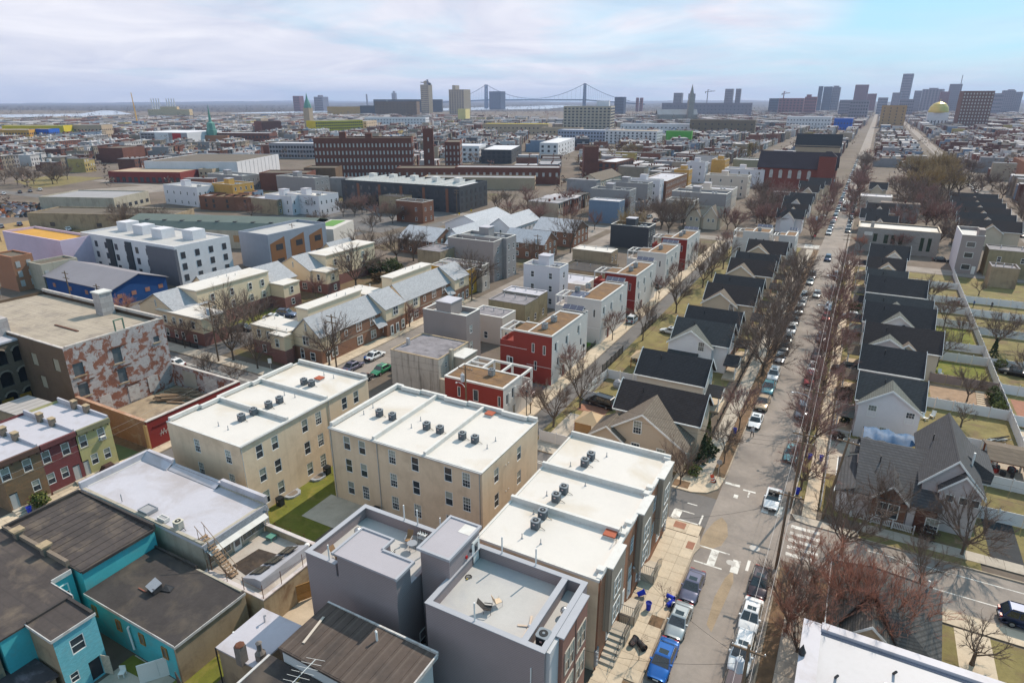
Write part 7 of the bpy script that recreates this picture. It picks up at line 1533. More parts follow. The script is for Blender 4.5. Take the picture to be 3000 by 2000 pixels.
for a in(('white sedan parked left behind the walking person','sedan',WHT,-8.6,94.0),('tan pickup truck parked left behind the white sedan','pickup',TAN,-8.6,101.0),('blue pickup truck parked left between tan pickup and white suv','pickup',TEAL,-8.6,107.6),('white suv parked left behind the blue pickup','suv',WHT,-8.6,113.6),('teal sedan parked right under the first street trees','sedan',TEAL,-2.7,86.4),('dark jeep parked right with snowy white roof','jeep',GREY,-2.7,100.4),('red suv parked right under the trees','suv',RED,-2.7,114.6),('white car parked right behind the red suv','sedan',WHT,-2.7,120.8)):car(*a,PI)
for i,y in enumerate((123,129,135,141,147,156,163,168.5,185,190.8)):car('parked car under the dense left trees, %s past the white suv'%ORD[i],('sedan','suv')[i%2],(GREY,BLK,SILV,WHT,BLK,SILV,WHT,WHT,SILV,GREY)[i],-8.6,y,PI,'cars under the left trees')
for i,y in enumerate((128,139,154,163,178,196)):car('parked car half hidden by reddish trees on the right, %s past the red suv'%ORD[i],'sedan',(MAR,GREY,RED,WHT,BLK,GREY)[i],-2.6,y,PI,'cars under the right trees')
car('silver car driving towards the camera in mid street','sedan',SILV,-6.0,172.7,PI,'moving cars');car('blue dark suv driving just past the next crossing','suv',NAVY,-6.2,216.5,PI,'moving cars')
for i,(x,y)in enumerate([(-8.7,262+6.4*k)for k in range(20)]+[(-2.7,270+6.2*k)for k in range(22)]):car('parked car %s of the far street past the next crossing, %s in line'%(('on the left','on the right')[i>=20],ORD[i%20])if i<40 else 'parked car at the far end of the right hand row',('sedan','suv')[(i*7)%3==0],(WHT,GREY,BLK,SILV,RED,NAVY,WHT)[(i*5)%7],x,y,PI,'cars along the far street')
for i in range(38):car('small car far down the long street, %s in its line %s'%(ORD[i//2],('on the left','on the right')[i%2]),'sedan',(WHT,GREY,BLK,SILV,WHT,RED)[(i*5)%6],(-8.7,-2.7)[i%2],400+13.5*(i//2)+rnd.uniform(-2,2),PI,'cars far down the long street')
for i in range(16):car('parked car along the right edge street, %s from the crossing'%ORD[i],'sedan',(WHT,GREY,BLK,SILV)[(i*3)%4],53.2,260+i*15,0,'cars along the right edge street')
for a in(('white sedan with open bonnet on the side street by the cream house','sedan',WHT,-76.9,87.4,0),('grey sedan by the utility pole before the cream house','sedan',LAV,-77.0,81.4,0),('black sedan on the side street beside the left cream block','sedan',BLK,-71.6,77.4,PI),('bright green sedan behind the black one on the side street','sedan',GRN,-71.4,82.6,PI),('blue estate car in the cream house parking lot','suv',paintc((.13,.17,.26)),-111.2,97.6,-1.2),('white sedan in the cream house parking lot','sedan',WHT,-111.8,94.4,-1.2),('dark sedan in the drive under the bare tree','sedan',BLK,-112.2,86.4,-1.3),('white suv parked on the alley pavement by the pale cube house','suv',WHT,-40.4,131.4,0),('black minivan on the brick paving of the alley yard','van',BLK,-31.6,88.8,1.4),('white jeep behind the long black roof','jeep',WHT,-31.2,110.2,1.5),('white car behind the white gabled house','sedan',WHT,-30.8,127.9,1.4),('silver purple minivan parked in the right yard by the gazebo','van',SILV,19.3,96.4,1.35),('dark blue suv at the right frame edge on the cross road','suv',NAVY,20.3,64.0,-PI/2),('dark grey car behind the low cube house','sedan',GREY,-44.8,86.6,1.5),('red car at the side of the tall red cube house','sedan',RED,-45.5,110.4,1.5),('black car parked behind the stone hall yard','sedan',BLK,24.4,231.5,-PI/2),('dark pickup beyond the white back fence','pickup',BLK,29.6,135.5,1.4),('dark suv in the front drive of the tan brown roofed house','suv',BLK,2.6,122.6,1.57),('white car in the front drive near the plain black roof','sedan',WHT,2.4,157.6,1.57),('white sedan half hidden by the ruined factory corner','sedan',WHT,-107.2,66.8,PI/2)):car(*a,group='cars on side streets and yards')
for i,(x,y,c)in enumerate([(-77,264,SILV),(-77,280,WHT),(-77,287.5,WHT),(-77,293.5,BLK),(-72.5,257.5,BLK),(-72.5,277,GREY),(-77,300,NAVY),(-77,307,BLK)]):car('parked car on the far side street by the grey apartment, %s in line'%ORD[i],'sedan',c,x,y,0,'cars on the far side street')
for i,(x,y,c)in enumerate([(-397,174,WHT),(-396,181,BLK),(-396,186,GREY),(-398,192,WHT),(-292,124,GREY),(-291,130,NAVY),(-269,137,BLK),(-263,133,WHT),(-266,141,RED),(-255,126,BLK),(-284,142,GREY),(-281,147,BLK)]):car('car by the scrap yard and vacant lot on the left, %s from the frame edge'%ORD[i],'sedan',c,x,y,1.2,'cars round the vacant lot')
def boxcar(name,label,cat,x,y,rz,L,w,h,m_,stripe,wind=True):
 t=thing(name,label,cat,(x,y,.02),rz);obj('body',MB().prism([(-w/2,-L/2+.1),(-w/2+.1,-L/2),(w/2-.1,-L/2),(w/2,-L/2+.1),(w/2,L/2-.2),(w/2-.2,L/2),(-w/2+.2,L/2),(-w/2,L/2-.2)],.4,h),m_,t)
 obj('stripe',B(-w/2-.02,-L/2+.3,1.0,w/2+.02,L/2-.3,1.5),stripe,t);obj('windscreen',B(-w/2+.15,L/2,1.3,w/2-.15,L/2+.03,h-.5),car_glass,t)
 for s in(-1,1):
  for k in range(int(L/1.6)):obj('side_window',B(s*w/2-.02,-L/2+.6+k*1.5,1.7,s*w/2+.02,-L/2+1.8+k*1.5,h-.5),car_glass,t)if wind else None
  for yy in(-L*.3,L*.32):obj('wheel',MB().tube((s*(w/2-.25),yy,.48),(s*w/2,yy,.48),.48,None,12),tyre_m,t)
 obj('roof_unit',B(-.7,-L*.3,h,.7,-L*.05,h+.25),white_pl,t);return t
boxcar('city_bus','white city bus with dark windscreen coming down the long street','bus',-5.9,330,PI,11.5,2.6,3.1,mat('bus_white',(.62,.62,.62),.5,.06),GREY);boxcar('delivery_truck','dark delivery truck following the bus','truck',-4.6,352,PI,7,2.3,2.7,GREY,BLK,False);boxcar('coach','white bus with coloured sides parked in the scrap lot on the left','bus',*(-273.74,142.91),-1.2,9,2.5,3.0,MATS['bus_white'],mat('bus_yellow',(.5,.38,.05),.6,.1))

# ---- street furniture
blue_bin=mat('bin_blue',(.01,.035,.42),.45,.08)
def bin_(label,x,y,z,tilt=None,m=None,h=.8,r=.28):
 t=thing('bin',label,'bin',(x,y,z),rnd.uniform(0,6),'bins on the pavement')
 if tilt:t.rotation_euler=(tilt[0],tilt[1],tilt[2])
 obj('tub',MB().lathe([(r*.78,0),(r*.95,h*.9),(r*1.08,h*.92),(r*1.05,h),(r*.92,h),(r*.75,.08)],14),m or blue_bin,t);obj('inside',MB().lathe([(r*.86,h*.86),(r*.5,h*.87)],12),mat('bin_inside',(.008,.02,.2),.7,.1)if m is None else trim_k,t);return t
bin_('blue recycling tub standing upright on the pavement',-11.55,49.1,.15);bin_('blue tub tipped over against the brick front',-13.0,50.2,.4,(1.2,0,2.2));bin_('blue tub lying by the kerb, upper of two',-10.4,51.5,.42,(1.5,0,1.2));bin_('grey metal bin lying between the two blue tubs',-10.1,50.9,.42,(1.5,0,1.0),galv);bin_('blue tub lying by the kerb behind the silver car',-10.0,50.2,.4,(1.4,0,2.6));bin_('black bin lying on the pavement, upper of two',-11.1,44.6,.38,(1.5,0,.9),trim_k,.95,.33);bin_('black bin lying open towards the camera by the steps',-11.6,43.9,.38,(1.45,0,2.9),trim_k,.95,.33)
bin_('blue recycling box on the left verge by a thin tree',-10.8,89.2,.15);bin_('blue tub on the right verge under the street tree, left of two',-.4,86.5,.15);bin_('blue tub on the right verge under the street tree, right of two',1.0,86.8,.15);bin_('blue tub by the corner house porch',-1.0,76.8,.15);bin_('blue tub beside the potted bush at the rowhouses',-81.0,29.2,.15)
t=thing('traffic_barrel','orange and white striped traffic barrel tilted on the corner pavement','barrel',(-10.8,74.6,.16));t.rotation_euler=(.25,-.2,0)
for k in range(5):obj('band',MB().lathe([(.29-.012*k,.2*k+(.0 if k else.0)),(.285-.012*k,.2*k+.2)],16),(cone_o,white_pl)[k%2],t)
obj('base',MB().lathe([(.4,-.05),(.4,.04)],14),trim_k,t)
def sign_pole(label,x,y,h,shape,m_,rz=0,text=None):
 t=thing('street_sign',label,'sign',(x,y,.1),rz);obj('pole',MB().tube((0,0,0),(0,0,h),.035),galv,t)
 if shape=='oct':p=obj('plate',MB().prism([(.38*math.cos(R(22.5+45*k)),.38*math.sin(R(22.5+45*k)))for k in range(8)],-.015,.015).xf(Matrix.Translation((0,-.05,h-.3))@Matrix.Rotation(PI/2,4,'X')),m_,t)
 elif shape=='dia':p=obj('plate',MB().prism([(.45*math.cos(R(90*k)),.45*math.sin(R(90*k)))for k in range(4)],-.015,.015).xf(Matrix.Translation((0,-.05,h-.3))@Matrix.Rotation(PI/2,4,'X')),m_,t)
 else:p=obj('plate',B(-.3,-.07,h-.9,.3,-.04,h),m_,t)
 if text:
  fc=bpy.data.curves.new('lettering','FONT');dg_=None;fc.body=text;fc.size=.26;fc.align_x='CENTER';fc.extrude=.004;o=bpy.data.objects.new('x',fc);me=bpy.data.meshes.new_from_object(o);bpy.data.objects.remove(o);o=obj('lettering',me,cap_white,p);o.location=(0,-.075,h-.39);o.rotation_euler=(PI/2,0,0)
 return t
sign_pole('back of the octagonal stop sign on the corner pavement by the orange barrel',-10.5,75.8,2.7,'oct',metal_grey);sign_pole('red stop sign beside the bare tree at the next crossing',-12.2,242,2.8,'oct',mat('sign_red',(.42,.02,.03),.5,.1),0,'STOP');sign_pole('tall white notice sign on the pavement before the cream corner house',-88.2,72.4,3.0,'rect',white_pl,.6)
sign_pole('orange diamond warning sign at the left frame edge',*(-184.48,74.25),3.0,'dia',mat('sign_orange',(.5,.22,.01),.5,.1),.9);sign_pole('yellow sign board by the dark townhouses, left of two',*(-144.08,221.50),3.2,'rect',mat('sign_yellow',(.55,.35,.01),.5,.1),.4);sign_pole('yellow sign board by the dark townhouses, right of two',*(-144.35,231.27),3.2,'rect',MATS['sign_yellow'],.4)
def upole(label,x,y,h,arms=2,trans=False,lamp=None,lean=(0,0)):
 t=thing('utility_pole',label,'utility pole',(x,y,0),0,'wooden utility poles');t.rotation_euler=(lean[0],lean[1],0)
 obj('pole',MB().tube((0,0,0),(0,0,h),.16,.11,8),wood_pole,t)
 for k in range(arms):
  z=h-.5-k*1.1;a=obj('crossarm',B(-1.2,-.06,z-.07,1.2,.06,z+.07),wood_pole,t)
  for xx in(-1.1,-.5,.5,1.1):obj('insulator',MB().lathe([(.05,z+.07),(.06,z+.16),(.03,z+.22)],6,(xx,0,0)),galv,a)
 if trans:tr=obj('transformer',MB().lathe([(.26,h-2.6),(.3,h-2.5),(.3,h-1.5),(.27,h-1.42),(.1,h-1.38)],14,(-.45,-.1,0)),mat('transformer_grey',(.38,.41,.46),.5,.1),t);obj('bushing',MB().tube((-.5,-.1,h-1.4),(-.5,-.1,h-1.1),.04).tube((-.35,-.1,h-1.4),(-.35,-.1,h-1.1),.04),white_pl,tr)
 if lamp:
  L_,z=lamp;arm=[(0,0,z),(L_*.35,0,z+.55),(L_*.75,0,z+.7),(L_,0,z+.62)];a=obj('lamp_arm',MB().path(arm,.04,6),galv,t);obj('lamp_head',MB().lathe([(.06,-.1),(.17,-.06),(.16,.05),(.05,.1)],8,(L_,0,z+.58)),galv,a)
 return t
poles=[('pole with round grey transformer beside the white suv at the bottom',-1.75,38.6,10,1,True,None),('tall pole at the right kerb left of the multi stemmed tree',-1.5,61.2,9.5,1,False,None),('pole with two crossarms at the right verge past the crossing',-1.35,73.4,10.5,2,False,None),('pole with lamp arm over the street by the dark jeep',-1.4,89.0,9.5,1,False,(-2.6,7.8)),('pole with transformer over the right verge by the red suv',-1.6,134,10.5,1,True,(-2.4,8)),('pole at the right verge near the white car',-1.6,160,10,1,False,(-2.4,8)),('pole at the right verge before the next crossing',-1.7,205,10.5,2,False,None),('leaning pole on the corner by the picket fence',2.2,73.0,11,1,False,None),('tall pole with lamp in front of the cream flat wing',-101.6,71.9,11.8,1,True,(-2.6,8)),('pole with lamp arm by the grey sedan on the side street',-79.8,80.0,10.5,2,False,(-3.2,7.6)),('pole with transformer at the low red cube house',-46.5,71.9,10.2,1,True,(-1.6,6.6)),('pole by the chimney stack of the brick works',-137,72,10.5,1,True,None),('pole beyond the boarded factory roof near the blue hall',-152,74,11,2,False,None),('pole with lamp on the side street by the white house',-80.3,128,10,1,False,(2.6,7.6)),('pole on the side street by the brick cottages',-80.6,165,10,2,True,(2.6,7.8)),('pole in front of the green roofed hall',-152,140,11,1,False,None),('pole by the dark townhouses at the far crossing',-152,232,11,2,False,None),('pole before the white gabled house past the next crossing',-12.6,252,9,1,True,(2.2,7.6)),('pole by the long street near the bus',-12.8,292,9.5,1,False,(2.4,7.8)),('pole at the foot of the red church',-13.5,372,10,1,True,None),('pole by the vacant lot on the left',-262,110,9,0,False,(2,8.4)),('pole along the side street beside the blue house',-81.5,250,10.5,1,False,(2.6,8))]
for q in poles:upole(*q,lean=(0,.09)if 'leaning' in q[0]else(0,0))
wire_m=mat('wire_black',(.02,.02,.022),.6,.1);wire_p=mat('wire_pale',(.5,.47,.45),.5,.1)
def wire(label,a,b,sag=.5,m=None,r=.013,n=10):
 g=MB();pts=[tuple(Vector(a).lerp(Vector(b),k/n)-Vector((0,0,sag*4*(k/n)*(1-k/n))))for k in range(n+1)];g.path(pts,r,3);o=obj('overhead_wire',g,m or wire_m);tag(o,label,'wire','overhead wires')
P0=[(-1.6,-6,9.4),(-1.75,38.6,9.5),(-1.5,61.2,9.1),(-1.35,73.4,10),(-1.4,89,9.2),(-1.6,134,10),(-1.6,160,9.6),(-1.7,205,10)]
for i,(a,b)in enumerate(zip(P0,P0[1:])):
 for k,dx in enumerate((-1.0,.0,1.0)):wire('%s of three wires over the right verge, %s span from the bottom'%(('left','middle','right')[k],ORD[i]),(a[0]+dx*.5,a[1],a[2]-.2*k),(b[0]+dx*.5,b[1],b[2]-.2*k),.35,(wire_p,wire_m,wire_p)[k])
for lab,a,b,s in(('wire crossing the street from the corner pole to the brick front, upper',(2.2,73,9.8),(-46.5,71.9,9.4),1.2),('wire crossing the street from the corner pole, lower',(2.2,73,8.6),(-46.5,71.9,8.2),1.2),('sagging wire over the crossing from the tall pole',(-1.5,61.2,8.4),(-13.4,55,6.2),.7),('service wire over the parked cars to the brick front',(-1.75,38.6,8.6),(-13.5,48,6.0),.8),('service wire over the bottom cars to the grey house',(-1.75,38.6,8.4),(-13.6,36,6.2),.7),('service wire from the crossarm pole to the beige corner house',(-1.35,73.4,9.2),(-14.3,80,5.0),.8),('wire running right above the picket fence, upper',(2.2,73,10),(44,73.6,10),.8),('wire running right above the picket fence, lower',(2.2,73,8.4),(44,73.6,8.4),.9),('wire along the left cross road, upper',(-46.5,71.9,9.5),(-101.6,71.9,11),1.2),('wire along the left cross road, lower',(-46.5,71.9,8.5),(-101.6,71.9,9.6),1.3),('wire from the lamp pole to the brick works pole',(-101.6,71.9,10.5),(-137,72,9.8),.9),('pale wire along the side street in front of the slate roofs',(-79.8,80,9),(-80.3,128,8.8),1.0),('pale wire along the side street past the white house',(-80.3,128,8.8),(-80.6,165,9),.9),('wire in front of the maroon and yellow rowhouses',(-80.4,22,6.2),(-80.4,61,7.8),.6),('second wire before the yellow rowhouse',(-80.9,22,5.4),(-80.4,61,7.0),.8)):wire(lab,a,b,s,wire_p if 'pale' in lab or 'rowhouse' in lab else None)
def lamp_post(label,x,y):
 t=thing('street_lamp',label,'street lamp',(x,y,.1),0,'slim alley lamps');obj('pole',MB().tube((0,0,0),(0,0,4.0),.07,.05,7),black_metal,t);obj('lantern',MB().lathe([(.1,4.0),(.2,4.15),(.24,4.45),(.06,4.65)],8),black_metal,t)
for i,y in enumerate((79.0,101.8,126,148,172,198)):lamp_post('slim black lamp on the alley pavement, %s from the low cube house'%ORD[i],-40.1,y)

# ---- fences
def panel_fence(label,pts,h=1.8,step=2.4,m=None,slats=False,group='white vinyl fences',cap=True):
 t=thing('picket_fence' if slats else 'panel_fence',label,'fence',(pts[0][0],pts[0][1],0),0,group);m=m or vinyl_f;o0=Vector((pts[0][0],pts[0][1],0));cache={}
 for a,b in zip(pts,pts[1:]):
  A_,B_=Vector((a[0],a[1],0)),Vector((b[0],b[1],0));L=(B_-A_).length;n=max(1,round(L/step));d=(B_-A_)/n;ang=math.atan2(d.y,d.x);w=d.length-.12
  key=round(w,2)
  if key not in cache:cache[key]=(B(.06,-.025,.06,w,.025,h-.1)if not slats else B(.06,-.02,.2,w,.02,.28).box(.06,-.02,h-.25,w,.02,h-.17)).mesh('panel' if not slats else 'rail');cache['p']=B(-.065,-.065,0,.065,.065,h).add([(-.09,-.09,h),(.09,-.09,h),(.09,.09,h),(-.09,.09,h),(0,0,h+.14)],[(0,1,4),(1,2,4),(2,3,4),(3,0,4)]).mesh('post');cache['s']=B(-.035,-.035,.1,.035,-.02,h-.05).mesh('picket')
  for k in range(n):
   p=A_+d*k-o0;q=obj('panel' if not slats else 'rail',cache[key],m,t,p,ang);obj('post',cache['p'],m,t,p)
   if slats:
    for j in range(int(w/.16)):obj('picket',cache['s'],m,q,(.1+j*.16,0,0))
  obj('post',cache['p'],m,t,B_-o0)
vinyl_f=mat('fence_vinyl',(.66,.64,.64),.6,.05,.5,stain=(.5,.46,.42),stain_amt=.3,stain_scale=.4)
panel_fence('long white vinyl fence running between the two rows of back yards',[(25.4,94),(25.5,113.5),(25.6,137),(25.7,160),(25.9,200),(26.1,214)],1.9)
for lab,pts in(('white fence between the corner house yard and the minivan drive',[(13.4,100.4),(25.4,100.6)]),('white fence behind the fenced yard with white chairs',[(13.4,113.2),(25.4,113.4)]),('white fence right of the gazebo lawn',[(17.8,90.4),(27.4,90.2)]),('low white fence along the right lawn by the driveway',[(17.6,81.8),(30,82.0)]),('white fence at the far side of the gazebo lawn',[(27.4,82.2),(27.4,90.2),(27.6,97)]),('white yard fence behind the white double gable house',[(16.2,137.6),(25.4,137.8)]),('white yard fence by the charcoal roof',[(16.2,144.5),(25.4,144.7)]),('white yard fence behind the large black roof',[(16.2,160.5),(25.4,160.7)]),('white yard fence by the people in red',[(13,172),(25.6,172.2)]),('white yard fence before the gravel yard',[(12.6,181),(25.8,181.2)]),('pale yard fence close to the stone hall',[(14,196),(25.9,196.2)]),('white fence on the right yards, near the brick patio',[(25.6,112),(37,112.2)]),('white fence on the right yards, beside the green turf',[(25.7,125),(36,125.2)]),('white fence on the right yards behind the turf',[(25.7,138),(38,138.2)]),('white fence on the right yards, upper',[(25.8,158),(40,158.2)]),('white fence on the right yards by the pergola roof',[(25.8,172),(38,172.2)]),('white fence on the right yards, top',[(26,184),(40,184.2)]),('white fence at the right frame edge',[(25.5,99),(36,99.2)])):panel_fence(lab,pts)
panel_fence('tan board fence behind the gravel yard',[(15.6,124.8),(25.4,125)],1.8,2.4,mat('fence_tan',(.30,.22,.19),.85,.15,1),group='tan fences')
panel_fence('white fence round the alley lawn with the covered grill',[(-27.5,99.4),(-34.6,99.6),(-35.2,89.6),(-27.0,89.2)]);panel_fence('white fence on the corner behind the corner block',[(-35.4,74.0),(-27.6,74.2)],1.7)
panel_fence('white picket fence in front of the brick gable',[(5.0,74.9),(11.4,74.6)],1.1,2.1,None,True,'picket fences');panel_fence('white picket fence beside the white house porch',[(1.9,96.0),(4.2,95.9)],1.1,2.1,None,True,'picket fences');panel_fence('white picket fence along the right pavement',[(1.75,75.2),(1.8,95.9),(1.8,106)],1.1,2.4,None,True,'picket fences');panel_fence('white picket fence across the lawn by the arborvitae',[(1.9,105.9),(4.2,105.8)],1.1,2.1,None,True,'picket fences')
panel_fence('black iron fence along the gardens of the left row',[(-13.6,76.5),(-13.6,100),(-13.6,128)],1.0,2.4,rail_black,True,'iron fences');panel_fence('tall black iron fence by the alley road',[(-36.0,101),(-36.0,112)],1.7,2.4,rail_black,True,'iron fences');panel_fence('black iron fence further up the alley',[(-36.0,124),(-35.9,134)],1.7,2.4,rail_black,True,'iron fences');panel_fence('black iron fence before the cream flat wing',[(-124.5,74.6),(-111,74.5)],1.1,2.4,rail_black,True,'iron fences');panel_fence('thin iron fence round the green yard of the pale cube house',[(-42.4,107.8),(-42.4,113.8)],1.0,2.0,rail_black,True,'iron fences')
for lab,x,y,rz in(('white garden chair on the lawn behind the white house, left of two',14.2,107.8,.8),('white garden chair on the lawn behind the white house, right of two',15.2,109.2,-.4),('white chair lying on the lawn behind the long brown roof',17.6,129.2,.3)):
 t=thing('garden_chair',lab,'chair',(x,y,.02),rz);obj('seat',MB().slab([(-.3,-.35,.4),(.3,-.35,.4),(.3,.3,.3),(-.3,.3,.3)],.04),white_pl,t);obj('backrest',MB().slab([(-.3,.3,.3),(.3,.3,.3),(.3,.6,1.0),(-.3,.6,1.0)],.04),white_pl,t)
 for xx in(-.28,.28):obj('leg',B(xx-.04,-.35,0,xx+.04,-.27,.6),white_pl,t);obj('leg',B(xx-.04,.3,0,xx+.04,.38,.35),white_pl,t)
t=thing('pumpkin_stand','orange pumpkin on a small wooden stand by the white chairs','pumpkin',(16.6,107.6,0));obj('stand',B(-.3,-.3,0,.3,.3,.7),wood_old,t);obj('pumpkin',MB().lathe([(.05,.7),(.25,.76),(.3,.92),(.2,1.06),(.03,1.1)],12),mat('pumpkin',(.6,.17,.01),.6,.1),t)
t=thing('debris_pile','heap of folded white sheeting and poles near the back fence','debris',(22.8,104.8,.02))
for k in range(9):obj('pole',MB().tube((rnd.uniform(-1.8,0),rnd.uniform(-.5,.5),.1),(rnd.uniform(.5,2),rnd.uniform(-.2,1.6),rnd.uniform(.1,.8)),.06),(white_pl,trim_k)[k%2],t)
t=thing('grill','grill under a grey silver cover on the alley lawn','grill',(-31.6,96.8,.03));obj('cover',MB().lathe([(.75,0),(.85,.5),(.6,1.1),(.25,1.35),(.05,1.45)],10),mat('cover_grey',(.33,.33,.35),.45,.2,2),t);obj('handle',B(.55,-.2,.8,.95,.2,.95),metal_grey,t)
t=thing('patio_table','garden table in the reddish brick patio on the right','table',(30.0,116.5,.02));obj('tabletop',B(-1.1,-.7,.72,1.1,.7,.77),white_pl,t);obj('mat',B(-1.6,-1.2,0,1.6,1.2,.02),metal_grey,t)
for x in(-1,1):
 for y in(-.6,.6):obj('leg',B(x-.04,y-.04,0,x+.04,y+.04,.72),metal_grey,t)
t=thing('stepping_stones','row of pale stepping stones climbing beside the hedge','stones',(22.6,116,.02))
for k in range(9):obj('stone',B(-.6,-.28,0,.6,.28,.1),slab_m,t,(.06*k-.2,k*.95,0),.06)

# ---- people
skin_m=mat('skin',(.30,.17,.12),.6,.06)
def person(label,x,y,rz,top,trouser,bend=0.0,stride=.22,hair=(.02,.015,.012),z=0.02):
 t=thing('person',label,'person',(x,y,z),rz);s=math.sin(bend);c=math.cos(bend)
 def up(h,o=0.0):return(o,s*(h-.92)if h>.92 else 0,.92+(h-.92)*c if h>.92 else h)
 V=[((0,0,.95),.13),(up(1.2),.14),(up(1.42),.13),(up(1.53),.055),(up(1.62),.085),(up(1.74),.075),((.10,.02,.88),.09),((.11,stride*.5,.48),.062),((.11,stride*.4-.04,.08),.045),((.11,stride*.4+.13,.04),.04),((-.10,0,.88),.09),((-.11,-stride*.35,.48),.062),((-.11,-stride*.8,.09),.045),((-.11,-stride*.8+.16,.04),.04),(up(1.42,.19),.06),((.25,up(1.15)[1]+.08,up(1.15)[2]),.045),((.24,up(.98)[1]+.2,up(.95)[2]),.035),(up(1.42,-.19),.06),((-.25,up(1.15)[1]-.02,up(1.15)[2]),.045),((-.24,up(.98)[1]+.1,up(.92)[2]),.035)]
 E_=[(0,1),(1,2),(2,3),(3,4),(4,5),(0,6),(6,7),(7,8),(8,9),(0,10),(10,11),(11,12),(12,13),(2,14),(14,15),(15,16),(2,17),(17,18),(18,19)]
 me=bpy.data.meshes.new('body');me.from_pydata([v for v,_ in V],E_,[]);o=bpy.data.objects.new('body',me);COL.objects.link(o);o.parent=t
 sk=o.modifiers.new('skin','SKIN');o.modifiers.new('sub','SUBSURF').levels=1
 for i,(_,r)in enumerate(V):me.skin_vertices[0].data[i].radius=(r,r);me.skin_vertices[0].data[i].use_root=i==0
 m=bpy.data.materials.get(label[:20])or bpy.data.materials.new('clothes');m.use_nodes=True;n,l=m.node_tree.nodes,m.node_tree.links;b=n['Principled BSDF'];b.inputs['Roughness'].default_value=.85
 tc_=n.new('ShaderNodeTexCoord');sx=n.new('ShaderNodeSeparateXYZ');cr=n.new('ShaderNodeValToRGB');l.new(tc_.outputs['Object'],sx.inputs[0]);dv=n.new('ShaderNodeMath');dv.operation='DIVIDE';dv.inputs[1].default_value=2;l.new(sx.outputs[2],dv.inputs[0]);l.new(dv.outputs[0],cr.inputs[0]);cr.color_ramp.interpolation='CONSTANT'
 e=cr.color_ramp.elements;e[0].position=0;e[0].color=(.02,.02,.02,1);e[1].position=.05;e[1].color=(*trouser,1);q=e.new(.47);q.color=(*top,1);q=e.new((up(1.5)[2])/2);q.color=(.30,.17,.12,1)
 l.new(cr.outputs[0],b.inputs['Base Color']);me.materials.append(m)
 h=up(1.72);obj('hair',MB().lathe([(.095,-.04),(.1,.02),(.07,.085),(.015,.105)],10,(h[0],h[1]-.015,h[2])),mat('hair_dark',hair,.8,.1),t);return t
person('person in dark clothes and light cap crossing the street before the white sedan',-8.4,89.4,2.7,(.5,.5,.52),(.02,.02,.025),0,.35,(.5,.5,.5))
person('person in blue jacket bending over the engine of the white sedan',-77.0,84.5,.1,(.02,.12,.4),(.03,.03,.04),.85,.05)
for i,(x,y,c,lab)in enumerate(((24.3,178.5,(.45,.02,.03),'person in red shirt standing in the yard by the back fence'),(25.0,178.9,(.35,.37,.4),'person in grey beside the one in red at the back fence'),(16.5,177.5,(.03,.03,.04),'person in black in the yard behind the black roof'),(27.6,180.5,(.05,.08,.2),'person in navy beyond the back fence'),(31.2,181,(.05,.05,.05),'person in black further beyond the back fence'))):person(lab,x,y,i*1.3,c,(.03,.03,.05),0,.12)
person('worker on the ridge of the beige flat in dark coat',33.8,128.5,1.0,(.1,.1,.1),(.05,.05,.06),0,.1)if False else None

# ---- landmarks further off
FW={}
def lm(name,label,pos,w,d,h,rz,wall,roof,nS=(0,0),nE=(0,0),ww=1.4,wh=1.9,ax=1.0,ay=0.0,par=.5,z0=1.2,cat='building',group=None,frame=None,zmax=None):
 rz=R(rz);c,s=math.cos(rz),math.sin(rz);lx,ly=w*ax,d*ay
 t=thing(name,label,cat,(pos[0]-c*lx+s*ly,pos[1]-s*lx-c*ly,0),rz,group)
 obj('wall',B(0,0,0,w,d,h),wall,t);obj('roof',B(.35,.35,h,w-.35,d-.35,h+.06),roof,t)
 if par:obj('parapet',ring(0,0,w,d,.35,h,h+par),wall,t)
 k_=(ww,wh)
 if k_ not in FW:FW[k_]=B(-ww/2,-.06,0,ww/2,.05,wh).mesh('window')
 zt=(zmax or h)
 for(n,r),f,L in((nS,'S',w),(nE,'E',d)):
  for i in range(n):
   for j in range(r):
    u=(i+.5)*L/n;z=z0+j*(zt-z0)/r
    obj('window',FW[k_],frame or dark_glass,t,(u,0,z)if f=='S' else(w,u,z),FACE[f])
 return t
fm=lambda k,c,**q:mat('far_'+k,c,.9,.12,.15,**q)
f_brick=fm('brick',(.155,.062,.045),stain=(.09,.04,.03),stain_amt=.4);f_white=fm('white',(.60,.58,.60));f_tan=fm('tan',(.40,.30,.21));f_dk=fm('dark',(.05,.055,.065));f_grey=fm('grey',(.30,.28,.30));f_rb=fm('roofbrown',(.13,.105,.08));f_rg=fm('roofgrey',(.30,.285,.29));f_win=mat('far_pale_window',(.42,.40,.39),.4,.3,.8)
f_red=fm('red',(.40,.02,.02));f_blue=fm('blue',(.01,.09,.42));f_yel=fm('yellow',(.55,.42,.02));f_gn=fm('green',(.09,.33,.05));f_or=fm('orange',(.50,.26,.05));f_gold=mat('gold_dome',(.55,.40,.10),.35,.1,metal=.4);f_sky=fm('skyline',(.22,.20,.24));f_skyd=fm('skyline_dark',(.07,.09,.14));f_skyr=fm('skyline_red',(.20,.08,.09));f_cop=fm('copper',(.12,.26,.22));f_st=fm('bridge_blue',(.07,.11,.19))
lm('blue_hall','low bright blue hall with wide grey pitched roof on the left',(-152.4,83.1),28,14,4.4,0,mat('paint_royal_blue',(.01,.06,.20),.7,.1),f_rg,(4,1),(4,1),1.2,1.0,par=0,z0=1.8,frame=mat('frame_brick',(.35,.16,.11),.8,.2))
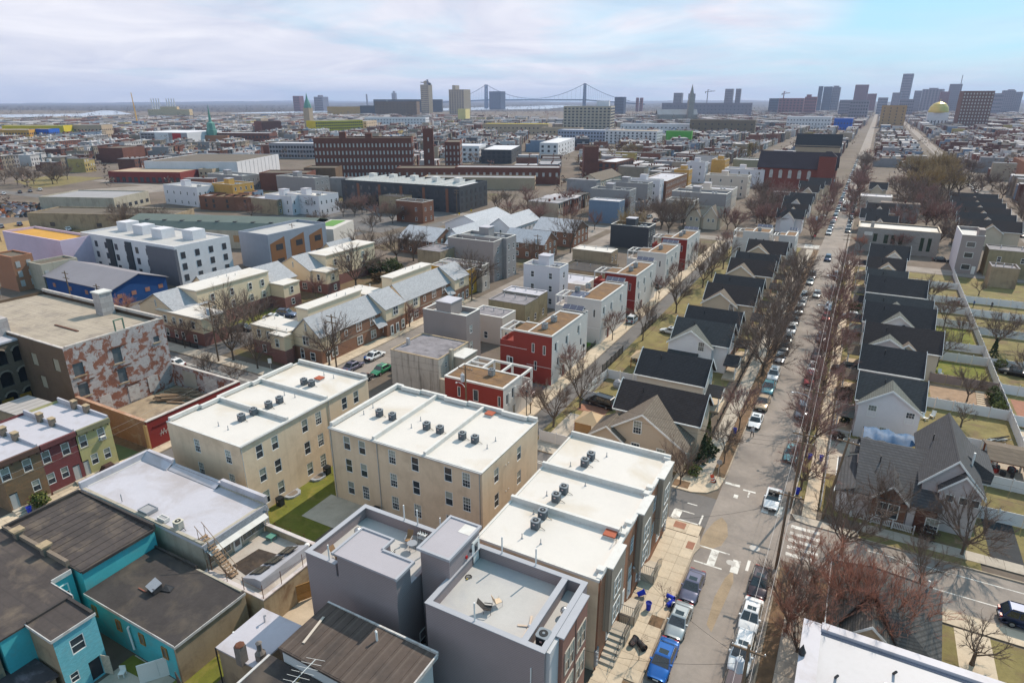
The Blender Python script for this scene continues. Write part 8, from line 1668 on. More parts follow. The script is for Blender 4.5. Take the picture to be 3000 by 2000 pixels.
t=bpy.data.objects['blue_hall'];gable_roof(t,0,0,28,14,4.4,6.8,'x',mat('roof_grey_metal',(.24,.22,.235),.7,.08,.3),.5);obj('gable_end',MB().prism([(0,0),(14,0),(7,2.2)],-.02,.06).xf(Matrix(((0,0,1,27.9),(1,0,0,0),(0,1,0,4.38),(0,0,0,1)))),MATS['paint_royal_blue'],t)
t=lm('white_apartments','white and grey stepped apartment house with dark stair slots and roof terraces',(-154.7,102.4),42,17,10.2,0,f_white,deck_grey,(9,3),(4,3),1.3,1.7)
for x,y,w,d,m_ in((12.5,-.3,2.6,1,f_dk),(21,-.3,2.6,1,f_dk),(30.5,-.35,11.7,.8,mat('panel_slate',(.12,.12,.14),.7,.1))):obj('stair_slot',B(x,y,0,x+w,y+d,10.0 if w<3 else 9.9),m_,t)
for x,y in((14,7),(24,6),(33,9),(5,8)):obj('stair_hut',B(x,y,10,x+4.5,y+4,12.9),f_white,t)
lm('brown_townhouses','row of blue grey townhouses with brown slanted panels beside the white apartments',(-147,126),12,23,9.6,0,mat('clad_bluegrey',(.25,.27,.32),.7,.08),deck_grey,(0,0),(3,2),2.6,1.7,par=.8)
t=bpy.data.objects['brown_townhouses']
for k in range(3):obj('brown_panel',MB().prism([(k*7.6+.5,.8),(k*7.6+6,.8),(k*7.6+6,9.0),(k*7.6+.5,7.6)],0,.06).xf(Matrix(((0,0,1,11.98),(1,0,0,0),(0,1,0,0),(0,0,0,1)))),mat('panel_copper',(.22,.10,.045),.7,.1),t)
t=lm('green_roof_hall','long grey rendered hall with green barrel roof and boarded windows',(-148.3,153.3),74,17,6.0,20,block_wall,f_rb,(12,1),(4,1),2.0,2.2,par=0,z0=2.2,frame=mat('board_orange',(.36,.21,.10),.9,.2))
g=MB();P_=[(0,6.0),(2.5,8.2),(8.5,9.4),(14.5,8.2),(17,6.0)]
for(a,za),(b,zb)in zip(P_,P_[1:]):g.slab([(-.4,a,za),(66,a,za),(66,b,zb),(-.4,b,zb)],.15)
obj('barrel_roof',g,mat('roof_sage',(.115,.14,.125),.85,.1,.3),t);obj('front_block',B(66,-.2,0,74.2,17.2,7.4),mat('render_pale',(.5,.46,.42),.9,.1),t);obj('roof_well',B(67,5,7.42,72,16,7.46),fm('moss',(.12,.25,.06)),t)
for k in range(9):obj('skylight',B(6+k*6.4,2.6,8.0,7.2+k*6.4,3.6,8.5),black_metal,t)
lm('warehouse','long brown warehouse behind bare trees, left of the green roofed hall',(-226,150),58,16,5.6,22,stone_tan,f_rb,(3,1),(2,1),2,1.5);lm('warehouse','stone grey warehouse with brick end by the scrap yard',(-290,168),36,24,5.6,22,block_wall,f_rg,(0,0),(6,1),2,1.6)
lm('unfinished_house','unfinished house with pink wrapped wall and yellow timber top at the left edge',(-203.4,94.2),30,9,9.4,0,fm('wrap',(.58,.45,.55)),f_or,ax=.62,par=.7);lm('townhouse','red brick old rowhouse with white window heads at the left edge',(-187,79.5),9,5,8.6,0,brick_red,f_rb,(0,0),(2,3),1,1.6,frame=f_win);lm('townhouse','grey stone faced old rowhouse beside the red one at the left edge',(-181,83),6,9,6.6,0,block_wall,f_rb,(0,0),(4,2),1,1.5,frame=f_win)
t=lm('dark_townhouses','long row of charcoal townhouses with white roof terraces',(-153.6,236.8),64,26,10.4,3,mats_f['k'],f_white,(14,3),(6,3),1.7,1.9,par=1.0)
for k in range(11):obj('terrace_wall',B(2+k*5.6,.5,10.4,2.25+k*5.6,25.5,11.6),cap_white,t)
for k in range(5):obj('brick_strip',B(9+k*12,-.08,0,10.4+k*12,.02,10.2),mats_f['x'],t);obj('stair_hut',B(4+k*12,16,10.4,7+k*12,19,13),cap_white,t)
t=lm('brick_mill','huge dark brick mill with five rows of pale windows',(-253,337),60,18,24,33,f_brick,f_rb,(26,5),(7,5),.9,2.2,z0=1.5,zmax=23.5,frame=f_win,par=.7)
obj('roof_tower',B(15,5,24,19,9,28),f_brick,t);obj('roof_tower',B(31,5,24,35,9,27),f_brick,t)
lm('mill_tower','tall square brick stair tower rising above the dark mill',(-247,352),6.5,6.5,29,33,f_brick,f_rb,(1,4),(1,4),.9,2.2,frame=f_win);lm('brick_mill','second dark brick mill block right of the stair tower',(-240,372),10,34,20,30,f_brick,f_rb,(4,5),(12,5),.9,2,frame=f_win,par=.7)
lm('factory','brown brick factory with pale stack in front of the dark mill',(-206,330),44,18,8.5,28,f_brick,f_rb,(10,2),(4,2),1,1.6,frame=f_win);lm('factory','long brick mill shed with white arched windows and grey ridge roof',(-158,352),62,15,9.0,24,f_brick,f_rg,(16,1),(5,2),1.3,2.2,z0=4.4,frame=f_win);lm('shed','long low shed with red stripe in front of the brick mill shed',(-160,323),62,12,6.0,24,f_tan,f_rg,(0,0),(4,2),1,1.3)
lm('factory','brown factory with tall blank tower and open steel frames',(-150,392),9,12,19,27,f_brick,f_rb,ax=1);lm('factory','brick loft building with large window bays beside the blank tower',(-138,392),12,34,10,0,f_brick,f_white,(3,3),(10,3),2.2,2.2)
lm('factory','red brick workshop with green lower wall behind the flats',(-267.66,261.15),26,16,9,27,f_brick,f_rb,(0,0),(0,0));lm('factory','old brown workshop with green base left of the mill',(-266.50,282.14),18,14,10,27,brick_old,f_rb)
t=lm('cold_store','big white clad warehouse with flat brown roof',(-344,279),60,62,10.5,24,f_white,f_rb,par=.3)
for k in range(11):obj('panel_joint',B(60,k*5.6,0,60.08,k*5.6+.25,10.4),f_grey,t)
t=lm('loading_dock','low red fronted loading dock with white truck doors',(-359,250),46,24,6.2,22,fm('redband',(.21,.045,.04)),f_tan,(12,1),(0,0),2.2,2.8,z0=.4,zmax=4,par=.2);lm('warehouse','tan brick warehouse office right of the loading dock',(-352,267),9,20,6.6,22,f_tan,f_tan,(3,2),(5,2),1,1.3)
t=lm('storage_building','white and grey storage building with red corner panel',(-668,482),62,60,13,15,f_white,f_white,(0,0),(0,0),par=.3);obj('red_panel',B(43,-.3,.5,54,0,12.5),f_red,t);obj('grey_panel',B(38,-.2,0,42.9,.0,12.8).box(54.1,-.2,0,62,0,12.8).box(1,-.2,0,20,0,12.8),f_grey,t)
for i in range(4):
 for j in range(4):obj('window',B(2.2+i*4.4,-.4,1.2+j*2.9,5.6+i*4.4,-.2,2.9+j*2.9),dark_glass,t)
lm('yellow_building','yellow sheathed building with rows of square openings',(-749,760),30,82,17,-18,f_yel,f_rg,(0,0),(22,4),2.4,2.4);lm('brick_end','blank maroon end wall building next to the yellow one',(-778,683),26,30,18,-18,f_brick,f_rb)
lm('concrete_tower','pale concrete ten storey loft building standing alone',(-364,996),74,60,38,14,fm('concrete_loft',(.42,.36,.29)),f_rg,(12,8),(14,8),3.6,2.4,z0=3);lm('roof_block','white rooftop plant building behind the concrete loft',(-380,1030),20,14,46,14,f_white,f_rg)
lm('brick_tower','brown brick apartment tower on the right with rows of windows',(150,1450),46,40,62,4,fm('towerbrick',(.15,.075,.055)),f_rb,(10,11),(0,0),2.0,2.6,ax=.5,z0=3,frame=f_win);lm('tan_block','tan slab block on the right of the long street',(24,1420),40,30,38,0,fm('ochre',(.36,.22,.10)),f_rb,(4,7),(0,0),2,2,ax=.5)
t=thing('red_church','red brick church with steep dark roof and white arched windows','church',(0,0,0))
obj('wall',gable_wall(-55,396,-15,412,0,11.5,19.5,'x'),fm('church_brick',(.20,.06,.045)),t);gable_roof(t,-55,396,-15,412,11.5,19.5,'x',fm('church_roof',(.055,.04,.045)),.6);tw=obj('bell_tower',B(-24,393.5,0,-15.5,398,18),MATS['far_church_brick'],t);obj('tower_roof',MB().add([(-24.2,393.3,18),(-15.3,393.3,18),(-15.3,398.2,18),(-24.2,398.2,18),(-21,395.8,20.6),(-18.5,395.8,20.6)],[(0,1,5,4),(1,2,5),(2,3,4,5),(3,0,4)]),MATS['far_church_roof'],tw)
for k in range(6):obj('window',MB().prism([(-.9,0),(.9,0)]+[(.9*math.cos(a),3.6+.9*math.sin(a))for a in(0,.6,1.2,1.9,2.5,3.14)],0,.2).xf(Matrix(((1,0,0,-52.5+k*4.9),(0,0,-1,396),(0,1,0,5.6),(0,0,0,1)))),f_win,t)
t=lm('black_roof_hall','hall with enormous black roof beyond the red church',(-24,640),36,14,9,0,f_tan,f_dk);gable_roof(t,0,0,36,14,9,19,'x',roof_black,.5)
for k in range(8):lm('brick_rowhouse','bright red brick rowhouse with white roof edge, %s of the row at the right edge'%ORD[k],(88,500+k*9),14,8.4,9,0,brick_red,f_white,(2,2),(0,0),1.2,1.6,ax=0,group='red brick rowhouses at the right edge')
t=lm('stone_church','grey stone church with tall pointed spire',(-382,1649),96,26,15,28,fm('churchstone',(.26,.24,.22)),f_rg);gable_roof(t,0,0,96,26,15,27,'x',f_rg,.5);t.location.z=0
obj('bell_tower',B(70,-10,0,83,3,42).add([(69,-11,42),(84,-11,42),(84,4,42),(69,4,42),(76.5,-3.5,84)],[(0,1,4),(1,2,4),(2,3,4),(3,0,4)]),MATS['far_churchstone'],t)
t=lm('red_church','red brick church with pale green belfry and dark needle spire on the left',(-651,521),36,60,9,25,brick_red,f_rb,(4,1),(7,1),2,4,par=0,frame=f_win);obj('belfry',MB().lathe([(6,9),(6,15),(5,15.2),(4.5,22),(3,23),(1.8,24),(.1,42)],8,(14,8,0)),f_cop,t)
t=lm('clock_tower','tan brick tower with green copper top behind the yellow building',(-900,900),12,12,34,10,f_tan,f_cop);obj('copper_top',MB().lathe([(7,34),(6,40),(3.5,46),(2,50),(.1,60)],8,(6,6,0)),f_cop,t)
t=lm('domed_church','white church with golden dome far down on the right',(124,1600),36,30,24,0,f_white,f_rg,(6,1),(0,0),2,8);obj('dome',MB().lathe([(18,24),(18,28),(16,35),(11,41),(4,44),(1,45),(.3,50)],20,(18,15,0)),f_gold,t)
for a in(('blue_flats','flats under bright blue wrap on the far left',(-927,474),24,22,12,30,f_blue,f_yel,(7,2)),('orange_flats','flats under orange boards with white band on the far left',(-935,455),44,22,12,30,f_or,f_white,(12,2)),('yellow_flats','flats with yellow upper storey behind the blue wrap',(-950,505),80,20,15,30,f_yel,f_white,(16,1)),('cream_works','cream factory with stepped roofline near the white storage building',(-926,541),44,26,15,28,f_tan,f_rg,(9,2)),('mural_house','brown brick block with painted picture on its end wall',(-518,315),20,27,11,22,f_brick,f_rb,(0,0)),('white_flats','white flats with black window bays near the mill',(-276,456),24,30,12,20,f_white,f_white,(5,3)),('charcoal_flats','charcoal flats with scattered white squares right of the mill',(-246,455),24,60,10,20,mats_f['k'],f_white,(6,3)),('white_terrace','long white terraced flats with black doors behind the charcoal ones',(-236,520),16,90,12,14,f_white,f_white,(3,3)),('striped_flats','white and grey flats with black chequer balconies in the middle distance',(-214,738),60,30,14,4,f_white,f_tan,(12,4)),('blue_grey_flats','long pale blue flats left of the chequer balconies',(-280,752),60,24,13,4,fm('palebl',(.30,.33,.42)),f_white,(16,3)),('green_flats','flats wrapped in vivid green sheeting',(-190,800),30,16,12,10,f_gn,f_rg,(0,0)),('brick_school','tan brick building with wide windows left of the pale blue flats',(-335,806),52,24,13,12,f_tan,f_rb,(10,2)),('white_block','white block with dark bays far behind the mill',(-760,1060),120,30,16,22,f_white,f_white,(20,3)),('beige_factory','beige factory with many windows right of the yellow building',(-735,860),90,50,15,20,fm('peach',(.5,.37,.26)),f_rg,(18,3)),('white_clinic','white building with blue wrapped corner by the long street',(-70,1280),70,40,20,0,f_white,f_white,(14,3)),('blue_wrap_block','small bright blue wrapped block by the long street',(-36,1275),28,30,18,0,f_blue,f_white,(6,2)),('grey_row','dark grey row of townhouses between cold store and mill',(-412,418),44,18,12,20,f_grey,f_white,(16,3)),('striped_office','green and black striped office block far behind the yellow building',(-1500,1900),120,40,30,20,f_dk,f_gn,(0,0)),('brick_school','dark glass and brick school far left of the towers',(-1250,1700),130,50,44,25,brick_old,f_rb,(12,5)),('long_red_factory','long red brick factory behind the loading dock',(-610,545),70,20,11,22,f_brick,f_white,(16,2)),('green_construction','long construction site with bright green and tan floors under the towers',(-1500,2050),330,30,26,34,f_or,f_gn,(0,0)),('dark_warehouse','black and brown riverside warehouse below the bridge',(-1700,2500),300,60,52,30,f_dk,f_rb,(0,0)),('parking_block','long grey banded block right of the church spire',(-330,2100),260,40,40,14,f_sky,f_rg,(24,4)),('brick_hall','olive brick school with wide windows before the far houses',(-150,1000),90,30,20,6,fm('olive',(.17,.13,.09)),f_rb,(10,3)),('white_school','white terrace of flats left of the olive brick school',(-230,1020),120,24,13,10,f_white,f_white,(20,2)),('yellow_slab','plain pale yellow end wall among the far roofs',(-840,1330),18,50,28,20,fm('pyel',(.6,.5,.22)),f_rg,(0,0)),('cream_block_far','low cream and yellow block before the concrete loft',(-420,890),100,30,14,14,f_tan,f_yel,(16,2))):
 lm(*a[:9],nS=a[9],nE=(6,a[9][1]),ww=2.0,wh=1.9)
def skyline(name,label,q,d,wall,n=(8,12),rz=0,extra=None,cat='tower'):
 x,y,w,h=q;t=lm(name,label,(x,y),w,d,h,rz,wall,f_rg,n,(0,0),w/n[0]*.5 if n[0]else 1,h/n[1]*.45 if n[1]else 1,ax=.5,par=0,z0=h*.03,cat=cat,group='city skyline')
 if extra:a,b,e=extra;obj('crown',B(w*a,d*.2,h,w*b,d*.8,h*(1+e)),wall,t)
 return t
for nm,lab,q,wl_,ex in(('tower','tallest slim silver tower of the skyline with slanted crown',(89,3599,39,161),f_sky,None),('glass_tower','slim blue glass tower, leftmost of the skyline trio',(-254,3491,19,110),f_skyd,None),('tower','dark blue slab tower in the middle of the skyline trio',(-227,3543,36,109),f_skyd,None),('tower','pale tower with rounded top, right of the skyline trio',(-196,3595,41,107),f_sky,(.2,.8,.06)),('tower','red brown notched office tower of the skyline',(-85,3499,55,115),f_skyr,None),('tower','dark red lower slab beside the notched tower',(-36,3300,35,75),f_skyr,None),('tower','grey stepped tower with antenna mast on the right skyline',(258,3290,42,110),f_sky,(.85,.88,.3)),('tower','rounded grey hotel tower left of the tallest one',(54,3300,31,79),f_sky,None),('tower','small pale tower between red towers and the hotel',(7,2900,33,58),f_sky,None),('hospital','wide grey hospital block right of the tallest tower',(174,3195,69,90),f_sky,(.3,.7,.05)),('tower','narrow pale slab left of the hospital block',(131,3297,26,86),f_sky,None),('tower','reddish hospital slab right of the wide hospital',(216,3143,31,80),f_skyr,None),('tower','pale pair of city blocks behind the brick tower',(283,2987,46,72),f_sky,None),('tower','tan city block right of the brick tower',(321,2882,30,68),f_skyr,None),('tower','dark stepped block at the right end of the skyline',(396,2974,37,81),f_sky,(.4,.9,.04)),('tower','wide grey block at the right frame edge of the skyline',(435,3069,31,77),f_sky,None),('tower','low dark block before the right end of the skyline',(330,2680,30,69),f_sky,None),('long_block','long dark red block under the skyline crane',(-277,2585,82,55),f_skyr,None),('long_block','blue grey block left of the red crane block',(-347,2678,33,55),f_skyd,None),('tower','brown stepped block right of the red crane block',(-207,2491,37,59),f_skyr,(.1,.5,.12)),('office','white office with glass bands below the skyline trio',(-85,2198,39,49),f_sky,None),('office','pale office block with brown frame below the notched tower',(-45,1899,42,48),f_sky,None),('tower','dark office left of the gold dome',(68,2299,37,51),f_sky,None),('tower','tall concrete residential tower left of the bridge',(-1456,2032,35,101),f_tan,(.35,.7,.12)),('tower','wide concrete residential tower with stepped top by the bridge',(-1362,2097,65,85),f_tan,(.15,.35,.17)),('tower','square dark apartment slab on the far left shore',(-2441,2367,41,68),f_skyr,None),('tower','double apartment slab right of the square one',(-2439,2510,57,65),f_sky,(.35,.55,.12)),('tower','faint stepped tower on the horizon left of the towers',(-3215,4087,31,101),f_sky,(.3,.7,.14)),('tower','faint thin tower on the horizon further left',(-3367,3962,10,93),f_sky,None),('tower','blue office slab beside the left bridge pier',(-1937,3385,76,97),f_skyd,None),('tower','dark blue office block right of the right bridge pier',(-865,2452,37,60),f_skyd,None),('tower','grey hotel beside the church spire',(-764,2901,35,78),f_sky,None),('tower','blue grey hotel right behind the church spire',(-733,3012,27,76),f_skyd,None),('tower','white twin tower on the right of the spire, left twin',(-525,2750,30,90),f_sky,None),('tower','white twin tower on the right of the spire, right twin',(-500,2806,19,91),f_sky,None),('tower','small brown block pair near the bridge, left',(-987,3044,12,60),f_skyr,None),('tower','small brown block pair near the bridge, right',(-985,3097,14,60),f_skyr,None)):
 skyline(nm,lab,q,q[2]*.7,wl_,(6,14)if q[3]>70 else(7,6),-12 if 'tallest' in lab else 0,ex)
t=thing('power_station','yellow power station with two rows of thin chimneys on the river','power station',(*(-2134,1485,98,20)[:2],0),.55);t.scale=(.46,.46,.48)
obj('hall',B(-150,0,0,150,60,40).box(-60,10,40,60,50,58),fm('pstation',(.46,.34,.18)),t)
for k in range(4):obj('chimney',MB().tube((-125+k*18,30,40),(-125+k*18,30,112),5,4,8),f_white,t);obj('chimney',MB().tube((-15+k*18,30,40),(-15+k*18,30,112),5,4,8),f_white,t)
t=thing('suspension_bridge','blue grey suspension bridge with two tall steel towers across the river','bridge',(0,0,0));A_,B_=Vector((*(-2335,3963,29,148)[:2],0)),Vector((*(-1632,3978,26,148)[:2],0));dv=(B_-A_);n_=Vector((-dv.y,dv.x,0)).normalized()*14;HT,HD=148,52
for P0_ in(A_,B_):
 g=MB()
 for s in(-1,1):g.tube(P0_+n_*s,P0_+n_*s*.9+Vector((0,0,HT)),7,5,4)
 for z in(HD-6,84,114,HT-6):g.tube(P0_-n_+Vector((0,0,z)),P0_+n_+Vector((0,0,z)),3.5,None,4)
 for z in(HD,86,116):g.tube(P0_-n_+Vector((0,0,z)),P0_+n_+Vector((0,0,z+28)),2,None,4);g.tube(P0_+n_+Vector((0,0,z)),P0_-n_+Vector((0,0,z+28)),2,None,4)
 obj('tower',g,f_st,t)
dk=MB();S0,E0=A_-dv*.75,B_+dv*.55;dk.tube(S0+Vector((0,0,HD-22)),A_+Vector((0,0,HD)),5,None,4);dk.tube(A_+Vector((0,0,HD)),B_+Vector((0,0,HD)),5.5,None,4);dk.tube(B_+Vector((0,0,HD)),E0+Vector((0,0,HD-25)),5,None,4);obj('deck',dk,f_st,t)
cb_,hg=MB(),MB()
def cab(p,q,za,zb,sag):
 pts=[p.lerp(q,k/24)+Vector((0,0,za+(zb-za)*k/24-4*sag*(k/24)*(1-k/24)))for k in range(25)];cb_.path([tuple(v)for v in pts],1.8,4)
 for v in pts[1:-1]:hg.tube(tuple(v),(v.x,v.y,HD),.45,None,3,False)
cab(A_,B_,HT,HT,HT-HD-8);cab(A_-dv*.42,A_,HD-6,HT,14);cab(B_,B_+dv*.42,HT,HD-6,14);obj('cable',cb_,f_st,t);obj('hanger',hg,f_st,t)
def crane(label,q,m,ang=0,boom=None):
 x,y,w,h=q;t=thing('crane',label,'crane',(x,y,0),ang,'cranes on the horizon');k=h/60
 if boom:obj('boom',MB().tube((0,0,8),(boom*h,0,h),1.6*k,.8*k,4),m,t);obj('cab',B(-6*k,-4*k,0,6*k,4*k,9*k),m,t)
 else:obj('mast',MB().tube((0,0,0),(0,0,h),1.5*k,None,4),m,t);obj('jib',MB().tube((-w*.3,0,h*.9),(w*.9,0,h*.93),1.1*k,None,4).tube((0,0,h),(w*.6,0,h*.92),.4*k,None,3),m,t);obj('counterweight',B(-w*.33,-2*k,h*.84,-w*.24,2*k,h*.9),f_dk,t)
crane('tower crane standing between the two concrete towers',(-1446,2039,54,118),f_sky,2.7);crane('red tower crane on the skyline block',(-304,2582,22,78),f_skyr,.4);crane('tower crane right of the church spire',(-624,2832,32,90),f_sky,.3);crane('white mobile crane with long slanted boom on the left shore',(-1263,809,6,61),f_or,2.6,.75);crane('small slanted mobile crane left of the concrete towers',(-1434,1799,4,49),f_white,2.5,.6)
for i,(u,v,c,rc)in enumerate(((-266,203,'w',f_rg),(-263,204,'x',f_rg),(-259,204,'r',f_white),(-251,208,'R',f_rg),(-251,211,'B',f_white),(-251,195,'x',f_rg),(-246,195,'r',f_rg),(-242,197,'s',f_white),(-238,198,'x',f_rg),(-216,207,'q',f_white),(-213,210,'s',f_rg),(-211,214,'w',f_rg))):
 lm('rowhouse','%s low rowhouse in the huddle behind the green roofed hall'%ORD[i],(u,v),13,8,5.6,20,mats_f[c],rc,(2,2),(2,2),1,1.5,group='huddle of low rowhouses',frame=dark_glass)

# ---- rowhouses and trees out to the river
wallp=[((.20,.085,.06),4),((.14,.065,.05),3),((.38,.30,.23),3),((.50,.47,.47),3),((.26,.245,.25),4),((.24,.20,.16),2),((.07,.075,.09),1),((.17,.22,.30),1),((.40,.30,.12),.5)]
roofp=[((.50,.47,.47),5),((.34,.32,.335),5),((.20,.19,.195),5),((.08,.07,.065),4),((.18,.14,.12),2)]
pick=lambda p:r3.choices([c for c,_ in p],[w for _,w in p])[0]
r3=random.Random(21);PW=vmat('far_house_paint')
blk,zone=[],[]
for o in list(bpy.data.objects):
 if o.get('category')and o.parent is None and(o.location.length>200 or o.name.startswith(('gabled','townhouse','red_church','stone_hall'))):
  ps=[o.matrix_basis@k.matrix_basis@Vector(c)for k in o.children if k.type=='MESH' and k.name.startswith(('wall','roof','hall'))for c in k.bound_box]
  if ps:
   q=(min(p.x for p in ps)-3,max(p.x for p in ps)+3,min(p.y for p in ps)-3,max(p.y for p in ps)+3);blk.append(q);cxx,cyy=(q[0]+q[1])/2,(q[2]+q[3])/2;L=math.hypot(cxx,cyy)
   if L>290 and o.name.split('.')[0]not in('gabled_house','townhouse','brick_rowhouse','tower'):
    for k in(22,44,66)[:1+int(L>400)+int(L>600)]:zone.append((q[0]-cxx/L*k,q[1]-cxx/L*k,q[2]-cyy/L*k,q[3]-cyy/L*k))
zone+=[(-330,-180,270,350),(-460,-200,75,192),(-14.5,0,0,4000),(-148,30,0,240),(-200,30,0,165),(-260,-148,80,190),(48,62,0,2500),(-83,-69,0,1000),(0,52,0,245),(16,50,330,560),(-520,-340,180,250)]
grid_b={}
nb=len(blk);tag_b=set(blk)
for b in blk+zone:
 for i in range(int(b[0]//60),int(b[1]//60)+1):
  for j in range(int(b[2]//60),int(b[3]//60)+1):grid_b.setdefault((i,j),[]).append(b)
def blocked(x,y,m=6,solid=False):return any(b[0]-m<x<b[1]+m and b[2]-m<y<b[3]+m and(not solid or b in tag_b)for b in grid_b.get((int(x//60),int(y//60)),()))
river_d=lambda x,y:x<-650 and y>-(x+650)*.35+1500 or x*-.86+y*.5>2050
hs,V,F,C=[],[],[],[]
def add_house(x,y,w,d,h,rz,wc,rc,win):
 c,s=math.cos(rz),math.sin(rz);T_=lambda a,b,z:(x+c*a-s*b,y+s*a+c*b,z);k=len(V)
 for z in(0,h):
  for a,b in((-w/2,-d/2),(w/2,-d/2),(w/2,d/2),(-w/2,d/2)):V.append(T_(a,b,z))
 for f,cc in(((0,1,5,4),wc),((1,2,6,5),wc),((2,3,7,6),wc),((3,0,4,7),wc),((4,5,6,7),rc)):F.append(tuple(k+i for i in f));C.append(cc)
 if win:
  e,q=r3.uniform(.6,1.3),r3.uniform(-w*.3,w*.3);k=len(V)
  for z in(h,h+e*1.6):
   for aa,bb in((q-e,-e*.8),(q+e,-e*.8),(q+e,e*.8),(q-e,e*.8)):V.append(T_(aa,bb,z))
  hc=r3.choice((wc,rc,(.2,.09,.07),(.5,.48,.47)))
  for f in((0,1,5,4),(1,2,6,5),(2,3,7,6),(3,0,4,7),(4,5,6,7)):F.append(tuple(k+i for i in f));C.append(hc)
  k=len(V);V.extend([T_(w/2+.2,-d/2,h-.7),T_(w/2+.2,d/2,h-.7),T_(w/2+.2,d/2,h+.1),T_(w/2+.2,-d/2,h+.1),T_(w/2,-d/2,h+.1),T_(w/2,d/2,h+.1)]);hc=tuple(x*.6 for x in wc);F.extend([(k,k+1,k+2,k+3),(k+3,k+2,k+5,k+4)]);C.extend([hc,hc])
  k=len(V);hb=h*r3.uniform(.45,.75);wb=w*.3
  for z in(0,hb):
   for aa,bb in((-w/2-wb,-d*.5),(-w/2,-d*.5),(-w/2,d*.1),(-w/2-wb,d*.1)):V.append(T_(aa,bb,z))
  for f,hc in(((0,1,5,4),wc),((2,3,7,6),wc),((3,0,4,7),wc),((4,5,6,7),rc)):F.append(tuple(k+i for i in f));C.append(hc)
  for j in range(int(h/3)):
   for i in range(int(d/2.4)):
    k=len(V);u,z=-d/2+(i+.5)*d/int(d/2.4),.9+j*3
    V.extend([T_(w/2+.05,u-.5,z),T_(w/2+.05,u+.5,z),T_(w/2+.05,u+.5,z+1.6),T_(w/2+.05,u-.5,z+1.6)]);F.append((k,k+1,k+2,k+3));C.append((.05,.05,.06))
for rz,x0,x1 in((0.0,-170,900),(R(24),-3200,-170)):
 c,s=math.cos(rz),math.sin(rz)
 for i in range(-75,40):
  for half in(0,1):
   v=-1600;run=0
   while v<3300:
    u=i*44+15+half*16;y_=v;x=c*u-s*y_ if rz else u-1;y=s*u+c*y_+(120 if rz else 0)
    dist=math.hypot(x,y);st=5.2 if dist<700 else 9 if dist<1500 else 18;v+=st
    az=math.degrees(math.atan2(x,y))
    if y<90 or dist<215 or dist>3100 or not-70<az<13 or not x0<x<x1 or(v%118)<11 or blocked(x,y)or river_d(x,y):continue
    if run<=0:run=r3.choice((1,2,3,5,8));hh=r3.choice((5.8,6.4,8.6,9.2,9.6,10.5));wc,rc=pick(wallp),pick(roofp);gap=r3.random()<(.14 if dist<900 else.24)
    run-=1
    if gap:continue
    if r3.random()<.5:wc=pick(wallp);rc=pick(roofp)
    hs.append((dist,x,y,r3.uniform(11,15)if dist<1500 else 22,st-.08,hh+r3.uniform(-.4,.4),rz,wc,rc))
hs.sort()
cn=lambda c:'brick' if c[0]>2*c[1]and c[0]<.3 else 'white' if c[0]>.5 else 'tan' if c[0]>c[2]*1.3 else 'blue' if c[2]>c[0]*1.4 else 'dark' if c[0]<.1 else 'grey'
KM={}
def km(p,c):
 if(p,c)not in KM:KM[p,c]=mat('%s_%d_%d'%(p,c[0]*100,c[2]*100),c,.9,.12,.3,stain=tuple(q*.55 for q in c),stain_amt=.35,orand=.12)
 return KM[p,c]
RM={}
for n_h,(dist,x,y,w,d,h,rz,wc,rc)in enumerate(hs):
 if n_h<270:
  sec='right of the long street' if x>0 else 'between the long street and the side street' if x>-75 else 'beyond the slate roofed cottages' if x>-170 else 'past the green roofed hall' if x>-330 else 'on the far left beyond the warehouses'
  t=thing('rowhouse','%s %s storey rowhouse with %s flat roof %s'%(cn(wc),'two' if h<7.5 else 'three','pale' if rc[0]>.5 else 'grey' if rc[0]>.2 else 'dark',sec),'rowhouse',(x,y,0),rz,'far rowhouses '+sec);key=(round(w),round(d),round(h))
  if key not in RM:a,b,e=key[0]/2,d/2,key[2];RM[key]=(B(-a,-b,0,a,b,e).mesh('wall'),MB().box(-a-.05,-b,e,a+.2,b,e+.25).mesh('roof'),MB().box(a*.2,-.4,e+.25,a*.2+.7,.4,e+1.3).mesh('chimney'),B(-.5,-.05,0,.5,.04,1.6).mesh('window'),a,b,e)
  W_,R_,K_,N_,a,b,e=RM[key];obj('wall',W_,km('row_wall',wc),t);ro=obj('roof',R_,km('row_roof',rc),t);obj('chimney',K_,f_brick,ro)
  for j in range(int(e/3)):
   for yy in(-b*.5,b*.5):obj('window',N_,(dark_glass,f_win)[(n_h+j)%3==0],t,(a,yy,.9+3*j),PI/2)
 else:add_house(x,y,w,d,h,rz,wc,rc,dist<1100)
me=bpy.data.meshes.new('distant_rowhouses');me.from_pydata(V,[],F);ca=me.color_attributes.new('paint','FLOAT_COLOR','CORNER');fl=[]
for f,c in zip(F,C):fl+=[*c,1.0]*len(f)
ca.data.foreach_set('color',fl);obj('distant_rowhouses',me,PW,kind='stuff')
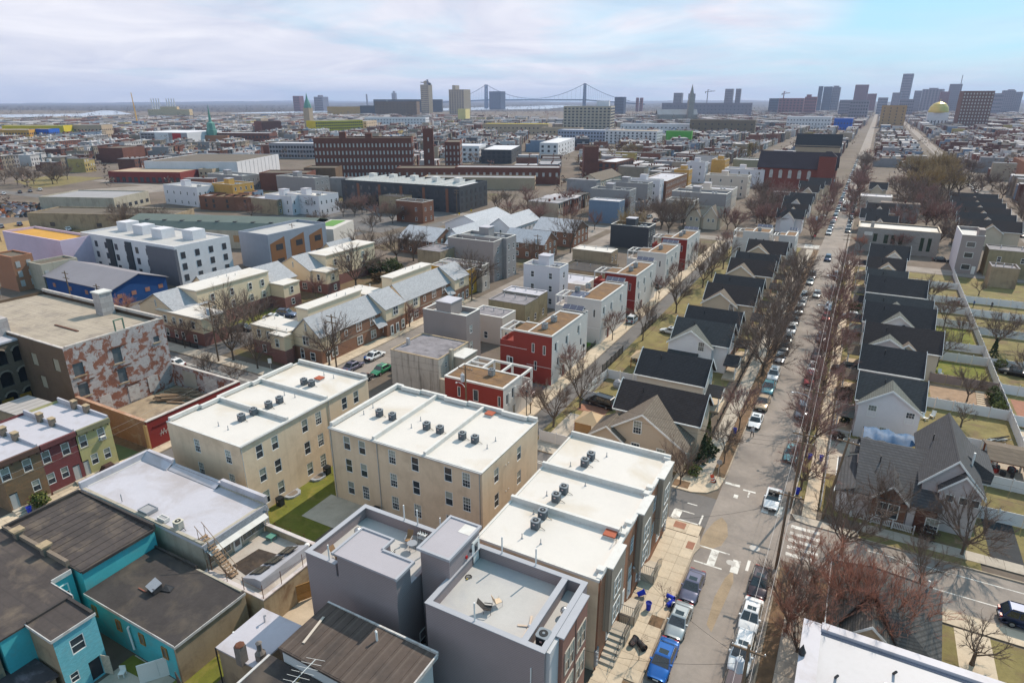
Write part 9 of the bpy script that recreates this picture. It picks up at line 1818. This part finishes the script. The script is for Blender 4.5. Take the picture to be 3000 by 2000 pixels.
def puff(label,n,test,m,zmin,zmax):
 v,f=[],[];k=0;tries=0
 while k<n and tries<n*14:
  tries+=1;dist=r3.uniform(230,1)*1+zmin+(zmax-zmin)*r3.random()**.7;az=R(r3.uniform(-70,13));x,y=dist*math.sin(az),dist*math.cos(az)
  if not test(x,y,dist):continue
  k+=1;H_=r3.uniform(6,11)*(1 if dist<1600 else 1.6)
  for j in range(34 if dist<1500 else 16):
   a,q=r3.uniform(0,6.28),math.sqrt(r3.random());z=H_*(.3+.7*r3.random());rr=H_*.42*q*(1.15-abs(z/H_-.62));p=Vector((x+rr*math.cos(a),y+rr*math.sin(a),z));o=H_*.11;i=len(v)
   v+=[(p.x+r3.uniform(-o,o),p.y+r3.uniform(-o,o),p.z+r3.uniform(-o,o))for _ in range(3)];f.append((i,i+1,i+2))
 me=bpy.data.meshes.new('distant_trees');me.from_pydata(v,[],f);obj('distant_trees',me,m,kind='stuff')
puff('',2300,lambda x,y,d:y>90 and not-15<x<1 and not(-160<x<50 and y<245)and not blocked(x,y,2,True)and not river_d(x,y)and not(-150>x and y<125),tw_brown,215,2600)
puff('',500,lambda x,y,d:not blocked(x,y,0)and x>-1200 and y>300,tw_pink,300,2400)
puff('',2600,lambda x,y,d:d>2000,fm('woods',(.085,.066,.055)),2000,6500)
S0,S1,S2=(-322.60,135.29),(-296.65,146.66),(-361.75,156.49);g={k:MB()for k in range(4)}
for k in range(420):
 a,b=r3.random(),r3.random();x,y=S0[0]+(S1[0]-S0[0])*a+(S2[0]-S0[0])*b,S0[1]+(S1[1]-S0[1])*a+(S2[1]-S0[1])*b;s=r3.uniform(.5,2.2);h=s*r3.uniform(.4,1.0)
 g[k%4].add([(x-s,y-s*.6,0),(x+s,y-s*.4,0),(x+s*.8,y+s*.7,0),(x-s*.7,y+s*.5,0),(x-s*.5,y-s*.2,h),(x+s*.5,y+s*.2,h*.8)],[(0,1,5,4),(1,2,5),(2,3,4,5),(3,0,4)])
for k,m in enumerate((wood_old,fm('scrap_orange',(.32,.10,.04)),trim_k,f_grey)):obj('scrap_debris',g[k],m,kind='stuff')

# ---- air
hz=bpy.data.materials.new('haze_air');hz.use_nodes=True;n,l=hz.node_tree.nodes,hz.node_tree.links;n.clear()
ou=n.new('ShaderNodeOutputMaterial');vo=n.new('ShaderNodeVolumePrincipled');vo.inputs['Color'].default_value=(.60,.71,1.0,1);vo.inputs['Density'].default_value=0.00008;vo.inputs['Anisotropy'].default_value=0.1;l.new(vo.outputs[0],ou.inputs['Volume'])
obj('haze',B(-15100,-500,-1,9100,15100,290),hz,kind='stuff')
